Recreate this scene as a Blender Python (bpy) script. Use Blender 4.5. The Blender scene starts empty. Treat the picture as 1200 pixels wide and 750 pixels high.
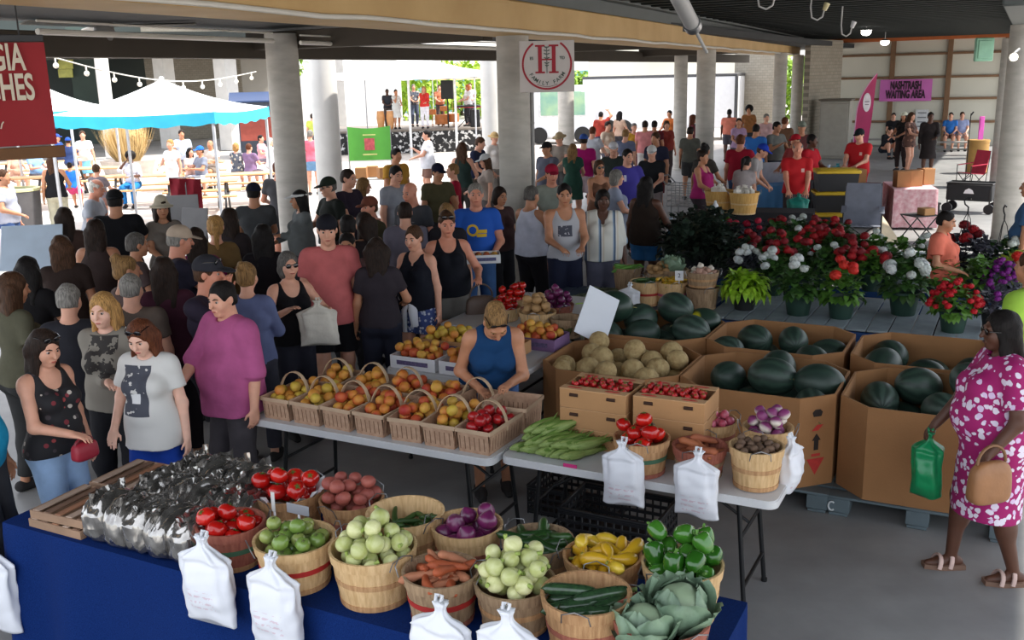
import bpy, bmesh, math, random, os
import numpy as np
from mathutils import Vector, Matrix, Quaternion
RND = random.Random(7)
PI = math.pi
C = bpy.context.scene.collection
R_ = math.radians

# ------------------------------------------------------------------ camera model (1200x750 frame)
F_, CAMH, HZ, ROLL = 1150., 2.9, 91., R_(1.4)
PITCH = math.atan((375 - HZ) / F_)

def ray(px, py):
    u = (px - 600) / F_; v = -(py - 375) / F_
    c, s = math.cos(ROLL), math.sin(ROLL)
    x = u * c + v * s; z = -u * s + v * c
    cp, sp = math.cos(PITCH), math.sin(PITCH)
    return (x, cp + z * sp, z * cp - sp)

def P(px, py, z=0.):
    """point of the horizontal plane at height z seen at this pixel of the frame"""
    d = ray(px, py); t = (z - CAMH) / d[2]
    return Vector((d[0] * t, d[1] * t, z))

def PD(px, py, dist):
    """point seen at this pixel at the ground distance dist"""
    d = ray(px, py); t = dist / math.hypot(d[0], d[1])
    return Vector((d[0] * t, d[1] * t, CAMH + d[2] * t))

GA = R_(-27.5)                     # the stall rows run this way across the hall
E1 = Vector((math.cos(GA), math.sin(GA), 0)); E2 = Vector((-math.sin(GA), math.cos(GA), 0))

# ------------------------------------------------------------------ colours and materials
def lin(c):
    out = []
    for v in c[:3]:
        v = v / 255.
        out.append(v / 12.92 if v <= .04045 else ((v + .055) / 1.055) ** 2.4)
    return (*out, 1.)

_mats = {}
def M(rgb, rough=.6, var=.12, vs=6., bump=0., bs=40., metal=0., rgb2=None, spec=.5, trans=0., coat=0., emit=None, alpha=1., stretch=None, sss=0., det=4.):
    key = (tuple(rgb), rough, var, vs, bump, bs, metal, rgb2 and tuple(rgb2), spec, trans, coat, emit, alpha, stretch, sss, det)
    if key in _mats: return _mats[key]
    m = bpy.data.materials.new('m%d' % len(_mats)); m.use_nodes = True
    nt = m.node_tree; N = nt.nodes; L = nt.links
    b = N['Principled BSDF']
    b.inputs['Roughness'].default_value = rough; b.inputs['Metallic'].default_value = metal
    b.inputs['Specular IOR Level'].default_value = spec
    b.inputs['Transmission Weight'].default_value = trans
    b.inputs['Coat Weight'].default_value = coat
    b.inputs['Alpha'].default_value = alpha
    if sss:
        b.inputs['Subsurface Weight'].default_value = sss; b.inputs['Subsurface Radius'].default_value = (.02, .008, .004)
        b.inputs['Subsurface Scale'].default_value = .5
    c1 = lin(rgb)
    if emit:
        b.inputs['Emission Color'].default_value = c1; b.inputs['Emission Strength'].default_value = emit
    tc = N.new('ShaderNodeTexCoord'); src = tc.outputs['Object']
    if stretch:
        mp = N.new('ShaderNodeMapping'); mp.inputs['Scale'].default_value = stretch; L.new(src, mp.inputs[0]); src = mp.outputs[0]
    if var or rgb2:
        n = N.new('ShaderNodeTexNoise'); n.inputs['Scale'].default_value = vs; n.inputs['Detail'].default_value = det; L.new(src, n.inputs['Vector'])
        r = N.new('ShaderNodeValToRGB'); e = r.color_ramp.elements
        e[0].position, e[1].position = .33, .67
        if rgb2: e[0].color, e[1].color = c1, lin(rgb2)
        else:
            e[0].color = tuple(v * (1 - var) for v in c1[:3]) + (1,); e[1].color = tuple(min(1, v * (1 + var)) for v in c1[:3]) + (1,)
        L.new(n.outputs['Fac'], r.inputs[0]); L.new(r.outputs[0], b.inputs['Base Color'])
    else: b.inputs['Base Color'].default_value = c1
    if bump:
        n2 = N.new('ShaderNodeTexNoise'); n2.inputs['Scale'].default_value = bs; n2.inputs['Detail'].default_value = 3; L.new(src, n2.inputs['Vector'])
        bp = N.new('ShaderNodeBump'); bp.inputs['Strength'].default_value = bump; bp.inputs['Distance'].default_value = .01
        L.new(n2.outputs['Fac'], bp.inputs['Height']); L.new(bp.outputs[0], b.inputs['Normal'])
    _mats[key] = m
    return m

def MN(key, build):
    """a one-off node material: build(nodes, links, bsdf, texcoord)"""
    if key in _mats: return _mats[key]
    m = bpy.data.materials.new(key); m.use_nodes = True; nt = m.node_tree
    tc = nt.nodes.new('ShaderNodeTexCoord')
    build(nt.nodes, nt.links, nt.nodes['Principled BSDF'], tc); _mats[key] = m
    return m

def ramp(N, stops, interp='LINEAR'):
    r = N.new('ShaderNodeValToRGB'); r.color_ramp.interpolation = interp; e = r.color_ramp.elements
    while len(e) < len(stops): e.new(.5)
    for el, (p, c) in zip(e, stops): el.position = p; el.color = lin(c)
    return r

def math_(N, L, op, a, b=None):
    n = N.new('ShaderNodeMath'); n.operation = op
    for i, v in enumerate((a, b)):
        if v is None: continue
        if isinstance(v, (int, float)): n.inputs[i].default_value = v
        else: L.new(v, n.inputs[i])
    return n.outputs[0]

def mix_(N, L, fac, a, b):
    n = N.new('ShaderNodeMix'); n.data_type = 'RGBA'
    for s, v in ((n.inputs['Factor'], fac), (n.inputs['A'], a), (n.inputs['B'], b)):
        if isinstance(v, (tuple, list)): s.default_value = lin(v)
        elif isinstance(v, (int, float)): s.default_value = v
        else: L.new(v, s)
    return n.outputs['Result']

# ------------------------------------------------------------------ mesh building
def mk(name, V, Fc, mats, smooth=True, sharp=40, mi=None):
    me = bpy.data.meshes.new(name)
    V = np.asarray(V, np.float32)
    if isinstance(Fc, np.ndarray) and Fc.ndim == 2:
        n, k = Fc.shape
        me.vertices.add(len(V)); me.vertices.foreach_set('co', V.ravel())
        me.loops.add(n * k); me.loops.foreach_set('vertex_index', Fc.astype(np.int32).ravel())
        me.polygons.add(n); me.polygons.foreach_set('loop_start', np.arange(0, n * k, k, dtype=np.int32))
        me.update(calc_edges=True)
    else:
        me.from_pydata(V.tolist(), [], [list(map(int, f)) for f in Fc])
    for m in (mats if isinstance(mats, (list, tuple)) else [mats]): me.materials.append(m)
    if mi is not None: me.polygons.foreach_set('material_index', np.asarray(mi, np.int32))
    if smooth:
        me.polygons.foreach_set('use_smooth', np.ones(len(me.polygons), bool))
        if sharp < 180: me.set_sharp_from_angle(angle=R_(sharp))
    return me

class MB:
    """collects shapes into ONE mesh"""
    def __init__(s): s.v = []; s.f = []; s.mi = []; s.cur = 0
    def add(s, V, Fs):
        b = len(s.v); s.v.extend([tuple(p) for p in V]); s.f.extend([tuple(b + i for i in f) for f in Fs]); s.mi.extend([s.cur] * len(Fs)); return s
    def box(s, c, d, rot=None, bev=.004):
        hx, hy, hz = d[0] / 2, d[1] / 2, d[2] / 2; e = min(bev, .45 * min(hx, hy, hz) * 2)
        h = (hx, hy, hz); V = []; idx = {}
        for sx in (-1, 1):
            for sy in (-1, 1):
                for sz in (-1, 1):
                    for a in range(3):
                        q = [sx * (hx - e), sy * (hy - e), sz * (hz - e)]; q[a] = (sx, sy, sz)[a] * h[a]
                        idx[(sx, sy, sz, a)] = len(V); V.append(Vector(q))
        Fs = []
        for a in range(3):
            o = [i for i in range(3) if i != a]
            for sg in (-1, 1):
                f = []
                for (p, q) in ((-1, -1), (1, -1), (1, 1), (-1, 1)):
                    k = [0, 0, 0]; k[a] = sg; k[o[0]] = p; k[o[1]] = q; f.append(idx[(*k, a)])
                Fs.append(f)
            for p in (-1, 1):
                for q in (-1, 1):
                    k0 = [0, 0, 0]; k1 = [0, 0, 0]; k0[a] = -1; k1[a] = 1
                    k0[o[0]] = k1[o[0]] = p; k0[o[1]] = k1[o[1]] = q
                    Fs.append([idx[(*k0, o[0])], idx[(*k1, o[0])], idx[(*k1, o[1])], idx[(*k0, o[1])]])
        for sx in (-1, 1):
            for sy in (-1, 1):
                for sz in (-1, 1): Fs.append([idx[(sx, sy, sz, a)] for a in range(3)])
        # orient outwards
        G = []
        for f in Fs:
            n = (V[f[1]] - V[f[0]]).cross(V[f[2]] - V[f[0]]); ce = sum((V[i] for i in f), Vector()) / len(f)
            G.append(f if n.dot(ce) > 0 else f[::-1])
        c = Vector(c)
        if rot is not None:
            R = rot if isinstance(rot, Matrix) else Matrix.Rotation(rot, 3, 'Z'); V = [R @ p for p in V]
        return s.add([p + c for p in V], G)
    def beam(s, a, b, w, h, bev=.004, up=(0, 0, 1)):
        a, b = Vector(a), Vector(b); d = (b - a); l = d.length; x = d.normalized(); u = Vector(up)
        if abs(x.dot(u)) > .98: u = Vector((0, 1, 0))
        y = u.cross(x).normalized(); z = x.cross(y)
        return s.box((a + b) / 2, (l, w, h), Matrix((x, y, z)).transposed(), bev)
    def lathe(s, prof, n=32, c=(0, 0, 0), cap=(False, False), rfun=None):
        V = []; Fs = []; m = len(prof)
        for i, (r, z) in enumerate(prof):
            for j in range(n):
                a = 2 * PI * j / n; rr = r * (rfun(j, i) if rfun else 1)
                V.append((c[0] + rr * math.cos(a), c[1] + rr * math.sin(a), c[2] + z))
        for i in range(m - 1):
            for j in range(n): k = (j + 1) % n; Fs.append((i * n + j, i * n + k, (i + 1) * n + k, (i + 1) * n + j))
        if cap[0]: Fs.append(tuple(range(n))[::-1])
        if cap[1]: Fs.append(tuple((m - 1) * n + j for j in range(n)))
        return s.add(V, Fs)
    def tube(s, pts, r, n=8, closed=False, flat=1.):
        pts = [Vector(p) for p in pts]; m = len(pts)
        rs = list(r) if isinstance(r, (list, tuple)) else [r] * m
        V = []; Fs = []; nrm = None
        for i, p in enumerate(pts):
            if closed: t = pts[(i + 1) % m] - pts[i - 1]
            else: t = pts[min(i + 1, m - 1)] - pts[max(i - 1, 0)]
            t = t.normalized() if t.length > 1e-9 else Vector((0, 0, 1))
            if nrm is None:
                nrm = Vector((0, 0, 1)) if abs(t.z) < .9 else Vector((1, 0, 0))
            nrm = (nrm - t * nrm.dot(t)).normalized(); bn = t.cross(nrm)
            for j in range(n):
                a = 2 * PI * j / n; V.append(p + (nrm * math.cos(a) * flat + bn * math.sin(a)) * rs[i])
        for i in range(m if closed else m - 1):
            for j in range(n):
                k = (j + 1) % n; i2 = (i + 1) % m; Fs.append((i * n + j, i * n + k, i2 * n + k, i2 * n + j))
        if not closed: Fs.append(tuple(range(n))[::-1]); Fs.append(tuple((m - 1) * n + j for j in range(n)))
        return s.add(V, Fs)
    def ball(s, c, r, n=16, m=10, fn=None):
        if isinstance(r, (int, float)): r = (r, r, r)
        V = []; Fs = []
        for i in range(m + 1):
            th = PI * i / m
            for j in range(n):
                a = 2 * PI * j / n; d = Vector((math.sin(th) * math.cos(a), math.sin(th) * math.sin(a), math.cos(th)))
                q = fn(d) if fn else d
                V.append((c[0] + r[0] * q[0], c[1] + r[1] * q[1], c[2] + r[2] * q[2]))
        for i in range(m):
            for j in range(n): k = (j + 1) % n; Fs.append((i * n + j, (i + 1) * n + j, (i + 1) * n + k, i * n + k))
        return s.add(V, Fs)
    def prism(s, poly, z0, z1, caps=True):
        n = len(poly); V = [(x, y, z0) for x, y in poly] + [(x, y, z1) for x, y in poly]
        Fs = [(i, (i + 1) % n, n + (i + 1) % n, n + i) for i in range(n)]
        if caps: Fs += [tuple(range(n))[::-1], tuple(range(n, 2 * n))]
        return s.add(V, Fs)
    def xf(s, M4):
        s.v = [tuple(M4 @ Vector(p)) for p in s.v]; return s
    def mesh(s, name, mats, smooth=True, sharp=40):
        return mk(name, s.v, s.f, mats, smooth, sharp, s.mi)
    def build(s, name, mats, parent=None, loc=(0, 0, 0), rz=0., smooth=True, sharp=40):
        return ob(name, s.mesh(name, mats, smooth, sharp), parent, loc, rz)

def ob(name, me, parent=None, loc=(0, 0, 0), rz=0., rot=None):
    o = bpy.data.objects.new(name, me); C.objects.link(o)
    o.location = loc
    o.rotation_euler = rot if rot is not None else (0, 0, rz)
    if parent is not None: o.parent = parent
    return o

def tag(o, label, cat, group=None, kind=None):
    if label: o['label'] = label
    if cat: o['category'] = cat
    if group: o['group'] = group
    if kind: o['kind'] = kind
    return o

def thing(name, label, cat, loc=(0, 0, 0), rz=0., group=None):
    return tag(ob(name, None, None, loc, rz), label, cat, group)

def struct(o):
    o['kind'] = 'structure'; return o

def dup(root, loc, rz=None, label=None, group=None, rot=None):
    """a copy of a thing with copies of its parts and sub-parts"""
    r = root.copy(); C.objects.link(r); r.location = loc
    if rot is not None: r.rotation_euler = rot
    elif rz is not None: r.rotation_euler = (0, 0, rz)
    if label: r['label'] = label
    if group: r['group'] = group
    for ch in root.children:
        c = ch.copy(); C.objects.link(c); c.parent = r
        for g in ch.children:
            d = g.copy(); C.objects.link(d); d.parent = c
    return r

_txt = []
def text(parent, body, size, loc, rot, mat, ext=.004, bold=0., align='CENTER', name='lettering', sx=1.):
    """lettering: laid out as a font curve, turned into plain meshes by bake_text()"""
    cu = bpy.data.curves.new(name, 'FONT'); cu.body = body; cu.size = size; cu.extrude = ext; cu.offset = bold
    cu.align_x = align; cu.align_y = 'CENTER'; cu.materials.append(mat)
    o = bpy.data.objects.new('t', cu); C.objects.link(o); e = ob(name, None, parent, loc, rot=rot); e.scale = (sx, 1, 1); _txt.append((o, e)); return e
def bake_text():
    dg = bpy.context.evaluated_depsgraph_get()
    for o, e in _txt:
        me = bpy.data.meshes.new_from_object(o.evaluated_get(dg)); n = ob(e.name, me, e.parent, e.location, rot=e.rotation_euler); n.scale = e.scale
        bpy.data.objects.remove(e); bpy.data.objects.remove(o); n.name = 'lettering'
# ------------------------------------------------------------------ implicit surfaces -> one continuous mesh
class Field:
    def __init__(s, lo, hi, h):
        s.lo = np.array(lo, np.float32); s.h = h
        n = np.ceil((np.array(hi) - s.lo) / h).astype(int) + 1
        s.ax = [(s.lo[i] + h * np.arange(n[i])).astype(np.float32) for i in range(3)]
        s.D = np.full(n, 1., np.float32)
    def _sl(s, lo, hi):
        out = []
        for i in range(3):
            a = int(max(0, math.floor((lo[i] - s.lo[i]) / s.h))); b = int(min(len(s.ax[i]), math.ceil((hi[i] - s.lo[i]) / s.h) + 1))
            if b <= a: return None
            out.append(slice(a, b))
        return tuple(out)
    def _xyz(s, sl):
        return s.ax[0][sl[0]][:, None, None], s.ax[1][sl[1]][None, :, None], s.ax[2][sl[2]][None, None, :]
    def _mix(s, sl, d, k, sub):
        A = s.D[sl]
        if sub:
            hh = np.clip(.5 - .5 * (A + d) / k, 0, 1); s.D[sl] = A * (1 - hh) - d * hh + k * hh * (1 - hh)
        else:
            hh = np.clip(.5 + .5 * (A - d) / k, 0, 1); s.D[sl] = A * (1 - hh) + d * hh - k * hh * (1 - hh)
    def cap(s, a, b, ra, rb=None, k=.02, flat=None, sub=False, cuts=()):
        rb = ra if rb is None else rb
        a = np.array(a, np.float32); b = np.array(b, np.float32); R = max(ra, rb) * (max(1, flat[1]) if flat else 1) + k + 3 * s.h
        sl = s._sl(np.minimum(a, b) - R, np.maximum(a, b) + R)
        if sl is None: return s
        X, Y, Z = s._xyz(sl); ab = b - a; l2 = float(ab @ ab)
        px, py, pz = X - a[0], Y - a[1], Z - a[2]
        t = np.clip((px * ab[0] + py * ab[1] + pz * ab[2]) / l2, 0, 1) if l2 > 1e-12 else np.zeros(s.D[sl].shape, np.float32)
        qx, qy, qz = px - t * ab[0], py - t * ab[1], pz - t * ab[2]
        q2 = qx * qx + qy * qy + qz * qz
        if flat:
            w = np.array(flat[0], np.float32); qw = qx * w[0] + qy * w[1] + qz * w[2]
            q2 = q2 + qw * qw * (1 / flat[1] ** 2 - 1)
        d = np.sqrt(np.maximum(q2, 0)) - (ra + t * (rb - ra))
        if flat and flat[1] < 1: d = d * (.5 + .5 * flat[1])
        for (cp, cd) in cuts:
            d = np.maximum(d, (X - cp[0]) * cd[0] + (Y - cp[1]) * cd[1] + (Z - cp[2]) * cd[2])
        s._mix(sl, d, k, sub); return s
    def ell(s, c, r, R=None, k=.02, sub=False, cuts=()):
        c = np.array(c, np.float32); r = np.array(r if not isinstance(r, (int, float)) else (r, r, r), np.float32)
        B = float(r.max()) + k + 3 * s.h; sl = s._sl(c - B, c + B)
        if sl is None: return s
        X, Y, Z = s._xyz(sl); x, y, z = X - c[0], Y - c[1], Z - c[2]
        if R is not None:
            R = np.array(R, np.float32); x, y, z = (x * R[0, 0] + y * R[1, 0] + z * R[2, 0], x * R[0, 1] + y * R[1, 1] + z * R[2, 1], x * R[0, 2] + y * R[1, 2] + z * R[2, 2])
        k0 = np.sqrt((x / r[0]) ** 2 + (y / r[1]) ** 2 + (z / r[2]) ** 2); k1 = np.sqrt((x / r[0] ** 2) ** 2 + (y / r[1] ** 2) ** 2 + (z / r[2] ** 2) ** 2)
        d = k0 * (k0 - 1) / np.maximum(k1, 1e-6)
        for (cp, cd) in cuts:
            d = np.maximum(d, (X - cp[0]) * cd[0] + (Y - cp[1]) * cd[1] + (Z - cp[2]) * cd[2])
        s._mix(sl, d, k, sub); return s
    def cut(s, p, d):
        X, Y, Z = s._xyz((slice(None),) * 3)
        s.D = np.maximum(s.D, (X - p[0]) * d[0] + (Y - p[1]) * d[1] + (Z - p[2]) * d[2]); return s
    def wobble(s, amp, f, ph=0.):
        X, Y, Z = s._xyz((slice(None),) * 3)
        s.D = s.D + amp * (np.sin(f * X + 2.1 * np.sin(f * .7 * Z + ph)) * np.sin(f * .9 * Y + ph) + .6 * np.sin(f * .6 * Z + 3 * X * f * .3 + ph)).astype(np.float32); return s
    def nets(s):
        D = s.D; D[0] = D[-1] = 1; D[:, 0] = D[:, -1] = 1; D[:, :, 0] = D[:, :, -1] = 1
        S = D < 0
        n = np.array(D.shape) - 1
        cnt = np.zeros(n, np.int8)
        for i in (0, 1):
            for j in (0, 1):
                for k in (0, 1): cnt += S[i:n[0] + i, j:n[1] + j, k:n[2] + k]
        cells = np.argwhere((cnt > 0) & (cnt < 8))
        if len(cells) == 0: return np.zeros((0, 3)), np.zeros((0, 4), int)
        idx = np.full(n, -1, np.int32); idx[tuple(cells.T)] = np.arange(len(cells))
        acc = np.zeros((len(cells), 3), np.float32); num = np.zeros(len(cells), np.float32)
        corners = [(i, j, k) for i in (0, 1) for j in (0, 1) for k in (0, 1)]
        val = {c: D[cells[:, 0] + c[0], cells[:, 1] + c[1], cells[:, 2] + c[2]] for c in corners}
        for a in range(3):
            for c in corners:
                if c[a]: continue
                e = list(c); e[a] = 1; e = tuple(e)
                va, vb = val[c], val[e]; m = (va < 0) != (vb < 0)
                t = np.where(m, va / np.where(m, va - vb, 1), 0)
                p = np.zeros((len(cells), 3), np.float32); p[:] = c; p[:, a] = t
                acc += p * m[:, None]; num += m
        V = s.lo + (cells + acc / num[:, None]) * s.h
        Q = []
        for a in range(3):
            b, c = (a + 1) % 3, (a + 2) % 3
            sl0 = [slice(1, -1)] * 3; sl1 = [slice(1, -1)] * 3; sl0[a] = slice(0, -1); sl1[a] = slice(1, None)
            s0, s1 = S[tuple(sl0)], S[tuple(sl1)]
            for (m, fl) in ((s0 & ~s1, False), (~s0 & s1, True)):
                g = np.argwhere(m)
                if not len(g): continue
                g[:, b] += 1; g[:, c] += 1
                def at(db, dc):
                    q = g.copy(); q[:, b] -= db; q[:, c] -= dc; return idx[tuple(q.T)]
                f = np.stack([at(1, 1), at(0, 1), at(0, 0), at(1, 0)], 1)
                Q.append(f[:, ::-1] if fl else f)
        Q = np.concatenate(Q); Q = Q[(Q >= 0).all(1)]
        # two gentle smoothing passes
        for _ in range(2):
            A = np.zeros_like(V); W = np.zeros(len(V), np.float32)
            for i in range(4):
                p, q = Q[:, i], Q[:, (i + 1) % 4]
                np.add.at(A, p, V[q]); np.add.at(W, p, 1)
            V = V * .55 + .45 * A / np.maximum(W, 1)[:, None]
        return V, Q
    def mesh(s, name, mat):
        V, Q = s.nets(); return mk(name, V, Q, mat, True, 180)

def v3(*a): return np.array(a, np.float32)
def rotm(ax, ang):
    c, s_ = math.cos(ang), math.sin(ang)
    return {'x': np.array([[1, 0, 0], [0, c, -s_], [0, s_, c]]), 'y': np.array([[c, 0, s_], [0, 1, 0], [-s_, 0, c]]), 'z': np.array([[c, -s_, 0], [s_, c, 0], [0, 0, 1]])}[ax].astype(np.float32)
def nz(v): return v / max(1e-9, float(np.linalg.norm(v)))
def ik(a, c, l1, l2, pole):
    d = c - a; L = float(np.linalg.norm(d)); m = (l1 + l2) * .995
    if L > m: c = a + d / L * m; d = c - a; L = m
    x = d / L; u = (l1 * l1 - l2 * l2 + L * L) / (2 * L); hh = math.sqrt(max(0., l1 * l1 - u * u))
    pole = np.array(pole, np.float32); p = pole - x * float(pole @ x)
    return a + x * u + nz(p) * hh, c

SK = {'light': (214, 158, 132), 'pale': (226, 178, 156), 'tan': (188, 132, 100), 'brown': (140, 92, 66), 'dark': (88, 56, 42), 'red': (205, 138, 112)}
HC = {'black': (24, 20, 19), 'dark': (40, 28, 22), 'brown': (72, 48, 32), 'auburn': (92, 50, 30), 'blond': (176, 134, 80), 'dirty': (132, 100, 62), 'grey': (128, 124, 118), 'white': (205, 200, 190), 'salt': (92, 88, 84)}
def skin_mat(t): return M(SK[t], .5, .08, 14, .08, 120, spec=.4, sss=.06)
def hair_mat(c):
    r = HC[c] if isinstance(c, str) else c
    return M(tuple(v * .7 for v in r), .62, 0, 40, .4, 60, spec=.18, rgb2=tuple(min(255, v * 1.15 + 2) for v in r), stretch=(3, 3, .35))
def cloth(rgb, rough=.85, var=.1): return M(rgb, rough, var, 9, .35, 26, spec=.2)

ARM = {'down': (.235, .03, .86), 'bent': (.20, .27, 1.06), 'hold': (.11, .33, 1.08), 'phone': (.10, .27, 1.27), 'face': (.07, .17, 1.50), 'hip': (.24, .06, 1.02), 'fwd': (.2, .42, 1.15), 'cross': (-.10, .24, 1.16),
       'lap': (.12, .32, .66), 'table': (.16, .36, .80), 'up': (.2, .25, 1.75), 'bag': (.25, .05, .84), 'walk': (.25, .16, .88), 'back': (.26, -.12, .88), 'mic': (.04, .15, 1.43)}

_stood = []; SPACE = True
def person(px, py, H, yaw, label, top=None, bot=None, hair=('short', 'brown'), skin='light', sex='m', fat=0., arms=('down', 'down'),
           lean=0., head=(0., 0.), hat=None, glasses=None, sit=False, shoes=(50, 48, 48), q=None, feet=None, dist=None, loc=None, name='person',
           bare=False, seat=.45, group=None, wbag=None, extra=None, z0=0., twist=0., headz=None, feetw=None, nopants=False):
    """one figure. px,py: pixel of the crown; the crown's height and the pixel give where it stands. yaw 0 faces the camera, 90 the photo's right."""
    s = H / 1.75; fem = sex == 'f'
    seatdrop = (.92 * s - (seat + .085)) if sit else 0.
    crown = H - seatdrop - (0 if not lean else (1 - math.cos(R_(lean))) * .8 * s) + z0
    loc_given = loc
    if loc is None: loc = P(px, py, headz if headz else crown) if dist is None else PD(px, py, dist)
    loc = Vector((loc[0], loc[1], z0)); D = math.hypot(loc.x, loc.y)
    if lean:      # the crown leads the feet
        th = R_(yaw) + math.atan2(-loc.x, loc.y); off = math.sin(R_(lean)) * .78 * s
        loc -= Vector((math.sin(th), -math.cos(th), 0)) * off; D = math.hypot(loc.x, loc.y)
    if feetw is None and loc_given is None and SPACE:      # nobody stands inside a neighbour: step along the line of sight
        dv = Vector((loc.x, loc.y, 0)).normalized(); gap = .36 + .16 * fat
        for st in (0, .1, -.1, .2, -.2, .3, -.3, .4, -.4, .5, -.5, .65, -.65, .8, -.8, 1., -1.):
            t = loc + dv * st
            if all(math.hypot(t.x - o[0], t.y - o[1]) > (gap + o[2]) * .55 for o in _stood): loc = t; break
    _stood.append((loc.x, loc.y, .36 + .16 * fat)); D = math.hypot(loc.x, loc.y)
    rz = PI + R_(yaw) + math.atan2(-loc.x, loc.y)
    if q is None: q = .0065 if D < 7.3 else .0085 if D < 10 else .011 if D < 14 else .014 if D < 20 else .018
    if QUICK: q = max(q * 1.5, .012)
    root = thing(name, label, 'person', loc, rz, group)
    zoff = -seatdrop
    if feetw is not None:
        feet = [tuple((Matrix.Rotation(-rz, 3, 'Z') @ (Vector((f[0], f[1], 0)) - loc)) / s) for f in feetw]; feet = [(f[0], f[1], 0) for f in feet]
    # ---- skeleton in body space
    Rl = rotm('x', -R_(lean)); Rt = rotm('z', R_(twist)); hp = v3(0, 0, .95 * s + zoff)
    def T(x, y, z): return hp + Rl @ (Rt @ (v3(x * s, y * s, z * s + zoff) - hp))      # torso point
    def B(x, y, z): return v3(x * s, y * s, z * s + zoff)
    Rtor = Rl @ Rt
    shw = (.150 if fem else .175) + .02 * fat
    sh = [T(-shw, -.01, 1.405), T(shw, -.01, 1.405)]
    wr = []; el = []
    for i, a in enumerate(arms):       # arms[0] is at -x (the figure's left)
        sg = -1 if i == 0 else 1
        if isinstance(a, str):
            t = ARM[a]; wpt = T(sg * t[0] * (1.0 + .25 * fat), t[1] + .12 * fat * (t[1] > .1), t[2] * 1.0) if not sit or a in ('face', 'phone', 'up', 'mic', 'hold', 'fwd', 'cross') else v3(sg * t[0] * s, t[1] * s, (t[2] if a in ('lap', 'table') else .62) * s)
        elif a[0] == 'w': q_ = Matrix.Rotation(-rz, 3, 'Z') @ (Vector(a[1]) - loc); wpt = v3(*q_)
        else: wpt = v3(*a)
        pole = (sg * .5, -.6, -.6) if not (isinstance(a, str) and a == 'down') else (sg * .4, -1, 0)
        e, w = ik(sh[i], wpt, .295 * s, .25 * s, Rtor @ v3(*pole)); el.append(e); wr.append(w)
    hipw = .088
    hips = [B(-hipw, 0, .92), B(hipw, 0, .92)]
    kn = []; an = []
    for i in (0, 1):
        sg = -1 if i == 0 else 1
        if feet is not None: a = v3(feet[i][0] * s, feet[i][1] * s, .085 * s + (feet[i][2] if len(feet[i]) > 2 else 0))
        elif sit: a = v3(sg * .11 * s, .40 * s, .085 * s)
        else: a = v3(sg * .105 * s, (.03 if i else -.04) * s, .085 * s)
        k_, a = ik(hips[i], a, .425 * s, .42 * s, (sg * .12, 1, .15)); kn.append(k_); an.append(a)
    # ---- head frame
    Rh = Rl @ rotm('z', R_(head[0])) @ rotm('x', -R_(head[1]))
    nb = T(0, -.012, 1.47); hc = nb + Rl @ v3(0, .008 * s, .052 * s) + Rh @ v3(0, .018 * s, .098 * s)
    def Hd(x, y, z): return hc + Rh @ v3(x * s, y * s, z * s)
    pts = np.array(sh + el + wr + hips + kn + an + [hc, hp]); lo = pts.min(0) - .24 * s; hi = pts.max(0) + .24 * s; lo[2] = max(lo[2], -.02)
    ytor = Rtor @ v3(0, 1, 0); f_ = fat

    def torso(Fd, o, k=.045, low=True, shoulders=True):
        cr = .104 if fem else .122
        Fd.cap(T(-.06, 0, 1.27), T(.06, 0, 1.27), cr * s + .03 * f_ + o, k=k, flat=(ytor, .88))
        Fd.cap(T(-.05, .005, 1.08), T(.05, .005, 1.08), (.084 if fem else .1) * s + .055 * f_ + o, k=k, flat=(ytor, .9))
        Fd.cap(T(0, -.005, .98), T(0, -.012, 1.36), .1 * s + .02 * f_ + o, k=k, flat=(ytor, .85))
        if shoulders:
            w_ = (.118 if fem else .14)
            Fd.cap(T(-w_, -.015, 1.405), T(w_, -.015, 1.405), .056 * s + o * .8, k=k)
        else: Fd.cap(T(-.075, -.015, 1.40), T(.075, -.015, 1.40), .05 * s + o * .9, k=k)
        if fem:
            for g in (-1, 1): Fd.ell(T(g * .072, .088 + .03 * f_, 1.265), ((.062 + .02 * f_) * s + o,) * 3, k=.03)
        if f_ > 0: Fd.ell(T(0, .06 + .03 * f_, 1.08), ((.13 + .05 * f_) * s + o, (.09 + .07 * f_) * s + o, (.13 + .03 * f_) * s + o), Rtor, k=.05)
        if low: pelvis(Fd, o, k)
    def pelvis(Fd, o, k=.045):
        Fd.cap(B(-.062, 0, .955), B(.062, 0, .955), (.116 if fem else .11) * s + .035 * f_ + o, k=k, flat=((0, 1, 0), .88))
        for g in (-1, 1): Fd.ell(B(g * .065, -.055, .91), (.092 * s + .02 * f_ + o,) * 3, k=k)
    th_r = (.094 if fem else .088) * s + .025 * f_; kr = .056 * s + .01 * f_
    def leg(Fd, i, o, part='all', cutk=None, k=.04, flare=0.):
        a, b, c = hips[i], kn[i], an[i]
        cu = ((a + (b - a) * cutk, nz(b - a)),) if cutk is not None and part == 'thigh' else ()
        Fd.cap(a, b, th_r + o, kr + o + flare, k=k, cuts=cu)
        if part == 'all':
            cu = ((b + (c - b) * cutk, nz(c - b)),) if cutk is not None else ()
            Fd.cap(b, c, kr + o + flare * .5, .036 * s + o + flare, k=k, cuts=cu)
            m = b + (c - b) * .3 + v3(0, -.018 * s, 0); Fd.ell(m, (.05 * s + o + .01 * f_, .05 * s + o + .01 * f_, .10 * s), k=.03, cuts=cu)
    ar = ((.042 if fem else .05) * s + .014 * f_, (.036 if fem else .041) * s + .01 * f_, .026 * s + .004 * f_)
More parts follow.
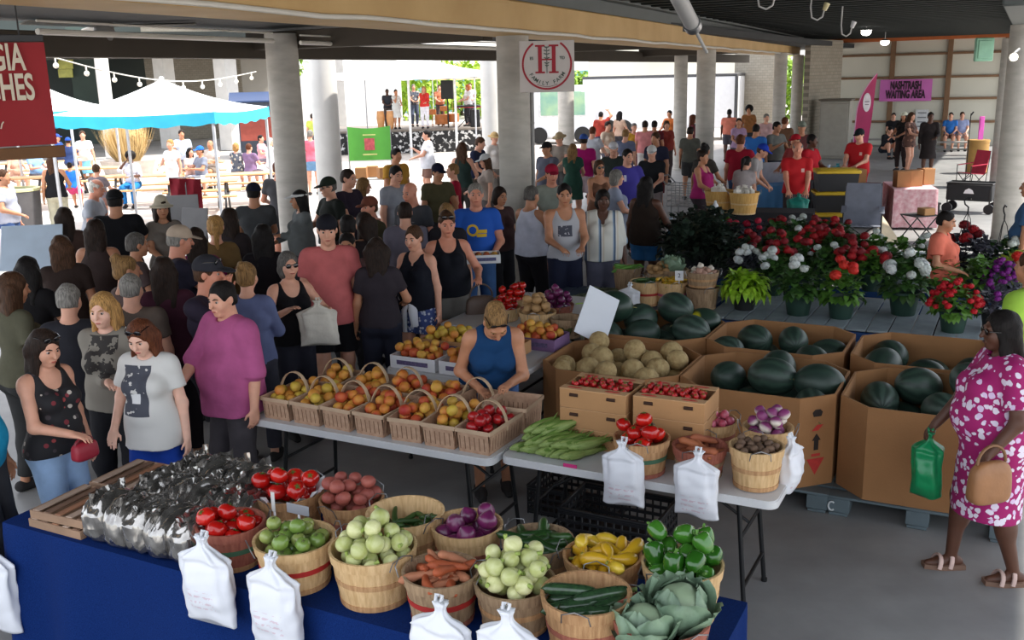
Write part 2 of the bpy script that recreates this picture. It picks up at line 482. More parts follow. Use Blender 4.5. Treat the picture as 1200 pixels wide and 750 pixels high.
    def arm(Fd, i, o, upto=None, k=.025):
        a, b, c = sh[i], el[i], wr[i]
        if upto is not None and upto <= 1:
            cu = ((a + (b - a) * upto, nz(b - a)),)
            Fd.cap(a, b, ar[0] + o * .7, ar[1] + o * 1.5, k=k, cuts=cu); Fd.ell(a + (b - a) * .1, ar[0] * 1.06 + o * .6, k=k, cuts=cu); return
        Fd.ell(a + (b - a) * .1, ar[0] * 1.08 + o * .7, k=k); Fd.cap(a, b, ar[0] + o, ar[1] + o, k=k)
        cu = ((b + (c - b) * (upto - 1), nz(c - b)),) if upto is not None else ()
        Fd.cap(b, c, ar[1] + o, ar[2] + o, k=k, cuts=cu)
    # ---- the body, one surface
    Fd = Field(lo, hi, q)
    torso(Fd, 0.)
    for i in (0, 1):
        leg(Fd, i, 0.); arm(Fd, i, 0.)
        fa = an[i]; foot = v3(0, 1, 0)
        if sit or feet is None or True:
            Fd.cap(fa + v3(0, -.045 * s, -.05 * s), fa + v3(0, .07 * s, -.055 * s), .034 * s, .034 * s, k=.03); Fd.cap(fa + v3(0, .06 * s, -.058 * s), fa + v3(0, .145 * s, -.064 * s), .036 * s, .024 * s, k=.02)
    Fd.cap(T(0, -.02, 1.43), Hd(0, -.02, -.05), (.054 if fem else .062) * s + .008 * f_, (.048 if fem else .056) * s + .006 * f_, k=.04)
    Fd.ell(Hd(0, -.012, .032), v3(.073, .092, .086) * s, Rh, k=.02)
    Fd.ell(Hd(0, .024, -.03), v3(.058 + .008 * f_, .068, .084) * s, Rh, k=.03)
    Fd.ell(Hd(0, .066, -.092), v3(.024 + .01 * f_, .022, .02) * s, Rh, k=.025)
    for g in (-1, 1):
        Fd.ell(Hd(g * .036, .056, -.028), v3(.03, .03, .034) * s, Rh, k=.02)
        Fd.ell(Hd(g * .076, -.008, -.002), v3(.011, .021, .032) * s, Rh, k=.008)
    if q <= .0115:
        Fd.cap(Hd(-.036, .084, .03), Hd(.036, .084, .03), .009 * s, k=.015)
        for g in (-1, 1): Fd.ell(Hd(g * .032, .104, .006), v3(.019, .02, .013) * s, Rh, k=.012, sub=True)
        Fd.cap(Hd(-.017, .089, -.062), Hd(.017, .089, -.062), .009 * s, k=.01)
    Fd.cap(Hd(0, .09, .018), Hd(0, .112, -.022), .008 * s, .0145 * s, k=.012)
    # hands with five fingers
    palms = []
    for i in (0, 1):
        sg = -1 if i == 0 else 1
        d = nz(wr[i] - el[i]); 
        side = nz(np.cross(d, v3(0, 0, 1))) if abs(d[2]) < .85 else v3(0, 1, 0)
        if abs(d[2]) >= .85: nrm = v3(-sg, 0, 0); side = nz(v3(0, 1, 0) - d * d[1])            # hanging: palm to the thigh, thumb forward
        else:
            nrm = v3(0, 0, -1) - d * float(-d[2]); nrm = nz(nrm); side = nz(v3(-sg, 0, 0) - d * float(-sg * d[0]))
            side = nz(side - nrm * float(side @ nrm))
        w = wr[i]; hs = s * (1 if not fem else .93)
        pc = w + d * .075 * hs
        Fd.cap(w + d * .005 * hs, w + d * .03 * hs, .026 * hs, .03 * hs, k=.015, flat=(nrm, .6))
        Fd.cap(w + d * .035 * hs - side * .016 * hs, w + d * .075 * hs - side * .02 * hs, .026 * hs, .022 * hs, k=.012, flat=(nrm, .6))
        Fd.cap(w + d * .035 * hs + side * .014 * hs, w + d * .078 * hs + side * .018 * hs, .026 * hs, .022 * hs, k=.012, flat=(nrm, .6))
        fr = max(.0086 * hs, q * .72); curl = .55
        for j, (off, ln) in enumerate(((.030, .070), (.0105, .078), (-.010, .073), (-.030, .057))):
            sp = max(1., q / .0085)
            b0 = w + d * (.082 - .004 * abs(j - 1.2)) * hs + side * off * sp * hs
            d1 = nz(d + nrm * curl * .55); d2 = nz(d + nrm * curl * 1.9)
            m = b0 + d1 * ln * .5 * hs; e_ = m + d2 * ln * .5 * hs
            Fd.cap(b0 - d * .01 * hs, m, fr * 1.06, fr, k=.004); Fd.cap(m, e_, fr, fr * .85, k=.004)
        t0 = w + d * .028 * hs + side * .024 * hs; t1 = t0 + nz(side * .9 + d * .7 + nrm * .35) * .036 * hs; t2 = t1 + nz(d * .95 + side * .2 + nrm * .4) * .034 * hs
        Fd.cap(t0, t1, fr * 1.35, fr * 1.1, k=.008); Fd.cap(t1, t2, fr * 1.1, fr * .9, k=.004)
        palms.append(w + d * .085 * hs + nrm * .02 * hs)
    body = ob('body', Fd.mesh('body', skin_mat(skin)), root)
    # ---- clothing
    def garment(nm, fn, mat, wob=.004, z=None):
        G = Field(lo, hi, q); fn(G)
        if wob: G.wobble(wob * s, 19. / s, RND.uniform(0, 6))
        return ob(nm, G.mesh(nm, mat), root)
    def cm(c): return c if isinstance(c, bpy.types.Material) else cloth(c)
    if top:
        kind, col = top[0], top[1]; opt = top[2] if len(top) > 2 else {}
        o = opt.get('o', .013); hem = opt.get('hem', .90 if kind != 'dress' else .5); slv = {'tee': .62, 'long': 1.9, 'elbow': 1.12, 'tank': None, 'dress': opt.get('slv', .5), 'strap': None, 'vest': None}[kind]
        def fn(G):
            torso(G, o, .05, True, shoulders=slv is not None)
            if kind == 'dress' or hem < .85:
                z1 = hem - .04; rr = opt.get('flare', .22) * s
                G.cap(B(0, 0, .98), B(0, .01, z1), .15 * s + .04 * f_ + o, rr + .03 * f_, k=.05, flat=((0, 1, 0), .85))
            elif not sit:
                G.cap(B(-.05, .0, .97), B(.05, .0, .88), .12 * s + .04 * f_ + o, k=.05, flat=((0, 1, 0), .9))
            if f_ > .3 and hem >= .8: G.cap(T(-.05, .02, 1.1), B(.04, .02, .90), .12 * s + .06 * f_ + o, k=.06)
            if slv is not None:
                for i in (0, 1): arm(G, i, o * .8 + opt.get('loose', .004), slv, k=.022)
            nk = opt.get('neck', 'crew' if kind != 'tank' and kind != 'strap' else 'wide')
            if nk == 'crew': G.cap(T(0, -.02, 1.475), T(0, .045, 1.535), .066 * s, .075 * s, k=.012, sub=True)
            elif nk == 'v': G.cap(T(0, -.02, 1.48), T(0, .10, 1.44), .068 * s, .06 * s, k=.012, sub=True); G.ell(T(0, .135, 1.37), .05 * s, k=.02, sub=True)
            elif nk == 'wide': G.cap(T(0, -.035, 1.485), T(0, .10, 1.42), .082 * s, .08 * s, k=.012, sub=True)
            if kind == 'strap': G.cap(T(-.06, .06, 1.46), T(.06, .06, 1.46), .09 * s, k=.012, sub=True)
            if not sit or hem > .85: 
                hz = B(0, 0, hem); G.cut(hz, (0, 0, -1))
        garment({'tee': 'tee_shirt', 'long': 'long_sleeve_shirt', 'elbow': 'loose_shirt', 'tank': 'tank_top', 'dress': 'dress', 'strap': 'strappy_top', 'vest': 'vest'}[kind], fn, cm(col), opt.get('wob', .004))
    if bot:
        kind, col = bot[0], bot[1]; o = .010
        def fn(G):
            pelvis(G, o)
            G.cap(B(-.05, .005, 1.0), B(.05, .005, 1.0), (.095 if fem else .1) * s + .045 * f_ + o, k=.05, flat=((0, 1, 0), .9))
            if kind == 'skirt':
                G.cap(B(0, 0, .95), B(0, .01, .5), .14 * s, .21 * s, k=.05, flat=((0, 1, 0), .85), cuts=((B(0, 0, .55), (0, 0, -1)),))
            for i in (0, 1):
                if kind == 'shorts': leg(G, i, o + .006, 'thigh', .82 if not fem else .62, flare=.022)
                elif kind == 'shortshorts': leg(G, i, o + .004, 'thigh', .45, flare=.02)
                elif kind == 'pants': leg(G, i, o, 'all', .93, flare=.012)
                elif kind == 'capri': leg(G, i, o, 'all', .6, flare=.012)
            hh_ = top[2].get('hem', .90) if top and len(top) > 2 else .90
            G.cut(T(0, 0, min(1.035, hh_ + .035)) if not sit else T(0, 0, 1.0), Rl @ v3(0, 0, 1))
        garment({'skirt': 'skirt', 'shorts': 'shorts', 'shortshorts': 'shorts', 'pants': 'trousers', 'capri': 'trousers'}[kind], fn, cm(col), .002)
    if shoes:
        for i in (0, 1):
            fa = an[i]; G = Field(fa - .2 * s, fa + .24 * s, min(q, .009))
            G.cap(fa + v3(0, -.045 * s, -.042 * s), fa + v3(0, .06 * s, -.048 * s), .045 * s, .044 * s, k=.02); G.cap(fa + v3(0, .05 * s, -.05 * s), fa + v3(0, .15 * s, -.054 * s), .046 * s, .034 * s, k=.02)
            zb = fa[2] - .083 * s; G.cut((0, 0, zb), (0, 0, -1)); G.cut(fa + v3(0, 0, .012 * s), (0, 0, 1))
            ob('shoe', G.mesh('shoe', cloth(shoes)), root)
    # ---- hair
    st, hcol = hair; hm = hair_mat(hcol)
    if st != 'bald':
        hq = min(q, .011)
        G = Field(hc - .42 * s, hc + .22 * s, hq)
        low = Rh @ v3(0, 0, -1)
        if st in ('short', 'fade', 'balding', 'bun', 'pony', 'updo'):
            cz = -.035 if st in ('short',) else -.05
            G.ell(Hd(0, -.016, .036), v3(.083, .101, .094) * s, Rh, k=.01); G.ell(Hd(0, -.03, -.02), v3(.078, .082, .07) * s, Rh, k=.02, cuts=((Hd(0, 0, cz - .02), low),))
            G.ell(Hd(0, .092, -.025), v3(.075, .068, .098) * s, Rh, k=.012, sub=True)
            for g in (-1, 1): G.ell(Hd(g * .08, .012, -.03), v3(.02, .04, .05) * s, Rh, k=.01, sub=True)
            if st == 'balding': G.ell(Hd(0, .02, .11), v3(.085, .11, .075) * s, Rh, k=.012, sub=True)
            if st == 'bun': G.ell(Hd(0, -.085, .10), .046 * s, k=.012)
            if st == 'updo': G.ell(Hd(0, -.075, .075), v3(.06, .055, .06) * s, Rh, k=.02)
            if st == 'pony':
                p0, p1, p2 = Hd(0, -.10, .05), Hd(0, -.155, .0), Hd(0, -.14, -.2)
                G.cap(p0, p1, .03 * s, .036 * s, k=.012); G.cap(p1, p2, .038 * s, .018 * s, k=.015)
        elif st == 'afro':
            G.ell(Hd(0, -.03, .045), v3(.135, .14, .13) * s, Rh, k=.01); G.ell(Hd(0, .12, -.03), v3(.072, .08, .1) * s, Rh, k=.012, sub=True)
        elif st in ('bob', 'long', 'longer', 'curly'):
            G.ell(Hd(0, -.016, .036), v3(.086, .104, .096) * s, Rh, k=.01)
            G.ell(Hd(0, -.035, -.045), v3(.094, .078, .098) * s, Rh, k=.03)
            if st != 'bob':
                ln = {'long': -.24, 'longer': -.34, 'curly': -.2}[st]; w_ = .062 if st != 'curly' else .085
                for g in (-1, 0, 1): G.cap(Hd(g * .05, -.055, -.02), T(g * .055, -.085 - .02 * f_, 1.60 + ln), w_ * s, .03 * s, k=.025, flat=(Rtor @ v3(0, 1, 0), .75))
                for g in (-1, 1): G.cap(Hd(g * .066, -.012, -.02), T(g * .088, .0 + .02 * f_, 1.60 + ln * .75), .042 * s, .034 * s, k=.03, flat=(Rtor @ v3(1, 0, 0), .6))
            G.ell(Hd(0, .10, -.035), v3(.064, .076, .105) * s, Rh, k=.012, sub=True)
            G.ell(Hd(0, .05, -.14), v3(.05, .06, .07) * s, Rh, k=.01, sub=True)
        G.wobble(.0028, 70, 1.)
        ob('hair', G.mesh('hair', hm), root)
    if hat:
        kind, col = hat; G = Field(hc - .26 * s, hc + .26 * s, min(q, .01)); up = Rh @ v3(0, 0, 1); low = -up
        if kind in ('cap', 'backcap'):
            G.ell(Hd(0, -.012, .045), v3(.09, .109, .094) * s, Rh, k=.005, cuts=((Hd(0, 0, .028), low),))
            by = .125 if kind == 'cap' else -.14
            G.ell(Hd(0, by, .036), v3(.068, .072, .011) * s, Rh @ rotm('x', R_(-8 if kind == 'cap' else 10)), k=.012)
        elif kind == 'sunhat':
            G.ell(Hd(0, -.012, .055), v3(.09, .106, .092) * s, Rh, k=.01, cuts=((Hd(0, 0, .03), low),)); G.ell(Hd(0, -.01, .035), v3(.165, .185, .014) * s, Rh @ rotm('x', R_(-6)), k=.02)
        elif kind == 'bucket':
            G.cap(Hd(0, -.012, .05), Hd(0, -.012, .1), .1 * s, .075 * s, k=.01, cuts=((Hd(0, 0, .035), low),)); G.ell(Hd(0, -.01, .03), v3(.145, .155, .022) * s, Rh, k=.02)
        elif kind == 'visor':
            G.ell(Hd(0, -.012, .05), v3(.09, .109, .06) * s, Rh, k=.005, cuts=((Hd(0, 0, .04), low), (Hd(0, 0, .075), up))); G.ell(Hd(0, .125, .04), v3(.068, .075, .011) * s, Rh @ rotm('x', R_(-8)), k=.012)
        ob({'cap': 'cap', 'backcap': 'cap', 'sunhat': 'sun_hat', 'bucket': 'bucket_hat', 'visor': 'visor'}[kind], G.mesh('hat', cm(col)), root)
    facing = abs(((yaw + head[0] * -1 + 180) % 360) - 180) < 115
    if glasses:
        dy, dz = (.095, .008) if glasses != 'up' else (.072, .088)
        b = MB(); col = (22, 20, 22) if glasses != 'blue' else (30, 60, 190)
        for g in (-1, 1):
            b.ball((0, 0, 0), (.026 * s, .006 * s, .02 * s), 12, 8); 
            n_ = 12 * 9; R = Matrix(Rh.tolist()) 
            for t in range(len(b.v) - n_, len(b.v)): b.v[t] = tuple(Vector(Hd(g * .033, dy, dz)) + R @ Vector(b.v[t]))
            b.tube([Hd(g * .058, dy - .01, dz + .006), Hd(g * .077, .03 if glasses != 'up' else .0, dz + .004), Hd(g * .08, -.01, dz)], .0035 * s, 6)
        b.tube([Hd(-.012, dy + .004, dz + .008), Hd(.012, dy + .004, dz + .008)], .004 * s, 6)
        b.build('sunglasses', M(col, .12, 0, spec=.8, metal=.3 if glasses == 'blue' else 0), root)
    if facing and D < 16 and not bare:
        if glasses in (None, 'up'):
            for g in (-1, 1):
                b = MB(); b.ball(Hd(g * .032, .0755, .007), .0118 * s, 12, 8); b.cur = 1; e = Hd(g * .032, .0755, .007); f2 = Rh @ v3(0, 1, 0)
                b.ball(e + f2 * .0062 * s, .0078 * s, 10, 6)
                b.build('eye', [M((168, 152, 142), .3, 0), M((34, 22, 17), .2, 0)], root)
                b = MB(); b.tube([Hd(g * .014, .094, .026), Hd(g * .034, .093, .034), Hd(g * .052, .080, .028)], [.003 * s, .0042 * s, .002 * s], 6); b.build('eyebrow', hm if st != 'bald' else hair_mat('grey'), root)
        sc_ = SK[skin]; b = MB(); b.tube([Hd(-.024, .088, -.06), Hd(-.01, .0975, -.0605), Hd(.01, .0975, -.0605), Hd(.024, .088, -.06)], [.002 * s, .0058 * s, .0058 * s, .002 * s], 8)
        b.build('mouth', M((sc_[0] * .8, sc_[1] * .55, sc_[2] * .55), .45, .05), root)
    Mw = Matrix.Translation(loc) @ Matrix.Rotation(rz, 4, 'Z')
    info = dict(root=root, palm=[Mw @ Vector(p) for p in palms], wrist=[Mw @ Vector(p) for p in wr], elbow=[Mw @ Vector(p) for p in el], sh=[Mw @ Vector(p) for p in sh], loc=loc, rz=rz, s=s, T=T, B=B, Hd=Hd, Mw=Mw, an=an, kn=kn, hips=hips, q=q, wr=wr, elb=el, D=D)
    return info
QUICK = bool(os.environ.get('QUICKSCENE'))
from mathutils import noise as NZ
def UV(u, v, z=0.): return Vector((E1.x * u + E2.x * v, E1.y * u + E2.y * v, z))
def uv(p): return (p.x * E1.x + p.y * E1.y, p.x * E2.x + p.y * E2.y)
def PV(px, py, v):
    """point of the upright plane across the hall at v seen at this pixel"""
    d = Vector(ray(px, py)); t = v / (d.x * E2.x + d.y * E2.y); return Vector((0, 0, CAMH)) + d * t

# ---------------- materials of goods
WOOD = M((196, 158, 108), .75, 0, 5, .4, 30, rgb2=(222, 188, 140), stretch=(14, 14, 1.2))
WOODD = M((168, 124, 84), .75, 0, 5, .4, 30, rgb2=(200, 158, 112), stretch=(14, 14, 1.2))
WOODG = M((138, 112, 86), .8, 0, 5, .4, 30, rgb2=(172, 144, 112), stretch=(14, 14, 1.2))
WOODR = M((150, 84, 70), .75, 0, 5, .4, 30, rgb2=(176, 108, 88), stretch=(14, 14, 1.2))
STEEL = M((150, 152, 155), .35, .05, metal=.9)
BLACKM = M((26, 27, 29), .45, .05, metal=.3)
CARD = M((176, 132, 88), .85, .07, 3, .15, 90)
CARDD = M((160, 114, 72), .85, .08, 3, .15, 90)
PAPER = M((226, 226, 228), .7, .03)
PLAST = M((216, 218, 222), .45, .04, 8)

def tub(base, rt, rb, h, label, mats=(WOOD, WOODD), stripe=None, group=None, handles=True, name='bushel_basket', rz=0.):
    """round stave basket: staves, hoops, bottom, wire handles"""
    root = thing(name, label, 'basket', base, rz, group)
    n = 96; st = 8
    def rf(j, i): k = j % st; return 1 + (.006 if k < st - 1 else -.012)
    b = MB(); prof = [(rb - .008, .012), (rt - .008, h - .002), (rt, h), (rb, .0)]
    b.lathe([(rb - .006, .012), ((rb + rt) / 2 - .004, h * .5), (rt - .006, h - .001), (rt + .001, h), ((rb + rt) / 2 + .003, h * .5), (rb + .001, .004)], n, rfun=rf)
    b.build('staves', mats[0], root)
    b = MB(); b.lathe([(.001, .014), (rb - .005, .014), (rb - .005, .006), (.001, .006)], 32); b.build('bottom_board', mats[1], root)
    def hoop(z0, z1, mat, nm, o=.006):
        b = MB(); r0 = rb + (rt - rb) * z0 / h; r1 = rb + (rt - rb) * z1 / h
        b.lathe([(r0 + o, z0), (r1 + o, z1), (r1 - .002, z1), (r0 - .002, z0), (r0 + o, z0)], 64); b.build(nm, mat, root, sharp=30)
    hoop(h - .042, h + .003, mats[0], 'rim_hoop', .009)
    hoop(h * .46, h * .46 + .024, stripe or mats[1], 'middle_hoop')
    hoop(.004, .028, mats[1], 'bottom_hoop')
    if handles:
        for sg in (-1, 1):
            b = MB(); a = [(sg * (rt + .014), -.055, h - .03), (sg * (rt + .03), -.05, h + .012), (sg * (rt + .034), 0, h + .03), (sg * (rt + .03), .05, h + .012), (sg * (rt + .014), .055, h - .03)]
            b.tube(a, .0028, 6); b.build('wire_handle', STEEL, root)
    return root

# ---------------- produce kinds: (mesh, [(part name, mesh)]) templates, each with a few shapes
def sph(fn, n=18, m=12): b = MB(); b.ball((0, 0, 0), 1, n, m, fn); return b
def kind_round(name, mats, r, squash=.92, lob=0., nl=5, dent=0., tip=0., seed=0, parts=()):
    out = []
    for mt in mats:
        for k in range(2):
            ph = RND.uniform(0, 6)
            def fn(d):
                a = math.atan2(d.y, d.x); t = math.sqrt(max(0, 1 - d.z * d.z))
                rr = 1 + lob * math.cos(nl * a + ph) * t + .03 * math.sin(2 * a + ph * 2) * t
                z = d.z * squash - dent * math.exp(-(t / .28) ** 2) * (1 if d.z > 0 else .5 * -1) + (tip * max(0, d.z) ** 14)
                return (d.x * rr, d.y * rr, z)
            b = MB(); b.ball((0, 0, 0), r, 18, 12, fn); me = b.mesh(name, mt, True, 180)
            out.append((name, me, [(pn, pm(r, squash)) for pn, pm in parts]))
    return out
def stem_part(rgb, l=.018, w=.004, star=0., bend=.3):
    def f(r, sq):
        b = MB(); z0 = r * sq * .86
        b.tube([(0, 0, z0), (l * bend * .4, 0, z0 + l * .6), (l * bend, 0, z0 + l)], [w * 1.3, w, w * 1.1], 6)
        if star:
            for k in range(5):
                a = k * 1.257; c, s = math.cos(a), math.sin(a); zz = r * sq * .93
                b.add([(0, 0, zz), (c * star * .5 - s * star * .22, s * star * .5 + c * star * .22, zz + .002), (c * star, s * star, zz - .003), (c * star * .5 + s * star * .22, s * star * .5 - c * star * .22, zz + .002)], [(0, 3, 2, 1)])
        return b.mesh('stem', M(rgb, .7, .1), True, 60)
    return f
def kind_long(name, mats, L, r, curve=.15, taper=.8, bump_=0., neck=None, parts=None, var=3, sides=12, flat=1.):
    out = []
    for mt in mats:
        for k in range(var):
            cv = curve * RND.uniform(.4, 1.3); pts = []; rs = []; n = 13
            for i in range(n):
                t = i / (n - 1); a = (t - .5) * 2
                pts.append((a * L / 2, cv * L * (1 - a * a) * .5, 0))
                pr = (max(0, 1 - abs(a) ** 4)) ** .5
                w = 1 - (1 - taper) * t
                if neck: w *= 1 - neck * (1 / (1 + math.exp(-(t - .55) * 12)))
                rs.append(max(.0012, r * pr * w * (1 + bump_ * NZ.noise(Vector((t * 5, k, .3))))))
            b = MB(); b.tube(pts, rs, sides, flat=flat); me = b.mesh(name, mt, True, 180); pp = []
            if parts:
                b = MB(); e = Vector(pts[-1]); d = (e - Vector(pts[-3])).normalized(); b.tube([e - d * .006, e + d * parts[1] * .5 + Vector((0, .002, 0)), e + d * parts[1]], [parts[2], parts[2] * .8, parts[2] * 1.1], 6); pp.append((parts[0], b.mesh(parts[0], M(parts[3], .7), True, 60)))
            out.append((name, me, pp))
    return out

def put(kinds, loc, rot, label, cat, group, scale=1.):
    nm, me, parts = RND.choice(kinds) if isinstance(kinds, list) else kinds
    o = ob(nm, me, None, loc, rot=rot); o.scale = (scale,) * 3 if isinstance(scale, (int, float)) else scale; tag(o, label, cat, group)
    for pn, pm in parts: ob(pn, pm, o)
    return o

def heap(n, r, sample, z0, dome=.35, pack=.93, seed=None, tries=26, zmax=None):
    placed = []
    for _ in range(n):
        best = None
        for _ in range(tries):
            x, y, e = sample(); z = z0 + r
            for (a, b, c) in placed:
                d2 = (x - a) ** 2 + (y - b) ** 2
                if d2 < (2 * r * pack) ** 2: z = max(z, c + math.sqrt((2 * r * pack) ** 2 - d2))
            s = z + dome * e * r
            if best is None or s < best[0]: best = (s, x, y, z)
        placed.append(best[1:])
    return placed
def disc(R):
    def f():
        a = RND.uniform(0, 2 * PI); q = math.sqrt(RND.random()); return R * q * math.cos(a), R * q * math.sin(a), q * 2
    return f
def rect(w, d):
    def f():
        x, y = RND.uniform(-w, w), RND.uniform(-d, d); return x, y, max(abs(x) / w if w else 0, abs(y) / d if d else 0)
    return f

def fill(base, R, z0, n, kinds, r, label, cat, group, long=False, dome=.5, pack=.93, spin=.6, pitch=.25, rz=0., yaw=None, sc=(.9, 1.1), sample=None):
    for (x, y, z) in heap(n, r, sample or disc(R), z0, dome, pack):
        a = RND.uniform(0, 2 * PI) if yaw is None else yaw + RND.uniform(-.35, .35)
        rot = (RND.uniform(-pitch, pitch), RND.uniform(-pitch, pitch), a) if long else ((RND.uniform(-spin, spin), RND.uniform(-spin, spin), a) if spin else (RND.uniform(-.15, .15), RND.uniform(-.15, .15), a))
        q = Matrix.Rotation(rz, 3, 'Z') @ Vector((x, y, 0))
        put(kinds, Vector(base) + q + Vector((0, 0, z)), rot, label, cat, group, RND.uniform(*sc))

TOM = kind_round('tomato', [M((196, 30, 22), .18, .08, 12, spec=.6, coat=.3), M((178, 22, 18), .2, .1, 12, coat=.3)], .045, .84, .05, 5, .1, parts=[('stem', stem_part((70, 110, 40), .008, .003, .02))])
ROMA = kind_round('plum_tomato', [M((190, 28, 24), .2, .1, 10, coat=.3)], .04, 1.2, .02, 3, .04)
GTOM = kind_round('green_tomato', [M((134, 152, 76), .25, .1, 14, rgb2=(160, 170, 96), coat=.2), M((116, 144, 66), .25, .1, 14, coat=.2)], .036, .9, .03, 5, .08, parts=[('stem', stem_part((90, 100, 50), .008, .003, .014))])
ONION = kind_round('pale_onion', [M((188, 192, 124), .4, .1, 10, rgb2=(222, 222, 170), stretch=(3, 3, .6)), M((200, 204, 150), .4, .1, 10, rgb2=(170, 178, 100), stretch=(3, 3, .6))], .038, .9, .01, 4, 0, .14, parts=[('stem', stem_part((150, 170, 84), .02, .008, 0, .7))])
PONION = kind_round('purple_onion', [M((84, 24, 66), .3, .1, 9, rgb2=(116, 40, 90), stretch=(3, 3, .5), coat=.2)], .045, .88, .01, 4, 0, .25, parts=[('root_tip', stem_part((150, 120, 90), .012, .004))])
REDPOT = kind_round('red_potato', [M((140, 66, 58), .6, .12, 14, .2, 60, rgb2=(168, 92, 78))], .036, .85, .06, 3, .02)
BRPOT = kind_round('brown_potato', [M((164, 128, 84), .65, .12, 12, .2, 60)], .038, .82, .07, 2, 0)
DKPOT = kind_round('brown_walnut_potato', [M((104, 80, 62), .7, .15, 16, .5, 50)], .022, .9, .08, 3, 0)
SHAL = kind_round('pink_radish', [M((176, 62, 92), .35, .1, 10, rgb2=(206, 110, 130), coat=.2)], .026, .95, .03, 3, 0, .2)
TURN = kind_round('purple_turnip', [MN('turnip', lambda N, L, b, tc: (lambda sx, r: (L.new(tc.outputs['Object'], sx.inputs[0]), L.new(math_(N, L, 'MULTIPLY_ADD', sx.outputs['Z'], 12.), r.inputs[0]), L.new(r.outputs[0], b.inputs['Base Color'])))(N.new('ShaderNodeSeparateXYZ'), ramp(N, [(.35, (226, 218, 206)), (.6, (128, 52, 104))])))], .034, .85, .02, 3, 0, .1)
PEACH = kind_round('peach', [M((206, 142, 52), .6, 0, 13, rgb2=(190, 76, 40), det=1), M((214, 172, 70), .6, 0, 13, rgb2=(206, 128, 56), det=1), M((196, 96, 46), .6, 0, 13, rgb2=(168, 44, 36), det=1)], .037, .94, .04, 1, .08)
YPEACH = kind_round('yellow_peach', [M((204, 176, 62), .6, 0, 13, rgb2=(188, 150, 60), det=1), M((214, 156, 62), .6, 0, 13, rgb2=(200, 120, 50), det=1)], .037, .94, .04, 1, .08)
APPLE = kind_round('red_plum', [M((150, 20, 30), .3, .12, 10, rgb2=(186, 36, 34), coat=.2)], .034, .95, .04, 1, .1)
STRAW = kind_round('strawberry', [M((178, 26, 28), .35, .1, 40, .3, 160)], .017, 1.15, .03, 3, 0, parts=[('leaf_cap', stem_part((70, 120, 40), .004, .0015, .012))])
GARLIC = kind_round('garlic_bulb', [M((216, 206, 190), .6, .08, 10), M((176, 138, 120), .6, .1, 10)], .032, .85, .06, 6, 0, .4)
CANTA = kind_round('cantaloupe', [M((196, 172, 122), .75, .1, 30, .6, 70, rgb2=(168, 140, 92))], .083, .96, .012, 8, 0, 0)
CUKE = kind_long('cucumber', [M((44, 78, 34), .3, .15, 12, .15, 40), M((36, 66, 30), .3, .15, 12, .15, 40)], .17, .022, .12, .95)
OKRA = kind_long('green_pepper_pod', [M((60, 92, 40), .45, .15, 12), M((48, 78, 34), .45, .15, 12)], .13, .016, .15, .6)
ZUKE = kind_long('zucchini', [M((34, 56, 36), .22, 0, 40, rgb2=(50, 80, 48), coat=.3)], .25, .029, .05, .92, parts=('stem', .02, .011, (110, 130, 70)))
SQUASH = kind_long('yellow_squash', [M((214, 176, 44), .3, .08, 8, rgb2=(226, 196, 74), coat=.2), M((204, 160, 34), .3, .08, 8, coat=.2)], .16, .031, .34, 1., neck=.55, parts=('stem', .014, .007, (150, 150, 60)))
SWEET = kind_long('sweet_potato', [M((176, 104, 66), .7, .15, 10, .4, 50), M((160, 90, 58), .7, .15, 10, .4, 50)], .19, .028, .16, .5, .25)
CARROT = kind_long('sweet_potato', [M((172, 84, 48), .65, .15, 10, .4, 50), M((178, 116, 84), .7, .15, 10, .4, 50)], .17, .024, .2, .5, .25)
def pepper(mt):
    out = []
    for k in range(3):
        ph = RND.uniform(0, 6)
        def fn(d):
            a = math.atan2(d.y, d.x); t = math.sqrt(max(0, 1 - d.z ** 2)); lb = 1 + .14 * abs(math.cos(1.75 * a + ph)) - .1
            z = (abs(d.z) ** .75) * (1 if d.z > 0 else -1) * 1.15 - (.22 * math.exp(-(t / .35) ** 2) if d.z > 0 else -.12 * math.exp(-(t / .3) ** 2)); tp = .88 + .14 * d.z
            return (d.x * lb * tp * 1.05, d.y * lb * tp * 1.05, z)
        b = MB(); b.ball((0, 0, 0), .043, 24, 14, fn); out.append(('green_pepper', b.mesh('green_pepper', mt, True, 180), [('stem', stem_part((96, 140, 60), .022, .006, .016, .6)(.043, .95))]))
    return out
PEPPER = pepper(M((40, 92, 24), .16, .12, 9, coat=.4)) + pepper(M((58, 112, 34), .16, .12, 9, coat=.4))
def melon_mat(st):
    def f(N, L, b, tc):
        w = N.new('ShaderNodeTexWave'); w.wave_type = 'BANDS'; w.bands_direction = 'X'; w.inputs['Scale'].default_value = 0
        n = N.new('ShaderNodeTexNoise'); n.inputs['Scale'].default_value = 9; n.inputs['Detail'].default_value = 5
        sx = N.new('ShaderNodeSeparateXYZ'); L.new(tc.outputs['Object'], sx.inputs[0])
        at = math_(N, L, 'ARCTAN2', sx.outputs['Y'], sx.outputs['Z'])
        ws = math_(N, L, 'SINE', math_(N, L, 'ADD', math_(N, L, 'MULTIPLY', at, 10.), math_(N, L, 'MULTIPLY', n.outputs['Fac'], 7.)))
        L.new(tc.outputs['Object'], n.inputs['Vector'])
        r = ramp(N, [(.1, (38, 56, 48)), (.9, st)]); L.new(math_(N, L, 'MULTIPLY_ADD', ws, .5), r.inputs[0]); L.new(r.outputs[0], b.inputs['Base Color'])
        b.inputs['Roughness'].default_value = .45
    return f
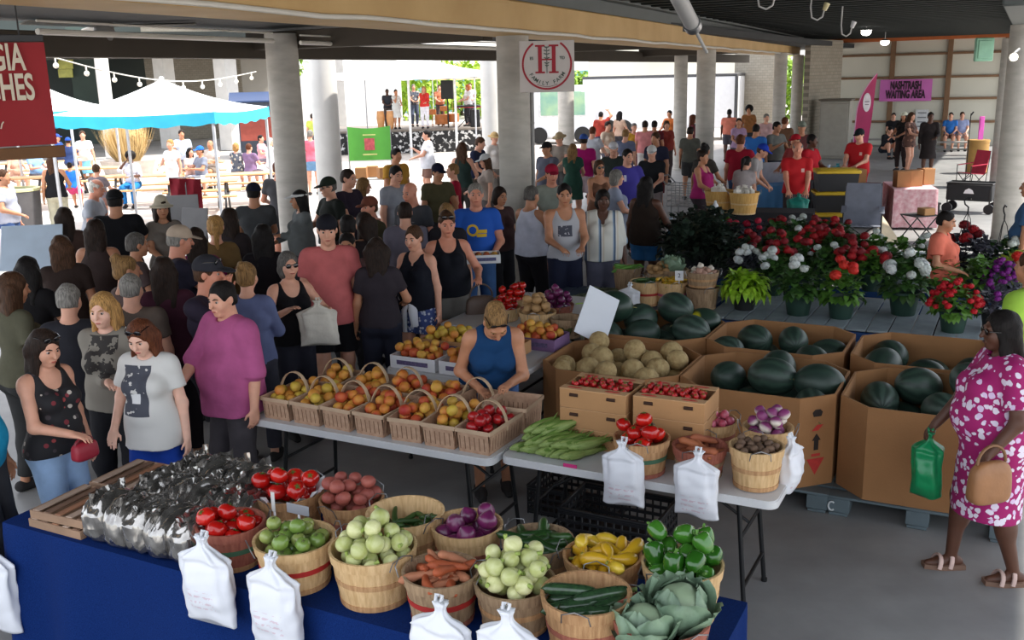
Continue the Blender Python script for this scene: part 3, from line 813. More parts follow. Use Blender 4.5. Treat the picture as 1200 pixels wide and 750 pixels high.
def melon(nm, mt):
    b = MB(); b.ball((0, 0, 0), (.165, .128, .128), 28, 18)
    s = MB(); s.tube([(.16, 0, 0), (.18, .004, .006), (.19, .012, .002), (.188, .02, -.004)], [.006, .004, .0035, .003], 6)
    return (nm, b.mesh(nm, mt, True, 180), [('stem', s.mesh('stem', M((120, 116, 70), .8), True, 60))])
MELON = [melon('watermelon', MN('melon_dark', melon_mat((46, 66, 56)))), melon('watermelon', MN('melon_mid', melon_mat((54, 76, 64)))), melon('watermelon', MN('melon_grey', melon_mat((66, 86, 76))))]
def spot_mat(N, L, b, tc):
    sx = N.new('ShaderNodeVectorMath'); sx.operation = 'DISTANCE'; L.new(tc.outputs['Object'], sx.inputs[0]); sx.inputs[1].default_value = (-.06, -.09, .05)
    r = ramp(N, [(.052, (196, 186, 40)), (.075, (40, 62, 50))]); L.new(sx.outputs['Value'], r.inputs[0]); L.new(r.outputs[0], b.inputs['Base Color']); b.inputs['Roughness'].default_value = .38
MELONY = [melon('watermelon', MN('melon_spot', spot_mat))]

def leaf_add(b, base, d, up, L_, W, curl=.4, seg=4):
    """one bent leaf blade with a midrib fold"""
    d = Vector(d).normalized(); u = Vector(up); s = d.cross(u)
    if s.length < 1e-3: s = Vector((1, 0, 0))
    s.normalize(); u = s.cross(d); V = []; Fs = []; p = Vector(base)
    for i in range(seg + 1):
        t = i / seg; w = W * math.sin(PI * (.12 + .86 * t)) ** .8 if i < seg else W * .06
        dd = d * math.cos(curl * t * 1.6) - u * math.sin(curl * t * 1.6); q = p + (dd * L_ * t)
        V += [q - s * w + u * w * .28, q, q + s * w + u * w * .28]
    for i in range(seg):
        for k in (0, 1): a = i * 3 + k; Fs.append((a, a + 1, a + 4, a + 3))
    b.add(V, Fs)
def cabbage():
    out = []
    for k in range(2):
        core = MB(); core.ball((0, 0, 0), .088, 24, 16, lambda d: tuple(d * (1 + .05 * NZ.noise(d * 2.5 + Vector((k, 0, 0))))))
        b = MB(); n = 12
        for i in range(9):
            a0 = i * 2.4 + k; lay = i // 3; V = []; Fs = []; span = 1.05; r0 = .093 + .008 * lay; flop = .006 + .015 * lay
            for r_ in range(n + 1):
                for c_ in range(n + 1):
                    x = (c_ / n - .5) * 2; y = r_ / n; el = -1.0 + y * (2.0 - .35 * lay); w = span * math.sqrt(max(.0, 1 - ((y - .46) / .56) ** 2)) ** .8; a = a0 + x * w
                    ed = max(abs(x), y) ** 4; rr = r0 + flop * (y ** 3 + .5 * x ** 4 * y) + .009 * math.sin(x * 7 + i + 4 * y) * ed + .010 * NZ.noise(Vector((x * 3, y * 4, i + k * 7))) + .004 * (abs(math.sin(x * 6)) * y)
                    V.append((rr * math.cos(el) * math.cos(a), rr * math.cos(el) * math.sin(a), rr * math.sin(el) * (.95 + .1 * y)))
            for r_ in range(n):
                for c_ in range(n): q = r_ * (n + 1) + c_; Fs.append((q, q + 1, q + n + 2, q + n + 1))
            b.add(V, Fs)
        out.append(('cabbage', core.mesh('cabbage', M((140, 160, 128), .5, .1, 8), True, 180), [('outer_leaves', b.mesh('outer_leaves', M((92, 116, 94), .5, 0, 7, .5, 24, rgb2=(134, 158, 130)), True, 180))]))
    return out
CABB = cabbage()
def corn():
    out = []
    for k in range(3):
        b = MB(); n = 12; pts = [((i / (n - 1) - .5) * .27, .012 * math.sin(i * .5 + k), 0) for i in range(n)]
        b.tube(pts, [.008, .018, .026, .029, .029, .028, .027, .025, .022, .017, .011, .005], 12)
        l = MB()
        for j in range(5):
            a = j * 1.257 + k; o = Vector((0, math.cos(a), math.sin(a))); leaf_add(l, Vector((-.09, 0, 0)) + o * .024, (1, o.y * .08, o.z * .08), o, .24 + .04 * (j % 2), .02, .12 + .05 * (j % 3))
        s = MB()
        for j in range(9): s.tube([(.13, 0, 0), (.15, .012 * math.cos(j), .012 * math.sin(j)), (.165, .02 * math.cos(j * 1.3), -.01 + .02 * math.sin(j * 1.7))], .0012, 4)
        out.append(('corn_ear', b.mesh('corn_ear', M((122, 146, 74), .55, 0, 20, .3, 40, rgb2=(150, 168, 98), stretch=(.4, 4, 4)), True, 180), [('husk_leaf', l.mesh('husk_leaf', M((104, 136, 58), .55, .12, 12), True, 180)), ('corn_silk', s.mesh('corn_silk', M((120, 90, 50), .8), True, 60))]))
    return out
CORN = corn()
def bunch(rgb, rgb2, n=26, L_=.26, W=.05, up=.8, spread=.5):
    b = MB()
    for i in range(n):
        a = RND.uniform(0, 2 * PI); d = Vector((math.cos(a) * spread, math.sin(a) * spread, up * RND.uniform(.6, 1.1)))
        leaf_add(b, (RND.uniform(-.03, .03), RND.uniform(-.03, .03), 0), d, (0, 0, 1), L_ * RND.uniform(.7, 1.1), W * RND.uniform(.7, 1.1), RND.uniform(.3, .8))
    return b.mesh('leafy_bunch', M(rgb, .5, 0, 14, .3, 40, rgb2=rgb2), True, 180)

# ---------------- bags
def bag_mesh(w=.15, h=.40, seed=0, mat=None, tight=1.):
    V = []; Fs = []; n, m = 40, 34
    for i in range(m + 1):
        t = i / m                               # 0 bottom .. 1 top
        if t < .72: W = w * (1.04 - .05 * math.sin(PI * t / .72) - .06 * t); th = .012 + .05 * math.sin(PI * min(1, t / .72 * .8 + .08))
        elif t < .90: q = (t - .72) / .18; q = q * q * (3 - 2 * q); W = w * (1.0 * (1 - q) + .16 * q); th = .045 * (1 - q) + .02 * q
        elif t < .94: W = w * .15; th = .019
        else: q = (t - .94) / .06; W = w * (.15 + .1 * q); th = .02 + .006 * q
        for j in range(n):
            a = 2 * PI * j / n; pl = 1 + (.10 * t + .03) * math.sin(7 * a + 3 * t + seed) * min(1, t * 1.6) + .05 * NZ.noise(Vector((math.cos(a) * 2, math.sin(a) * 2, t * 6 + seed * 3.1)))
            x = W * math.copysign(abs(math.cos(a)) ** .7, math.cos(a)) * pl; y = th * math.copysign(abs(math.sin(a)) ** .8, math.sin(a)) * pl * tight
            V.append((x + .012 * math.sin(4 * t + seed) * t, y + .008 * NZ.noise(Vector((x * 18, t * 9, seed))), h * (t - 1) + .012 * math.sin(3 * x / w + seed) * (1 - t)))
    for i in range(m):
        for j in range(n): k = (j + 1) % n; Fs.append((i * n + j, i * n + k, (i + 1) * n + k, (i + 1) * n + j))
    Fs.append(tuple(range(n))[::-1]); Fs.append(tuple(m * n + j for j in range(n)))
    return mk('bag', V, Fs, mat or BAGM, True, 180)
def bagm(N, L, b, tc):
    sx = N.new('ShaderNodeSeparateXYZ'); L.new(tc.outputs['Object'], sx.inputs[0])
    n = N.new('ShaderNodeTexNoise'); n.inputs['Scale'].default_value = 60; L.new(tc.outputs['Object'], n.inputs['Vector'])
    w = math_(N, L, 'MULTIPLY', math_(N, L, 'LESS_THAN', math_(N, L, 'ABSOLUTE', math_(N, L, 'ADD', sx.outputs['Z'], .28)), .045), math_(N, L, 'LESS_THAN', math_(N, L, 'ABSOLUTE', sx.outputs['X']), .075))
    w2 = math_(N, L, 'MULTIPLY', w, math_(N, L, 'GREATER_THAN', math_(N, L, 'SINE', math_(N, L, 'MULTIPLY', sx.outputs['Z'], 210.)), .35))
    w3 = math_(N, L, 'MULTIPLY', w2, math_(N, L, 'GREATER_THAN', n.outputs['Fac'], .5))
    L.new(mix_(N, L, math_(N, L, 'MULTIPLY', w3, .35), (222, 224, 230), (196, 120, 140)), b.inputs['Base Color']); b.inputs['Roughness'].default_value = .42
BAGM = MN('bag_print', bagm)
def hang_bag(p, label, w=.15, h=.4, seed=0, rz=GA, mat=None, group=None, name='plastic_bag', cat='bag', loops=True, tight=1.):
    root = thing(name, label, cat, p, rz, group)
    ob('bag_body', bag_mesh(w, h, seed, mat, tight), root)
    b = MB()
    if loops:
        for sg in (-1, 1): b.tube([(sg * .004, 0, -.03), (sg * .012, .006, .0), (sg * .014, .012, .018), (sg * .004, .016, .012)], [.012, .012, .010, .008], 8, flat=.5)
        b.build('handle_loop', mat or PLAST, root)
    return root
# ------------------------------------------------------------------ the hall
def floor_mat(N, L, b, tc):
    n = N.new('ShaderNodeTexNoise'); n.inputs['Scale'].default_value = .35; n.inputs['Detail'].default_value = 8; n.inputs['Roughness'].default_value = .62
    n2 = N.new('ShaderNodeTexNoise'); n2.inputs['Scale'].default_value = 3.; n2.inputs['Detail'].default_value = 6
    L.new(tc.outputs['Object'], n.inputs['Vector']); L.new(tc.outputs['Object'], n2.inputs['Vector'])
    r = ramp(N, [(.36, (128, 128, 128)), (.5, (146, 146, 145)), (.64, (160, 159, 157))]); L.new(n.outputs['Fac'], r.inputs[0])
    r2 = ramp(N, [(.3, (100, 100, 100)), (.7, (255, 255, 255))]); L.new(n2.outputs['Fac'], r2.inputs[0])
    mx = N.new('ShaderNodeMix'); mx.data_type = 'RGBA'; mx.blend_type = 'MULTIPLY'; mx.inputs['Factor'].default_value = .22; L.new(r.outputs[0], mx.inputs['A']); L.new(r2.outputs[0], mx.inputs['B'])
    L.new(mx.outputs['Result'], b.inputs['Base Color']); b.inputs['Roughness'].default_value = .5
    bp = N.new('ShaderNodeBump'); bp.inputs['Strength'].default_value = .08; L.new(n2.outputs['Fac'], bp.inputs['Height']); L.new(bp.outputs[0], b.inputs['Normal'])
def quad(name, pts, th, mat, up=True):
    b = MB(); b.prism([(p.x, p.y) for p in pts], -th, 0.); return struct(b.build(name, mat, None, (0, 0, 0), smooth=False))
UL, UR = -10.6, 3.0                                            # roofed hall: left edge; right edge widened out of view to block the sun
quad('floor', [UV(UL, -4), UV(3.4, -4), UV(3.4, 14.6), UV(.4, 14.6), UV(.4, 43), UV(UL, 43)], .3, MN('concrete_floor', floor_mat))
def plaza_mat(N, L, b, tc):
    n = N.new('ShaderNodeTexNoise'); n.inputs['Scale'].default_value = .5; n.inputs['Detail'].default_value = 6; L.new(tc.outputs['Object'], n.inputs['Vector'])
    r = ramp(N, [(.3, (176, 168, 160)), (.7, (206, 198, 190))]); L.new(n.outputs['Fac'], r.inputs[0]); L.new(r.outputs[0], b.inputs['Base Color']); b.inputs['Roughness'].default_value = .85
b = MB(); pl = [UV(-70, -4), UV(UL, -4), UV(UL, 43), UV(.4, 43), UV(.4, 14.6), UV(3.4, 14.6), UV(3.4, -4), UV(40, -4), UV(40, 95), UV(-70, 95)]
b.prism([(p.x, p.y) for p in pl], -.32, -.015); struct(b.build('floor_plaza', MN('plaza', plaza_mat), smooth=False))

DECK = M((30, 36, 34), .8, .08, 2)
DECKL = M((46, 48, 50), .8, .08, 2)
CONC = M((172, 168, 160), .85, 0, 3, .2, 18, rgb2=(190, 186, 178), stretch=(1, 1, 3))
WHITEC = M((206, 204, 200), .85, .05, 3)
TAN = M((190, 154, 98), .6, 0, 1.2, .1, 30, rgb2=(206, 172, 116))
STEELB = M((92, 98, 98), .6, .06, 2)
UNDER = M((70, 62, 52), .8, .08, 2)
PIPE = M((226, 222, 212), .35, .03)
BH = 3.33                                                     # underside of the main girder
# roof decks with thickness; ribs run across
b = MB(); p = [UV(-8.8, 1.0), UV(UR, 1.0), UV(UR, 14.6), UV(.2, 14.6), UV(.2, 42.2), UV(-8.8, 42.2)]; b.prism([(q.x, q.y) for q in p], 4.05, 4.25)
struct(b.build('ceiling', DECK, smooth=False))
b = MB(); p = [PD(-120, 90, 45.5), PD(345, 90, 45.5), PD(345, 90, 61), PD(-120, 90, 61)]; b.prism([(q.x, q.y) for q in p], 4.75, 5.1); struct(b.build('shade_slab_far', DECK, smooth=False))  # slab added over the far plaza building to shade its walls
b = MB()
for i in range(66): b.beam(UV(-6.3, 1.4 + i * .62, 4.04), UV((UR if i < 20 else .2) - .05, 1.4 + i * .62, 4.03), .16, .03, .01)
struct(b.build('trim_1', DECK))
b = MB(); p = [UV(UL - .3, 1.0), UV(-6.2, 1.0), UV(-6.2, 42.2), UV(UL - .3, 42.2)]; b.prism([(q.x, q.y) for q in p], 3.70, 3.85)
struct(b.build('ceiling_aisle', DECKL, smooth=False))
# main girder along the hall: tan face, grey channel above, pale conduit on its lower edge
def girder(nm, u, v0, v1, z, w=.42, mat=TAN, top=True):
    b = MB(); b.beam(UV(u, v0, z + .17), UV(u, v1, z + .17), w, .34, .02); struct(b.build(nm, mat))
    if top:
        b = MB(); b.beam(UV(u, v0, z + .48), UV(u, v1, z + .48), w + .12, .26, .01); b.beam(UV(u, v0, z + .66), UV(u, v1, z + .66), w + .3, .05, .01); struct(b.build(nm + '_channel', STEELB))
def gu(v): return -5.0 - .0686 * (v - 2)                     # near lower edge of the girder
BH = 3.43; GW = .74
b = MB(); b.beam(UV(gu(2) - GW / 2, 2, BH + .19), UV(gu(37) - GW / 2, 37, BH + .19), GW, .38, .02); struct(b.build('beam_1', TAN))
b = MB(); b.beam(UV(gu(2) - GW / 2, 2, BH + .48), UV(gu(37) - GW / 2, 37, BH + .48), GW - .1, .2, .01); b.beam(UV(gu(2) - GW / 2, 2, BH + .6), UV(gu(37) - GW / 2, 37, BH + .6), GW + .2, .05, .01); struct(b.build('beam_1_channel', STEELB))
b = MB(); pts = [UV(gu(2 + i * .7) + .03, 2. + i * .7, BH + .02 + .006 * math.sin(i * 1.7) - .012 * (i % 5 == 2)) for i in range(50)]
b.tube(pts, .022, 8); tag(b.build('conduit', PIPE), 'thin pale conduit running along the lower edge of the long tan roof girder', 'pipe')
girder('beam_2', -.15, 12.5, 42., BH + .1, .4, STEELB, False)
def crossbeam(nm, u0, v0, u1, v1, z, h=.26, w=.3, mat=UNDER):
    b = MB(); b.beam(UV(u0, v0, z), UV(u1, v1, z), w, h, .01); return struct(b.build(nm, mat))
crossbeam('beam_3', UL, 2., UL, 42., 3.42, .3)
crossbeam('beam_6', UL, 12., -6.5, 12., 3.52, .26, .26); crossbeam('beam_7', UL, 20.6, -7.05, 20.6, 3.55, .26, .26); crossbeam('beam_8', UL, 29.2, -7.65, 29.2, 3.55, .26, .26)
# concrete columns
def column(nm, p, r, z1, mat=CONC, square=False):
    b = MB()
    if square: b.box((0, 0, z1 / 2), (r * 2, r * 2, z1), None, .02)
    else: b.lathe([(r, 0), (r, z1)], 40, cap=(True, True)); b.lathe([(r + .012, 0), (r + .012, .06), (r, .07)], 40)
    o = b.build(nm, mat, None, p, GA); return struct(o)
cF = P(607, 341, 0)
column('column_1', cF, .215, BH)
for i, (x, dd, r) in enumerate(((826, 24.3, .22), (912, 33, .2), (932, 38, .2))):
    q = PD(x, 150, dd); q.z = 0; column('column_%d' % (i + 2), q, r, BH + .02)
column('column_5', UV(-.1, 18.45), .27, BH + .1); column('column_6', UV(-.4, 27.2), .29, BH + .1); column('column_7', UV(-.3, 36), .27, BH + .1)
cA = PD(341, 200, 15.3); cA.z = 0; column('column_8', cA, .235, 3.6)
cB = PD(386, 200, 19.5); cB.z = 0; column('column_9', cB, .25, 3.6, WHITEC)
cN = PD(577, 200, 27); cN.z = 0; column('column_10', cN, .25, 3.6, WHITEC)
cG = PD(664, 200, 30); cG.z = 0; column('column_11', cG, .24, 3.6)
cH = PD(796, 200, 31); cH.z = 0; column('column_12', cH, .2, 3.6)
# downpipe strapped to the front column
b = MB(); q = cF + Vector((.245, .06, 0)); b.tube([(0, 0, .05), (0, 0, 3.3)], .028, 10)
for z in (.5, 1.4, 2.3, 3.0): b.box((-.02, 0, z), (.1, .07, .03), None, .005)
tag(b.build('downpipe', M((150, 150, 148), .5), None, q), 'slim grey downpipe strapped to the round concrete column behind the tomatoes', 'pipe')

# ------------------------------------------------------------------ end wall of ribbed panels with brown posts and rails
VW = 41.3
def panel_mat(N, L, b, tc):
    w = N.new('ShaderNodeTexWave'); w.bands_direction = 'X'; w.inputs['Scale'].default_value = 5.; L.new(tc.outputs['Object'], w.inputs['Vector'])
    n = N.new('ShaderNodeTexNoise'); n.inputs['Scale'].default_value = .4; L.new(tc.outputs['Object'], n.inputs['Vector'])
    r = ramp(N, [(.3, (196, 194, 180)), (.7, (214, 212, 198))]); L.new(n.outputs['Fac'], r.inputs[0]); L.new(r.outputs[0], b.inputs['Base Color']); b.inputs['Roughness'].default_value = .6
    bp = N.new('ShaderNodeBump'); bp.inputs['Strength'].default_value = .5; L.new(w.outputs['Fac'], bp.inputs['Height']); L.new(bp.outputs[0], b.inputs['Normal'])
def upright(nm, u0, u1, v, z0, z1, mat, th=.15):
    c = UV((u0 + u1) / 2, v); b = MB(); b.box((0, 0, (z0 + z1) / 2), (u1 - u0, th, z1 - z0), None, .01)
    return struct(b.build(nm, mat, None, c, GA))
upright('wall_back', -7.2, -.75, VW, 0, 4.05, MN('panels', panel_mat))
BRN = M((122, 92, 66), .7, .1, 2)
for i, u in enumerate((-4.75, -2.75, -.85)): upright('trim_%d' % (i + 2), u - .09, u + .09, VW - .14, 0, 4.0, BRN, .14)
for i, z in enumerate((.9, 1.75, 2.55, 3.4)): upright('trim_%d' % (i + 6), -7.1, -.8, VW - .12, z - .045, z + .045, BRN, .1)
upright('trim_10', -7.2, -.7, VW - .15, 3.9, 4.06, M((176, 92, 40), .6, .08), .2)
# block walls and the grey cabinet
def block_mat(c1, c2):
    def f(N, L, b, tc):
        br = N.new('ShaderNodeTexBrick'); br.inputs['Scale'].default_value = 2.2; br.inputs['Mortar Size'].default_value = .012; br.inputs['Color1'].default_value = lin(c1); br.inputs['Color2'].default_value = lin(c2); br.inputs['Mortar'].default_value = lin(tuple(v * .8 for v in c1))
        mp = N.new('ShaderNodeMapping'); mp.inputs['Rotation'].default_value = (PI / 2, 0, 0); L.new(tc.outputs['Object'], mp.inputs[0]); L.new(mp.outputs[0], br.inputs['Vector'])
        L.new(br.outputs[0], b.inputs['Base Color']); b.inputs['Roughness'].default_value = .9
    return f
BLK = MN('blocks', block_mat((146, 138, 124), (156, 148, 134)))
q0 = PD(946, 180, 36.2); q1 = PD(985, 180, 37.4)
def wall_pp(nm, a, b_, z1, mat, th=.2, z0=0.):
    a = Vector((a.x, a.y, 0)); b_ = Vector((b_.x, b_.y, 0)); d = b_ - a; m = MB(); m.box((0, 0, (z0 + z1) / 2), (d.length, th, z1 - z0), None, .01)
    return struct(m.build(nm, mat, None, (a + b_) / 2, math.atan2(d.y, d.x)))
wall_pp('wall_left', PD(941, 180, 35), PD(978, 180, 38), 3.9, BLK)
wall_pp('wall_left_far', PD(860, 150, 47), PD(910, 150, 46), 4.6, BLK)
c = PD(978, 170, 35.2); b = MB(); b.box((0, 0, .95), (.95, .7, 1.9), None, .02); root = thing('utility_cabinet', 'tall grey utility cabinet standing against the block wall beside the magenta feather flag', 'cabinet', (c.x, c.y, 0), GA)
b.build('cabinet_body', M((150, 146, 136), .6, .05), root); b = MB(); b.box((0, 0, 1.93), (1.05, .8, .06), None, .01); b.build('cabinet_lid', M((96, 88, 78), .6), root)
b = MB(); b.box((-.0, -.36, .95), (.86, .03, 1.7), None, .01); b.build('cabinet_door', M((158, 154, 144), .6, .05), root)
# back corrugated wall far beyond the trailer
wall_pp('wall_far', PD(690, 120, 58), PD(870, 120, 56), 5.2, MN('panels', panel_mat))
# long white box trailer, and the van with the green tinted window beside it
def trailer(a, b_, z0, z1, depth, label):
    a = Vector((a.x, a.y, 0)); b_ = Vector((b_.x, b_.y, 0)); d = b_ - a; root = thing('box_trailer', label, 'trailer', (a + b_) / 2, math.atan2(d.y, d.x)); L_ = d.length
    m = MB(); m.box((0, depth / 2, (z0 + z1) / 2), (L_, depth, z1 - z0), None, .03); m.build('trailer_box', M((222, 222, 224), .5, .03), root)
    m = MB(); m.box((0, depth / 2, z1 + .05), (L_ + .04, depth + .04, .12), None, .02); m.build('roof_rail', M((70, 70, 72), .5), root)
    m = MB(); m.box((L_ / 2, 0.0, (z0 + z1) / 2), (.14, .1, z1 - z0), None, .01); m.build('corner_post', M((60, 60, 62), .5), root)
    for sx in (-.32, -.22, .3):
        m = MB(); m.tube([(sx * L_, -.02, .45), (sx * L_, .25, .45)], .45, 24); m.build('wheel', M((30, 30, 30), .8), root)
    return root
trailer(PD(683, 140, 47), PD(862, 140, 45), .5, 2.75, 2.4, 'long white box trailer parked behind the far crowd')
root = thing('white_van', 'white van with a green tinted window parked behind the round concrete column', 'van', Vector((PD(657, 140, 44).x, PD(657, 140, 44).y, 0)), R_(-6))
m = MB(); m.box((0, 1, 1.35), (2.9, 2, 2.3), None, .12); m.build('van_body', M((216, 218, 222), .4, .03), root)
m = MB(); m.box((.1, -.0, 1.75), (2.1, .06, 1.15), None, .05); m.build('window_frame', M((210, 212, 214), .4), root)
m = MB(); m.box((.1, -.03, 1.75), (1.95, .04, 1.02), None, .02); m.build('window_pane', M((120, 168, 156), .1, 0, 1.4, rgb2=(168, 200, 160), spec=.8), root)
for sx in (-.95, .95):
    m = MB(); m.tube([(sx, -.03, .38), (sx, .2, .38)], .36, 24); m.build('wheel', M((30, 30, 30), .8), root)
# far tree bits
def tree(px, py, dist, r, label, h0, rgb=((96, 140, 40), (150, 180, 60)), n=900):
    c = PD(px, py, dist); b = MB(); root = thing('tree', label, 'tree', (c.x, c.y, 0))
    for i in range(n):
        d = Vector((RND.gauss(0, 1), RND.gauss(0, 1), RND.gauss(0, 1))).normalized() * r * RND.uniform(.55, 1.05); d.z *= .8
        leaf_add(b, Vector((0, 0, c.z)) + d, (RND.uniform(-1, 1), RND.uniform(-1, 1), RND.uniform(-.6, .8)), (0, 0, 1), r * .22, r * .07, .5, 2)
    b.build('foliage', M(rgb[0], .6, 0, 3, rgb2=rgb[1]), root, smooth=False)
    b = MB(); b.tube([(0, 0, 0), (.05, 0, c.z * .5), (0, 0, max(.5, c.z - r * .3))], [.14, .11, .07], 8); b.build('trunk', M((92, 76, 60), .9, .15), root)
tree(679, 108, 62, 1.6, 'bright green tree seen above the van beside the white trailer', 0)
tree(930, 100, 60, 2.2, 'bright green tree seen between two slim columns beyond the block wall', 0)
tree(318, 75, 66, 2.0, 'bright green tree behind the roof of the red kiosk', 0)
# ------------------------------------------------------------------ front table under a blue cloth
TZ = .74
root = thing('market_table', 'long front market table draped in deep blue cloth holding round baskets', 'table', UV(-2.68, 3.32), GA)
def cloth_blue(N, L, b, tc):
    n = N.new('ShaderNodeTexNoise'); n.inputs['Scale'].default_value = 220; L.new(tc.outputs['Object'], n.inputs['Vector'])
    r = ramp(N, [(.3, (10, 32, 82)), (.7, (18, 46, 104))]); L.new(n.outputs['Fac'], r.inputs[0]); L.new(r.outputs[0], b.inputs['Base Color']); b.inputs['Roughness'].default_value = .9
    b.inputs['Specular IOR Level'].default_value = .08
hu, hv = 1.82, .40
V = []; Fs = []; per = []
N1 = 130
def per_pt(t):       # perimeter of the table top, t 0..1
    Lt = 4 * hu + 4 * hv; s = t * Lt
    for (a, b_) in (((-hu, -hv), (hu, -hv)), ((hu, -hv), (hu, hv)), ((hu, hv), (-hu, hv)), ((-hu, hv), (-hu, -hv))):
        l = math.dist(a, b_)
        if s <= l: q = s / l; n = Vector((b_[1] - a[1], a[0] - b_[0], 0)).normalized(); return Vector((a[0] + (b_[0] - a[0]) * q, a[1] + (b_[1] - a[1]) * q, 0)), n, s
        s -= l
    return Vector((-hu, -hv, 0)), Vector((0, -1, 0)), 0
rows = 12
for r_ in range(rows + 1):
    for j in range(N1 * 2):
        p, n, s = per_pt(j / (N1 * 2)); q = r_ / rows; z = TZ - .66 * q - (.0 if r_ else 0)
        w = (.012 + .045 * q) * (1 + math.sin(j * .42 + 2 * math.sin(j * .11))) * .6 + .02 * q
        p2 = p + n * (w if r_ else 0.004); V.append((p2.x, p2.y, z + (.004 if r_ == 0 else 0)))
m2 = N1 * 2
for r_ in range(rows):
    for j in range(m2): k = (j + 1) % m2; Fs.append((r_ * m2 + j, (r_ + 1) * m2 + j, (r_ + 1) * m2 + k, r_ * m2 + k))
Fs.append(tuple(range(m2)))
BLUE = MN('blue_cloth', cloth_blue)
cl = ob('tablecloth', mk('tablecloth', V, Fs, BLUE, True, 50), None, UV(-2.68, 3.32), GA)
tag(cl, 'deep blue cloth hanging over the long front table below the white bags', 'tablecloth')
b = MB(); b.box((0, 0, TZ - .02), (2 * hu - .02, 2 * hv - .02, .03), None, .006); b.build('table_top', M((210, 208, 200), .6), root)
for sx in (-1.7, -.1, .1, 1.7):
    for sy in (-.3, .3):
        b = MB(); b.tube([(sx, sy, 0), (sx, sy, TZ - .03)], .016, 8); b.build('leg', BLACKM, root)

def folding_table(nm_label, u0, u1, v0, v1, z=TZ):
    cu, cv = (u0 + u1) / 2, (v0 + v1) / 2; w, d = u1 - u0, v1 - v0
    root = thing('folding_table', nm_label, 'table', UV(cu, cv), GA)
    b = MB(); r = .06; pts = []
    for (sx, sy, a0) in ((1, 1, 0), (-1, 1, 90), (-1, -1, 180), (1, -1, 270)):
        for k in range(6): a = R_(a0 + k * 18); pts.append((sx * (w / 2 - r) + r * math.cos(a), sy * (d / 2 - r) + r * math.sin(a)))
    b.prism(pts, z - .045, z - .006); b.prism([(x * .994, y * .988) for x, y in pts], z - .006, z); b.build('table_top', M((206, 207, 208), .5, .03), root, sharp=30)
    for sg in (-1, 1):
        x = sg * (w / 2 - .22)
        for sy in (-1, 1):
            b = MB(); b.tube([(x, sy * (d / 2 - .1), z - .05), (x + sg * .06, sy * (d / 2 - .07), 0.0)], .0135, 10); b.tube([(x + sg * .06, sy * (d / 2 - .07), 0.02), (x + sg * .06, sy * (d / 2 - .07), 0)], .018, 10); b.build('leg', BLACKM, root)
        b = MB(); b.tube([(x + sg * .045, -d / 2 + .08, .18), (x + sg * .045, d / 2 - .08, .18)], .011, 8); b.build('crossbar', BLACKM, root); b = MB(); b.tube([(x, -d / 2 + .1, z - .07), (x, d / 2 - .1, z - .07)], .012, 8); b.build('crossbar', BLACKM, root)
        b = MB(); b.tube([(x + sg * .02, 0, z - .28), (x - sg * .34, 0, z - .06)], .009, 8); b.tube([(x + sg * .02, -d / 2 + .1, z - .28), (x + sg * .02, d / 2 - .1, z - .28)], .01, 8); b.build('folding_brace', BLACKM, root)
    return root
folding_table('white folding table carrying the row of handled peach baskets', -4.42, -2.60, 4.68, 5.40)
folding_table('white folding table carrying the corn and hanging white bags', -2.585, -.97, 4.76, 5.36)
folding_table('white folding table of loose peaches behind the bending vendor', -4.25, -3.2, 6.0, 7.3)

# ------------------------------------------------------------------ round baskets on the blue table
def B(px, py, D, h, label, mats=(WOOD, WOODD), stripe=None, hz=None, **k):
    p = P(px, py, TZ + h); base = Vector((p.x, p.y, TZ + .001)); tub(base, D / 2, D / 2 * .8, h, label, mats, stripe, rz=RND.uniform(0, 6), **k); return base
MIX = (WOOD, WOODD)
RED_ = M((170, 40, 36), .6, .1); GRN_ = M((70, 110, 84), .6, .1); PINK_ = M((190, 90, 120), .6, .1)
G1 = 'round baskets on the blue table'
p = B(270, 612, .30, .20, 'green banded basket of big red tomatoes beside the shiny bags', (WOODR, WOODD), GRN_); fill(p, .115, .13, 11, TOM, .044, 'big red tomato heaped in the green banded basket beside the shiny bags', 'tomato', 'tomatoes beside the shiny bags')
p = B(345, 630, .345, .215, 'red banded basket of green tomatoes with a white bag hanging before it', MIX, RED_); fill(p, .13, .14, 24, GTOM, .035, 'green tomato heaped in the red banded basket behind a hanging white bag', 'tomato', 'green tomatoes in the red banded basket')
p = B(437, 640, .36, .235, 'pale wooden basket heaped with pale onions at the middle of the blue table'); fill(p, .14, .165, 30, ONION, .038, 'pale onion in the tall pale basket at the middle of the blue table', 'onion', 'pale onions in the tall pale basket', spin=1.7)
p = B(338, 574, .34, .2, 'paper lined basket of glossy red tomatoes in the back row', (WOODD, WOODD), None); fill(p, .13, .14, 12, TOM, .046, 'glossy red tomato in the paper lined basket of the back row', 'tomato', 'tomatoes in the paper lined basket')
b = MB(); V = []; n = 48
for i in range(n):
    a = 2 * PI * i / n; pk = .012 * math.sin(i * 2.2) + .02 * (i % 4 == 0)
    V += [(.10 * math.cos(a), .10 * math.sin(a), .12), (.155 * math.cos(a), .155 * math.sin(a), .19 + pk), ((.178 + pk * .5) * math.cos(a), (.178 + pk * .5) * math.sin(a), .205 + pk)]
b.add(V, [(i * 3 + k, ((i + 1) % n) * 3 + k, ((i + 1) % n) * 3 + k + 1, i * 3 + k + 1) for i in range(n) for k in (0, 1)])
tag(b.build('paper_liner', PAPER, None, p, smooth=False), 'white crumpled paper liner around the glossy red tomatoes in the back row', 'paper')
p = B(412, 584, .30, .19, 'dark basket of red potatoes in the back row', (WOODD, WOODR)); fill(p, .115, .12, 22, REDPOT, .037, 'dull red potato in the dark basket of the back row', 'potato', 'red potatoes in the back row')
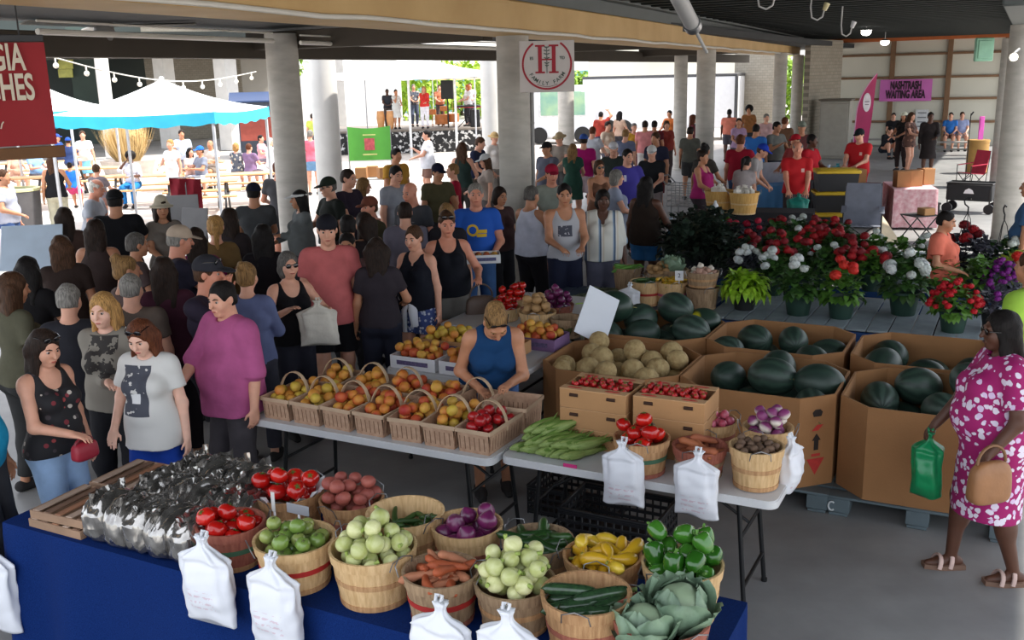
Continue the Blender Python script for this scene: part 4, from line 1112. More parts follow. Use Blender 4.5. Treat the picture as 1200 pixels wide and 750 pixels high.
p = B(475, 600, .345, .235, 'half empty pale basket of green pepper pods in the back row'); fill(p, .125, .13, 26, OKRA, .022, 'slim green pepper pod in the half empty pale basket', 'pepper', 'green pepper pods in the back row', long=True, dome=.2)
p = B(547, 614, .31, .215, 'basket of purple onions in the back row behind the sweet potatoes', (WOOD, WOODR)); fill(p, .11, .11, 12, PONION, .045, 'purple onion in the basket behind the sweet potatoes', 'onion', 'purple onions behind the sweet potatoes', dome=.1)
p = B(517, 668, .305, .215, 'basket of sweet potatoes between the two baskets of pale onions', (WOODG, WOODR), RED_); fill(p, .095, .165, 18, CARROT, .026, 'orange brown sweet potato in the basket between the pale onions', 'sweet potato', 'sweet potatoes on the blue table', long=True, pitch=.55)
p = B(603, 680, .315, .20, 'grey wooden basket heaped with pale onions beside the zucchini', (WOODG, WOODD)); fill(p, .12, .15, 26, ONION, .036, 'pale onion in the grey basket beside the zucchini', 'onion', 'pale onions in the grey basket', spin=1.7)
p = B(630, 632, .30, .20, 'basket heaped with dark green cucumbers in the back row', (WOODG, WOODD)); fill(p, .10, .14, 22, CUKE, .026, 'dark green cucumber heaped in the back row basket', 'cucumber', 'cucumbers in the back row', long=True, pitch=.5)
p = B(706, 650, .315, .215, 'basket of yellow crookneck squash in the back row', (WOODD, WOODG)); fill(p, .115, .15, 24, SQUASH, .03, 'yellow crookneck squash in the back row basket', 'squash', 'yellow squash in the back row', long=True, pitch=.4, sc=(.8, 1.))
p = B(687, 695, .335, .235, 'brown basket of zucchini at the front edge of the blue table', (WOODD, WOOD), WOODR); fill(p, .085, .155, 8, ZUKE, .029, 'long dark zucchini lying in the brown front basket', 'zucchini', 'zucchini in the front basket', long=True, pitch=.12, yaw=GA * .2 + .35, dome=.2)
p = B(800, 660, .315, .235, 'pale basket heaped with green bell peppers at the table end', (WOOD, WOOD)); fill(p, .12, .16, 18, PEPPER, .045, 'glossy green bell pepper in the pale basket at the table end', 'pepper', 'bell peppers at the table end', spin=1.3)
p = B(775, 722, .35, .20, 'red stained basket of cabbages at the front corner of the blue table', (WOODR, WOODR), WOODR)
for (dx, dy, dz, s) in ((-.07, -.045, .185, .95), (.075, .03, .215, 1.05), (.0, .09, .14, .8)):
    put(CABB, p + Vector((dx, dy, dz)), (RND.uniform(-.5, .5), RND.uniform(-.4, .4), RND.uniform(0, 6)), 'pale green cabbage with loose leaves in the red stained basket', 'cabbage', 'cabbages in the red stained basket', s)

for (px, py, w, h, rgb, lb) in ((349, 597, .13, .05, (150, 152, 158), 'grey blank card sign behind the green tomatoes'), (320, 588, .022, .10, (214, 214, 210), 'narrow white plastic stake between the two tomato baskets')):
    q = P(px, py, TZ + .24); m = MB(); m.box((0, 0, 0), (w, .006, h), None, .002); o = m.build('price_card', M(rgb, .5, .03), None, q, GA); tag(o, lb, 'card'); m = MB(); m.box((0, .004, -.12), (.012, .006, .22), None, .002); m.build('stake', PAPER, o)
# shiny clear bags
def film(N, L, b, tc):
    n = N.new('ShaderNodeTexNoise'); n.inputs['Scale'].default_value = 6; n.inputs['Detail'].default_value = 1; n.inputs['Distortion'].default_value = 1.2
    mp = N.new('ShaderNodeMapping'); mp.inputs['Scale'].default_value = (1.6, .8, .7); L.new(tc.outputs['Object'], mp.inputs[0]); L.new(mp.outputs[0], n.inputs['Vector'])
    bp = N.new('ShaderNodeBump'); bp.inputs['Strength'].default_value = .55; bp.inputs['Distance'].default_value = .05; L.new(n.outputs['Fac'], bp.inputs['Height'])
    n2 = N.new('ShaderNodeTexNoise'); n2.inputs['Scale'].default_value = 14; L.new(tc.outputs['Object'], n2.inputs['Vector'])
    r = ramp(N, [(.35, (120, 116, 112)), (.65, (176, 172, 166))]); L.new(n2.outputs['Fac'], r.inputs[0]); L.new(r.outputs[0], b.inputs['Base Color'])
    b.inputs['Metallic'].default_value = .8; b.inputs['Roughness'].default_value = .14; b.inputs['Coat Weight'].default_value = .8; b.inputs['Coat Roughness'].default_value = .04
    L.new(bp.outputs[0], b.inputs['Normal']); L.new(bp.outputs[0], b.inputs['Coat Normal'])
FILM = MN('film', film)
def crumple(k):
    def fn(d):
        q = Vector(d); sx = lambda v: math.copysign(abs(v) ** .55, v)
        p = Vector((sx(q.x), sx(q.y), sx(q.z)))
        f = 0
        for o in range(2):
            v = p * (1.15 * 1.9 ** o) + Vector((k * 3.7, o * 5.1, 1.3)); f += (.5 - abs(NZ.noise(v))) / 1.6 ** o
        p *= 1 + .13 * (f - .6)
        if p.z > .3: p = Vector((p.x * (1 - .25 * (p.z - .3)), p.y * (1 - .65 * (p.z - .3)), p.z * (1 + .25 * NZ.noise(Vector((p.x * 3, k, 0))))))
        return p
    b = MB(); b.ball((0, 0, .012), (.085, .15, .118), 56, 40, fn)
    # standing folded lip of film on top
    m = MB(); V = []; Fs = []; nn = 22
    for i in range(nn + 1):
        t = i / nn
        for j in range(4): V.append(((NZ.noise(Vector((t * 5, k, j))) * .03), (t - .5) * .24, .085 + j * .022 + .018 * NZ.noise(Vector((t * 7, k, j * .4)))))
    for i in range(nn):
        for j in range(3): Fs.append((i * 4 + j, i * 4 + j + 1, i * 4 + j + 5, i * 4 + j + 4))
    m.add(V, Fs)
    return b.mesh('produce_bag', FILM, True, 25), m.mesh('bag_lip', FILM, True, 25)
CR = [crumple(k) for k in range(5)]
k = 0
for v in (3.06, 3.33, 3.58):
    for i in range(5):
        u = -3.85 + i * .145 + (.05 if v > 3.2 else 0)
        c_ = CR[k % 5]; k += 1
        if v > 3.5 and i > 3: continue
        o = ob('produce_bag', c_[0], None, UV(u, v, TZ + .105 + .006), rot=(RND.uniform(-.06, .06), RND.uniform(-.12, .12), GA + RND.uniform(-.2, .2) + (PI if k % 2 else 0)))
        tag(o, 'crinkled clear plastic produce bag with bright reflections in the shiny pile', 'bag', 'shiny plastic bags on the blue table'); ob('bag_lip', c_[1], o)
# slatted wooden flats on the far left of the blue table
LBL = {0: 'bottom slatted flat of the near stack left of the shiny bags', 1: 'top slatted flat of the near stack left of the shiny bags', 2: 'bottom slatted flat of the far stack behind the shiny bags', 3: 'top slatted flat of the far stack behind the shiny bags'}
for i, (u, v, z) in enumerate(((-4.14, 3.12, 0), (-4.13, 3.13, .05), (-4.16, 3.52, 0), (-4.15, 3.51, .05))):
    root = thing('wooden_flat', LBL[i], 'crate', UV(u, v, TZ + .002 + z), GA + R_(3 * (i % 2)))
    b = MB(); b.box((0, -.17, .022), (.38, .012, .044), None, .002); b.box((0, .17, .022), (.38, .012, .044), None, .002); b.box((-.185, 0, .022), (.012, .34, .044), None, .002); b.box((.185, 0, .022), (.012, .34, .044), None, .002); b.box((0, 0, .01), (.36, .33, .01), None, .002)
    b.build('frame', M((150, 120, 96), .8, .15, 6, stretch=(1, 12, 1)), root)
    for j in range(5):
        b = MB(); b.box((-.15 + j * .075, 0, .044), (.042, .34, .008), None, .002); b.build('slat', [M((170, 146, 128), .7), M((112, 84, 66), .7), M((150, 104, 76), .7)][j % 3], root)
# white bags hanging from the front table
for (px, py, w, h, sd, lb) in ((238, 628, .135, .40, 1, 'white plastic bag hanging below the big red tomatoes, leftmost on the blue cloth'), (318, 652, .125, .42, 2, 'white plastic bag hanging below the green tomatoes on the blue cloth'),
                               (513, 704, .125, .40, 4, 'white plastic bag hanging below the sweet potatoes on the blue cloth'), (592, 714, .12, .40, 5, 'white plastic bag hanging below the grey onion basket on the blue cloth')):
    p = PV(px, py, 2.83 if px < 400 else 2.81); hang_bag(p, lb, w, h, sd)

p = PV(-22, 628, 2.84); hang_bag(p, 'big white bag hanging at the left end of the blue table', .2, .5, 3)
# ------------------------------------------------------------------ handled peach baskets (tills)
def till_mat(N, L, b, tc):
    s = N.new('ShaderNodeSeparateXYZ'); L.new(tc.outputs['Object'], s.inputs[0]); g = N.new('ShaderNodeSeparateXYZ'); L.new(tc.outputs['Normal'], g.inputs[0])
    f = math_(N, L, 'GREATER_THAN', math_(N, L, 'ABSOLUTE', g.outputs['X']), .6)
    v = math_(N, L, 'ADD', math_(N, L, 'MULTIPLY', s.outputs['Y'], f), math_(N, L, 'MULTIPLY', s.outputs['X'], math_(N, L, 'SUBTRACT', 1., f)))
    st = math_(N, L, 'MULTIPLY', math_(N, L, 'GREATER_THAN', math_(N, L, 'SINE', math_(N, L, 'MULTIPLY', v, 190.)), .82), math_(N, L, 'LESS_THAN', math_(N, L, 'ABSOLUTE', math_(N, L, 'SUBTRACT', s.outputs['Z'], .062)), .042))
    n = N.new('ShaderNodeTexNoise'); n.inputs['Scale'].default_value = 25; L.new(tc.outputs['Object'], n.inputs['Vector']); r = ramp(N, [(.3, (170, 134, 108)), (.7, (194, 160, 132))]); L.new(n.outputs['Fac'], r.inputs[0])
    L.new(mix_(N, L, st, r.outputs[0], (118, 86, 64)), b.inputs['Base Color']); b.inputs['Roughness'].default_value = .8
TILL = MN('till', till_mat); TILLI = M((190, 162, 134), .8, .08, 6)
def till(c, label, rz=GA, w=.235, d=.42, h=.15, handle=True, group=None, hl=0.):
    root = thing('handled_basket', label, 'basket', c, rz, group)
    def side(a, b_, nrm):
        m = MB(); a, b_ = Vector(a), Vector(b_); n = 5
        o = Vector(nrm) * .016
        V = [a, b_, b_ + o + Vector((0, 0, h)), a + o + Vector((0, 0, h))]; i = Vector(nrm) * -.006; V += [p + i for p in V]
        m.add(V, [(0, 1, 2, 3), (7, 6, 5, 4), (3, 2, 6, 7), (1, 5, 6, 2), (4, 0, 3, 7), (5, 1, 0, 4)])
        # dark slots between the veneer strips
        return m.build('side_panel', TILL, root, smooth=False)
    x, y = w / 2 - .016, d / 2 - .016
    side((-x, -y, 0), (x, -y, 0), (0, -1, 0)); side((x, -y, 0), (x, y, 0), (1, 0, 0)); side((x, y, 0), (-x, y, 0), (0, 1, 0)); side((-x, y, 0), (-x, -y, 0), (-1, 0, 0))
    m = MB(); m.box((0, 0, .006), (2 * x, 2 * y, .01), None, .002); m.build('bottom_board', TILLI, root)
    m = MB()
    for (a, b_) in (((-w / 2, -d / 2), (w / 2, -d / 2)), ((w / 2, -d / 2), (w / 2, d / 2)), ((w / 2, d / 2), (-w / 2, d / 2)), ((-w / 2, d / 2), (-w / 2, -d / 2))): m.beam((a[0], a[1], h - .012), (b_[0], b_[1], h - .012), .008, .026, .002)
    m.build('rim_band', TILLI, root)
    if handle:
        m = MB(); pts = []
        for k in range(13): a = PI * k / 12; pts.append((w / 2 * math.cos(a) * 1.02, hl + .012 * math.sin(a), h - .05 + .17 * math.sin(a)))
        V = []; Fs = []
        for k, p in enumerate(pts):
            a = PI * k / 12; q = Vector(p)
            for (o, yy) in ((.0, -.014), (0, .014), (.004, .014), (.004, -.014)): V.append(q + Vector((math.cos(a) * o, yy, math.sin(a) * o)))
        for k in range(12):
            for j in range(4): Fs.append((k * 4 + j, k * 4 + (j + 1) % 4, k * 4 + 4 + (j + 1) % 4, k * 4 + 4 + j))
        m.add(V, Fs); m.build('handle', M((196, 168, 136), .7, .1, 8), root)
    return root
ordw = ['leftmost', 'second from left', 'third from left', 'fourth from left', 'fifth from left', 'sixth from left', 'rightmost']
for i in range(7):
    u = -4.235 + i * .250; c = UV(u, 4.93, TZ + .001); kinds = [YPEACH, YPEACH, PEACH, PEACH, PEACH, YPEACH, APPLE][i]; fr = ['yellow peaches', 'mixed peaches', 'rosy peaches', 'orange peaches', 'red and yellow peaches', 'golden peaches', 'red plums'][i]
    till(c, 'handled basket of %s, %s in the front row' % (fr, ordw[i]), GA + R_(RND.uniform(-5, 5)), group=None)
    one = {'yellow peaches': 'yellow peach', 'mixed peaches': 'yellow or green peach', 'rosy peaches': 'rosy peach', 'orange peaches': 'orange peach', 'red and yellow peaches': 'red and yellow peach', 'golden peaches': 'golden peach', 'red plums': 'red plum'}[fr]
    fill(c, 0, .085, 15, kinds, .037, '%s in the handled basket, %s in the front row' % (one, ordw[i]), 'plum' if i == 6 else 'peach', 'fruit in the %s front basket' % ordw[i], rz=GA, dome=.25, sample=rect(.07, .15))
bk = [(-4.16, 5.37, YPEACH, 'yellow peaches, at the left end of the back row', 12), (-3.86, 5.38, YPEACH, 'golden peaches, second in the back row', 12), (-3.58, 5.38, PEACH, 'orange peaches, third in the back row', 14), (-3.30, 5.36, PEACH, 'red and green peaches, fourth in the back row', 12), (-3.02, 5.36, YPEACH, 'a few yellow peaches beside the hands of the vendor', 4)]
for i, (u, v, kd, lb, n) in enumerate(bk):
    c = UV(u, v - .06, TZ + .001); till(c, 'handled basket of ' + lb, GA + R_(RND.uniform(-4, 4)), .24, .32, .15, i != 3)
    fill(c, 0, .085 if n > 6 else .03, n, kd, .037, 'peach in the handled basket of ' + lb, 'peach', 'peaches in back basket of ' + lb.split(',')[0], rz=GA, dome=.25, sample=rect(.075, .11))
till(UV(-2.75, 5.27, TZ + .001), 'empty handled basket in front of the bending vendor at the table corner', GA + R_(4), .30, .3, .17, False)

# ------------------------------------------------------------------ corn, crates and baskets on the second folding table
for k in range(26):
    lay = k // 11; u = -2.46 + .028 * (k % 11) * 1.25 + RND.uniform(-.012, .012) + lay * .02; v = 4.93 + RND.uniform(-.035, .035) + .03 * lay
    put(CORN, UV(u, v, TZ + .034 + lay * .05), (RND.uniform(-.25, .25), RND.uniform(-.1, .1) - .08 * lay, GA + R_(58) + RND.uniform(-.22, .22)), 'ear of corn in a green husk on the white folding table', 'corn', 'corn ears heaped on the folding table', .95)
b = MB(); b.box((0, 0, 0), (.085, .003, .022), None, .001); tag(b.build('price_tag', M((200, 50, 120), .6, .05), None, PV(668, 546, 4.757), GA), 'small magenta tag stuck to the white folding table edge under the corn', 'tag')
def carton(c, label, rz=GA, w=.42, d=.33, h=.115, open_=False):
    root = thing('carton', label, 'carton', c, rz); t = .006
    m = MB()
    for sy in (-1, 1): m.box((0, sy * (d / 2 - t / 2), h / 2), (w, t, h), None, .001)
    for sx in (-1, 1): m.box((sx * (w / 2 - t / 2), 0, h / 2), (t, d - .012, h), None, .001)
    m.box((0, 0, .004), (w - .01, d - .01, .006), None, .001); m.build('carton_wall', CARD, root)
    m = MB()
    for sy in (-1, 1): m.box((0, sy * (d / 2 - .035), h + .002), (w, .07, .005), None, .001)
    m.build('top_flap', M((198, 156, 112), .85, .06, 3), root)
    for x in (-.28, .28):
        m = MB(); m.tube([(x * w - .026, -d / 2 - .001, h * .72), (x * w + .026, -d / 2 - .001, h * .72)], .0105, 10); m.build('hand_hole', M((58, 36, 24), .9), root)
    for x in (-.3, .27):
        for sy in (-1, 1): m = MB(); m.ball((x * w, sy * (d / 2 - .035), h + .0045), (.05, .014, .0025), 14, 6); m.build('red_print', M((196, 70, 58), .8, .2, 60), root)
    return root
pL = UV(-2.36, 5.52); 
cl0 = P(640, 462, TZ + .36); uL, vL = uv(cl0)
for st, (u, tagw) in enumerate(((uL + .23, 'left'), (uL + .68, 'right'))):
    nlay = 3
    for k in range(nlay):
        lb = {('left', 0): 'bottom carton of the stack standing behind the corn', ('left', 1): 'middle carton of the stack standing behind the corn', ('left', 2): 'top carton with strawberries, of the stack behind the corn', ('right', 0): 'bottom carton of the stack behind the red tomatoes', ('right', 1): 'middle carton of the stack behind the red tomatoes', ('right', 2): 'top carton with strawberries, of the stack behind the red tomatoes'}[(tagw, k)]
        c = UV(u, 5.24 + (.0 if st == 0 else .03), TZ + .001 + k * .121); carton(c, lb, GA + R_(1.5 * st))
    fill(c, 0, .075, 60, STRAW, .019, 'strawberry in the top carton behind the %s' % ('corn' if st == 0 else 'red tomatoes'), 'strawberry', 'strawberries in the carton behind the %s' % ('corn' if st == 0 else 'red tomatoes'), rz=GA, dome=.1, sample=rect(.17, .085))
def B2(px, py, D, h, label, mats, stripe=None, z=TZ, **k):
    p = P(px, py, z + h); base = Vector((p.x, p.y, z + .001)); tub(base, D / 2, D / 2 * .82, h, label, mats, stripe, rz=RND.uniform(0, 6), **k); return base
p = B2(752, 512, .30, .205, 'pink rimmed basket of large red tomatoes on the white folding table', (WOODD, WOODR), GRN_); fill(p, .105, .14, 10, TOM, .047, 'large red tomato in the pink rimmed basket on the folding table', 'tomato', 'tomatoes on the folding table')
p = B2(820, 522, .285, .17, 'shallow pink basket of sweet potatoes on the white folding table', (WOODR, WOODG)); fill(p, .08, .10, 12, SWEET, .03, 'pale brown sweet potato in the shallow pink basket on the folding table', 'sweet potato', 'sweet potatoes on the folding table', long=True, pitch=.4)
p = B2(835, 492, .28, .17, 'basket of pink radishes behind the sweet potatoes on the folding table', (WOOD, WOODR)); fill(p, .105, .10, 30, SHAL, .027, 'round pink radish in the basket on the folding table', 'radish', 'pink radishes on the folding table')
p = B2(900, 500, .27, .20, 'pale basket of purple turnips at the far corner of the folding table', (WOOD, WOOD), PINK_); fill(p, .095, .14, 20, TURN, .033, 'purple and white turnip in the pale basket on the folding table', 'turnip', 'turnips on the folding table'); 
p = B2(887, 522, .275, .225, 'tan basket of small brown potatoes at the near end of the folding table', (WOOD, WOODD)); fill(p, .10, .165, 34, DKPOT, .023, 'small dark brown potato in the tan basket on the folding table', 'potato', 'small brown potatoes on the folding table', dome=.1)
for (px, py, w, h, sd, lb) in ((731, 517, .115, .36, 7, 'white plastic bag hanging below the red tomatoes from the white folding table'), (818, 529, .115, .36, 9, 'white plastic bag hanging below the sweet potatoes from the white folding table'), (922, 520, .09, .3, 12, 'white plastic bag hanging from the end corner of the white folding table')):
    p = PV(px, py, 4.70) if px < 900 else PV(928, 512, 5.1); hang_bag(p, lb, w, h, sd, GA if px < 900 else GA + R_(80))
# black lug crates under the folding tables
def lug(c, label, w=.6, d=.4, h=.2, rz=GA):
    root = thing('black_crate', label, 'crate', c, rz); m = MB(); K = M((24, 25, 28), .4, .05)
    for sy in (-1, 1):
        for j in range(4): m.box((0, sy * d / 2, .03 + j * (h - .05) / 3), (w, .012, .022), None, .002)
        for j in range(13): m.box((-w / 2 + j * w / 12, sy * d / 2, h / 2), (.012, .011, h), None, .002)
    for sx in (-1, 1):
        for j in range(4): m.box((sx * w / 2, 0, .03 + j * (h - .05) / 3), (.012, d, .022), None, .002)
        for j in range(9): m.box((sx * w / 2, -d / 2 + j * d / 8, h / 2), (.011, .012, h), None, .002)
    m.build('lattice_side', K, root); m = MB(); m.box((0, 0, .008), (w, d, .012), None, .002); m.build('crate_floor', K, root)
    m = MB()
    for (a, b_) in (((-w / 2, -d / 2), (w / 2, -d / 2)), ((w / 2, -d / 2), (w / 2, d / 2)), ((w / 2, d / 2), (-w / 2, d / 2)), ((-w / 2, d / 2), (-w / 2, -d / 2))): m.beam((a[0], a[1], h), (b_[0], b_[1], h), .022, .018, .003)
    m.build('rim', K, root)
q = P(690, 640, 0)
lug(UV(-1.98, 5.1, 0), 'bottom black lattice crate on the floor under the corn table'); lug(UV(-1.97, 5.1, .21), 'upper black lattice crate stacked under the corn table')
lug(UV(-2.5, 5.75, 0), 'black lattice crate on the floor behind the corn table')

# ------------------------------------------------------------------ octagonal melon bins on pallets
PAL = M((94, 108, 114), .7, .12, 4); 
def pallet(u, v, label, mat=PAL, w=1.12, d=1.02):
    root = thing('pallet', label, 'pallet', UV(u, v), GA)
    for j in range(7): m = MB(); m.box((0, -d / 2 + .06 + j * (d - .12) / 6, .128), (w, .11, .018), None, .003); m.build('deck_board', mat, root)
    for sx in (-1, 0, 1):
        for sy in (-1, 0, 1): m = MB(); m.box((sx * (w / 2 - .07), sy * (d / 2 - .06), .07), (.14, .11, .098), None, .004); m.build('block', mat, root)
    for sx in (-1, 0, 1): m = MB(); m.box((sx * (w / 2 - .07), 0, .011), (.12, d, .02), None, .003); m.build('bottom_board', mat, root)
    return root
def octo(w, d, c): return [(-w / 2 + c, -d / 2), (w / 2 - c, -d / 2), (w / 2, -d / 2 + c), (w / 2, d / 2 - c), (w / 2 - c, d / 2), (-w / 2 + c, d / 2), (-w / 2, d / 2 - c), (-w / 2, -d / 2 + c)]
def bin_(u, v, label, h=.64, w=1.09, d=.98, c=.20, rz=0., marks=False):
    root = thing('melon_bin', label, 'bin', UV(u, v, .138), GA + rz); m = MB(); t = .014
    o = octo(w, d, c); i = octo(w - 2 * t, d - 2 * t, c - t * .6); n = 8
    V = [(x, y, 0) for x, y in o] + [(x, y, h) for x, y in o] + [(x, y, .012) for x, y in i] + [(x, y, h) for x, y in i]
    Fs = [(k, (k + 1) % n, n + (k + 1) % n, n + k) for k in range(n)] + [(2 * n + (k + 1) % n, 2 * n + k, 3 * n + k, 3 * n + (k + 1) % n) for k in range(n)] + [(n + k, n + (k + 1) % n, 3 * n + (k + 1) % n, 3 * n + k) for k in range(n)] + [tuple(range(n))[::-1], tuple(range(2 * n, 3 * n))]
    m.add(V, Fs); m.build('bin_wall', CARDD, root, smooth=False)
    if marks:      # printed arrow and warning on the corner panel
        m = MB(); a = R_(45); p0 = Vector((w / 2 - c / 2, -d / 2 + c / 2, 0)); rt = Vector((math.cos(a), math.sin(a), 0)); ou = Vector((math.sin(a), -math.cos(a), 0)) * .003
        def pl(pts): m.add([p0 + ou + rt * x + Vector((0, 0, z)) for x, z in pts], [tuple(range(len(pts)))])
        pl([(-.07, .20), (0, .08), (.07, .20)]); m.build('red_arrow', M((190, 56, 50), .8, .1, 30), root, smooth=False); m = MB(); pl([(-.035, .215), (.035, .215), (.035, .235), (-.035, .235)]); m.build('red_bar', M((190, 56, 50), .8, .1, 30), root, smooth=False); m = MB(); pl([(-.04, .40), (.01, .40), (.05, .44), (.0, .44)])
        m.build('red_print', M((190, 56, 50), .8, .1, 30), root, smooth=False)
        m = MB(); pl([(-.018, .26), (.018, .26), (.018, .33), (.035, .33), (0, .38), (-.035, .33), (-.018, .33)]); m.build('black_arrow', M((40, 30, 26), .8), root, smooth=False); m = MB(); pl([(-.03, .50), (.03, .50), (.04, .53), (.02, .55), (-.02, .55), (-.04, .53)])
        m.build('black_print', M((40, 30, 26), .8), root, smooth=False)
    return root
bins = [(-2.62, 6.87, 'octagonal cardboard bin of cantaloupes behind the strawberry cartons', 0), (-1.52, 6.87, 'octagonal cardboard bin of watermelons behind the turnip basket, printed with a red arrow', 1), (-.40, 6.87, 'octagonal cardboard bin of watermelons beside the woman in the floral dress', 0),
        (-2.74, 7.97, 'octagonal cardboard bin of yellow spotted watermelons behind the cantaloupes', 0), (-1.64, 7.95, 'octagonal cardboard bin of watermelons directly below the lime green plant', 0), (-.50, 7.93, 'octagonal cardboard bin of watermelons directly below the red flower pot', 0)]
for i, (u, v, lb, mk_) in enumerate(bins):
    pallet(u, v, 'blue grey pallet under the ' + ['cantaloupe bin', 'watermelon bin with the red arrow', 'watermelon bin beside the woman in the floral dress', 'bin of yellow spotted watermelons', 'bin below the lime green plant', 'bin below the red flower pot'][i])
    bin_(u, v, lb, marks=mk_)
b = MB(); b.tube([(.022 * math.cos(a), -.0, .03 * math.sin(a)) for a in [R_(50 + 26 * k) for k in range(11)]], .006, 8)
o = tag(b.build('pallet_mark', M((214, 218, 220), .7), None, UV(-.93, 6.348, .07), GA), 'white letter C painted on the blue grey pallet block beside the woman in floral', 'marking')
def melons(u, v, zs, spots, label, group, kinds=MELON, sc=1., spotted=()):
    for j, (x, y, z) in enumerate(spots):
        kd = MELONY if j in spotted else kinds
        put(kd, UV(u + x, v + y, .138 + z), (RND.uniform(-.4, .4), RND.uniform(-.35, .35), RND.uniform(0, 6)) if j not in spotted else (0, 0, GA), label if j not in spotted else label.replace('watermelon', 'watermelon with a yellow ground spot'), 'watermelon', group if j not in spotted else group + ', spotted', sc * RND.uniform(.94, 1.1))
def mel_auto(u, v, n, z0, label, group, w=.39, d=.33, r=.145, **k):
    sp = heap(n, r, rect(w, d), z0, .15, .95); melons(u, v, 0, sp, label, group, **k)
mel_auto(-1.52, 6.87, 12, .24, 'dark green watermelon in the bin printed with a red arrow', 'watermelons in the bin with the red arrow')
mel_auto(-.40, 6.87, 12, .18, 'dark green watermelon in the bin beside the woman in the floral dress', 'watermelons beside the woman in the floral dress')
mel_auto(-2.74, 7.97, 13, .30, 'dark green watermelon in the bin behind the cantaloupes', 'watermelons behind the cantaloupes', spotted=(10, 12))
mel_auto(-1.64, 7.95, 11, .20, 'dark green watermelon in the bin below the lime green plant', 'watermelons below the lime green plant')
mel_auto(-.50, 7.93, 11, .14, 'dark green watermelon in the bin below the red flower pot', 'watermelons below the red flower pot')
sp = heap(30, .092, rect(.42, .35), .38, .1, .95)
for (x, y, z) in sp: put(CANTA, UV(-2.62 + x, 6.87 + y, .138 + z), (RND.uniform(-2, 2), RND.uniform(-1, 1), 0), 'netted tan cantaloupe in the octagonal cardboard bin', 'cantaloupe', 'cantaloupes in the bin', RND.uniform(1., 1.16))
# white leaning price board between the bins
b = MB(); b.box((0, 0, 0), (.30, .012, .44), None, .003); o = ob('blank_board', b.mesh('blank_board', M((226, 230, 238), .5, .02)), None, UV(-3.05, 7.40, .95), rot=(R_(-28), R_(30), GA + R_(38)))
tag(o, 'white blank board leaning against the melon bin behind the cantaloupes', 'board')

# ------------------------------------------------------------------ tables of produce behind the vendor
def fruit_flat(u, v, label, kinds, flabel, group, z=TZ + .001, w=.40, d=.3, n=24, r=.037, mat=None, rz=0.):
    root = thing('fruit_flat', label, 'crate', UV(u, v, z), GA + rz); m = MB(); t = .006; h = .1
    for sy in (-1, 1): m.box((0, sy * d / 2, h / 2), (w, t, h), None, .001)
    for sx in (-1, 1): m.box((sx * w / 2, 0, h / 2), (t, d, h), None, .001)
    m.box((0, 0, .004), (w, d, .006), None, .001); m.build('flat_wall', mat or PAPER, root)
    m = MB(); m.box((0, -d / 2 - .0045, h * .5), (w * .7, .002, h * .35), None, .0005); m.build('printed_band', M((96, 84, 120), .7, .3, 50), root)
    fill(UV(u, v, z), 0, .06, n, kinds, r, flabel, 'peach', group, rz=GA, dome=.3, sample=rect(w / 2 - .045, d / 2 - .04))
fruit_flat(-4.02, 6.2, 'white flat of orange peaches at the left corner of the rear peach table', PEACH, 'orange peach in the white flat at the left of the rear table', 'peaches in the left rear flat')
fruit_flat(-3.58, 6.2, 'white flat of peaches right behind the arm of the vendor', PEACH, 'mixed peach in the white flat behind the arm of the vendor', 'peaches in the middle rear flat')
fruit_flat(-4.0, 6.62, 'cardboard flat of yellow peaches in the second row of the rear table', YPEACH, 'yellow peach in the second row flat at the left', 'peaches in the second rear flat', mat=CARD, z=TZ + .03)
fruit_flat(-3.56, 6.62, 'cardboard flat of golden peaches hidden behind the vendor', YPEACH, 'golden peach in the second row flat behind the vendor', 'peaches behind the vendor', mat=CARD, z=TZ + .03)
fruit_flat(-3.42, 7.06, 'purple lined flat of ripe peaches beside the potato basket', PEACH, 'ripe peach in the purple lined flat beside the potatoes', 'peaches beside the potatoes', mat=M((120, 90, 130), .7, .1))
folding_table('white folding table carrying the tomatoes, potatoes and purple onions', -4.6, -3.34, 7.38, 8.9)
p = B2(600, 349, .30, .16, 'pale basket of red tomatoes nearest the round column', (WOOD, WOODR)); fill(p, .11, .10, 22, TOM, .037, 'red tomato in the pale basket nearest the round column', 'tomato', 'tomatoes nearest the round column', sc=(.75, .9))
p = B2(590, 360, .30, .12, 'shallow basket of red tomatoes above the shoulder of the vendor', (WOOD, WOOD)); fill(p, .11, .07, 20, TOM, .034, 'red tomato in the shallow basket above the shoulder of the vendor', 'tomato', 'tomatoes above the vendor', sc=(.7, .8))
p = B2(630, 365, .31, .19, 'basket of brown potatoes above the cantaloupes', (WOOD, WOODD)); fill(p, .115, .13, 18, BRPOT, .042, 'brown potato in the basket above the cantaloupes', 'potato', 'brown potatoes above the cantaloupes', sc=(1., 1.15))
p = B2(652, 357, .30, .16, 'basket of purple onions behind the brown potatoes', (WOODR, WOOD)); fill(p, .11, .11, 24, PONION, .036, 'purple onion in the basket behind the brown potatoes', 'onion', 'purple onions behind the potatoes', sc=(.75, .85))
p = B2(664, 372, .26, .17, 'grey basket of limp greens beside the brown potatoes', (WOODG, WOODG)); 
for k in range(3): o = ob('leafy_bunch', bunch((66, 78, 44), (96, 106, 62), 16, .16, .03, .4, .8), None, p + Vector((RND.uniform(-.05, .05), RND.uniform(-.05, .05), .1))); tag(o, 'limp bunch of greens in the grey basket beside the potatoes', 'greens', 'limp greens in the grey basket')
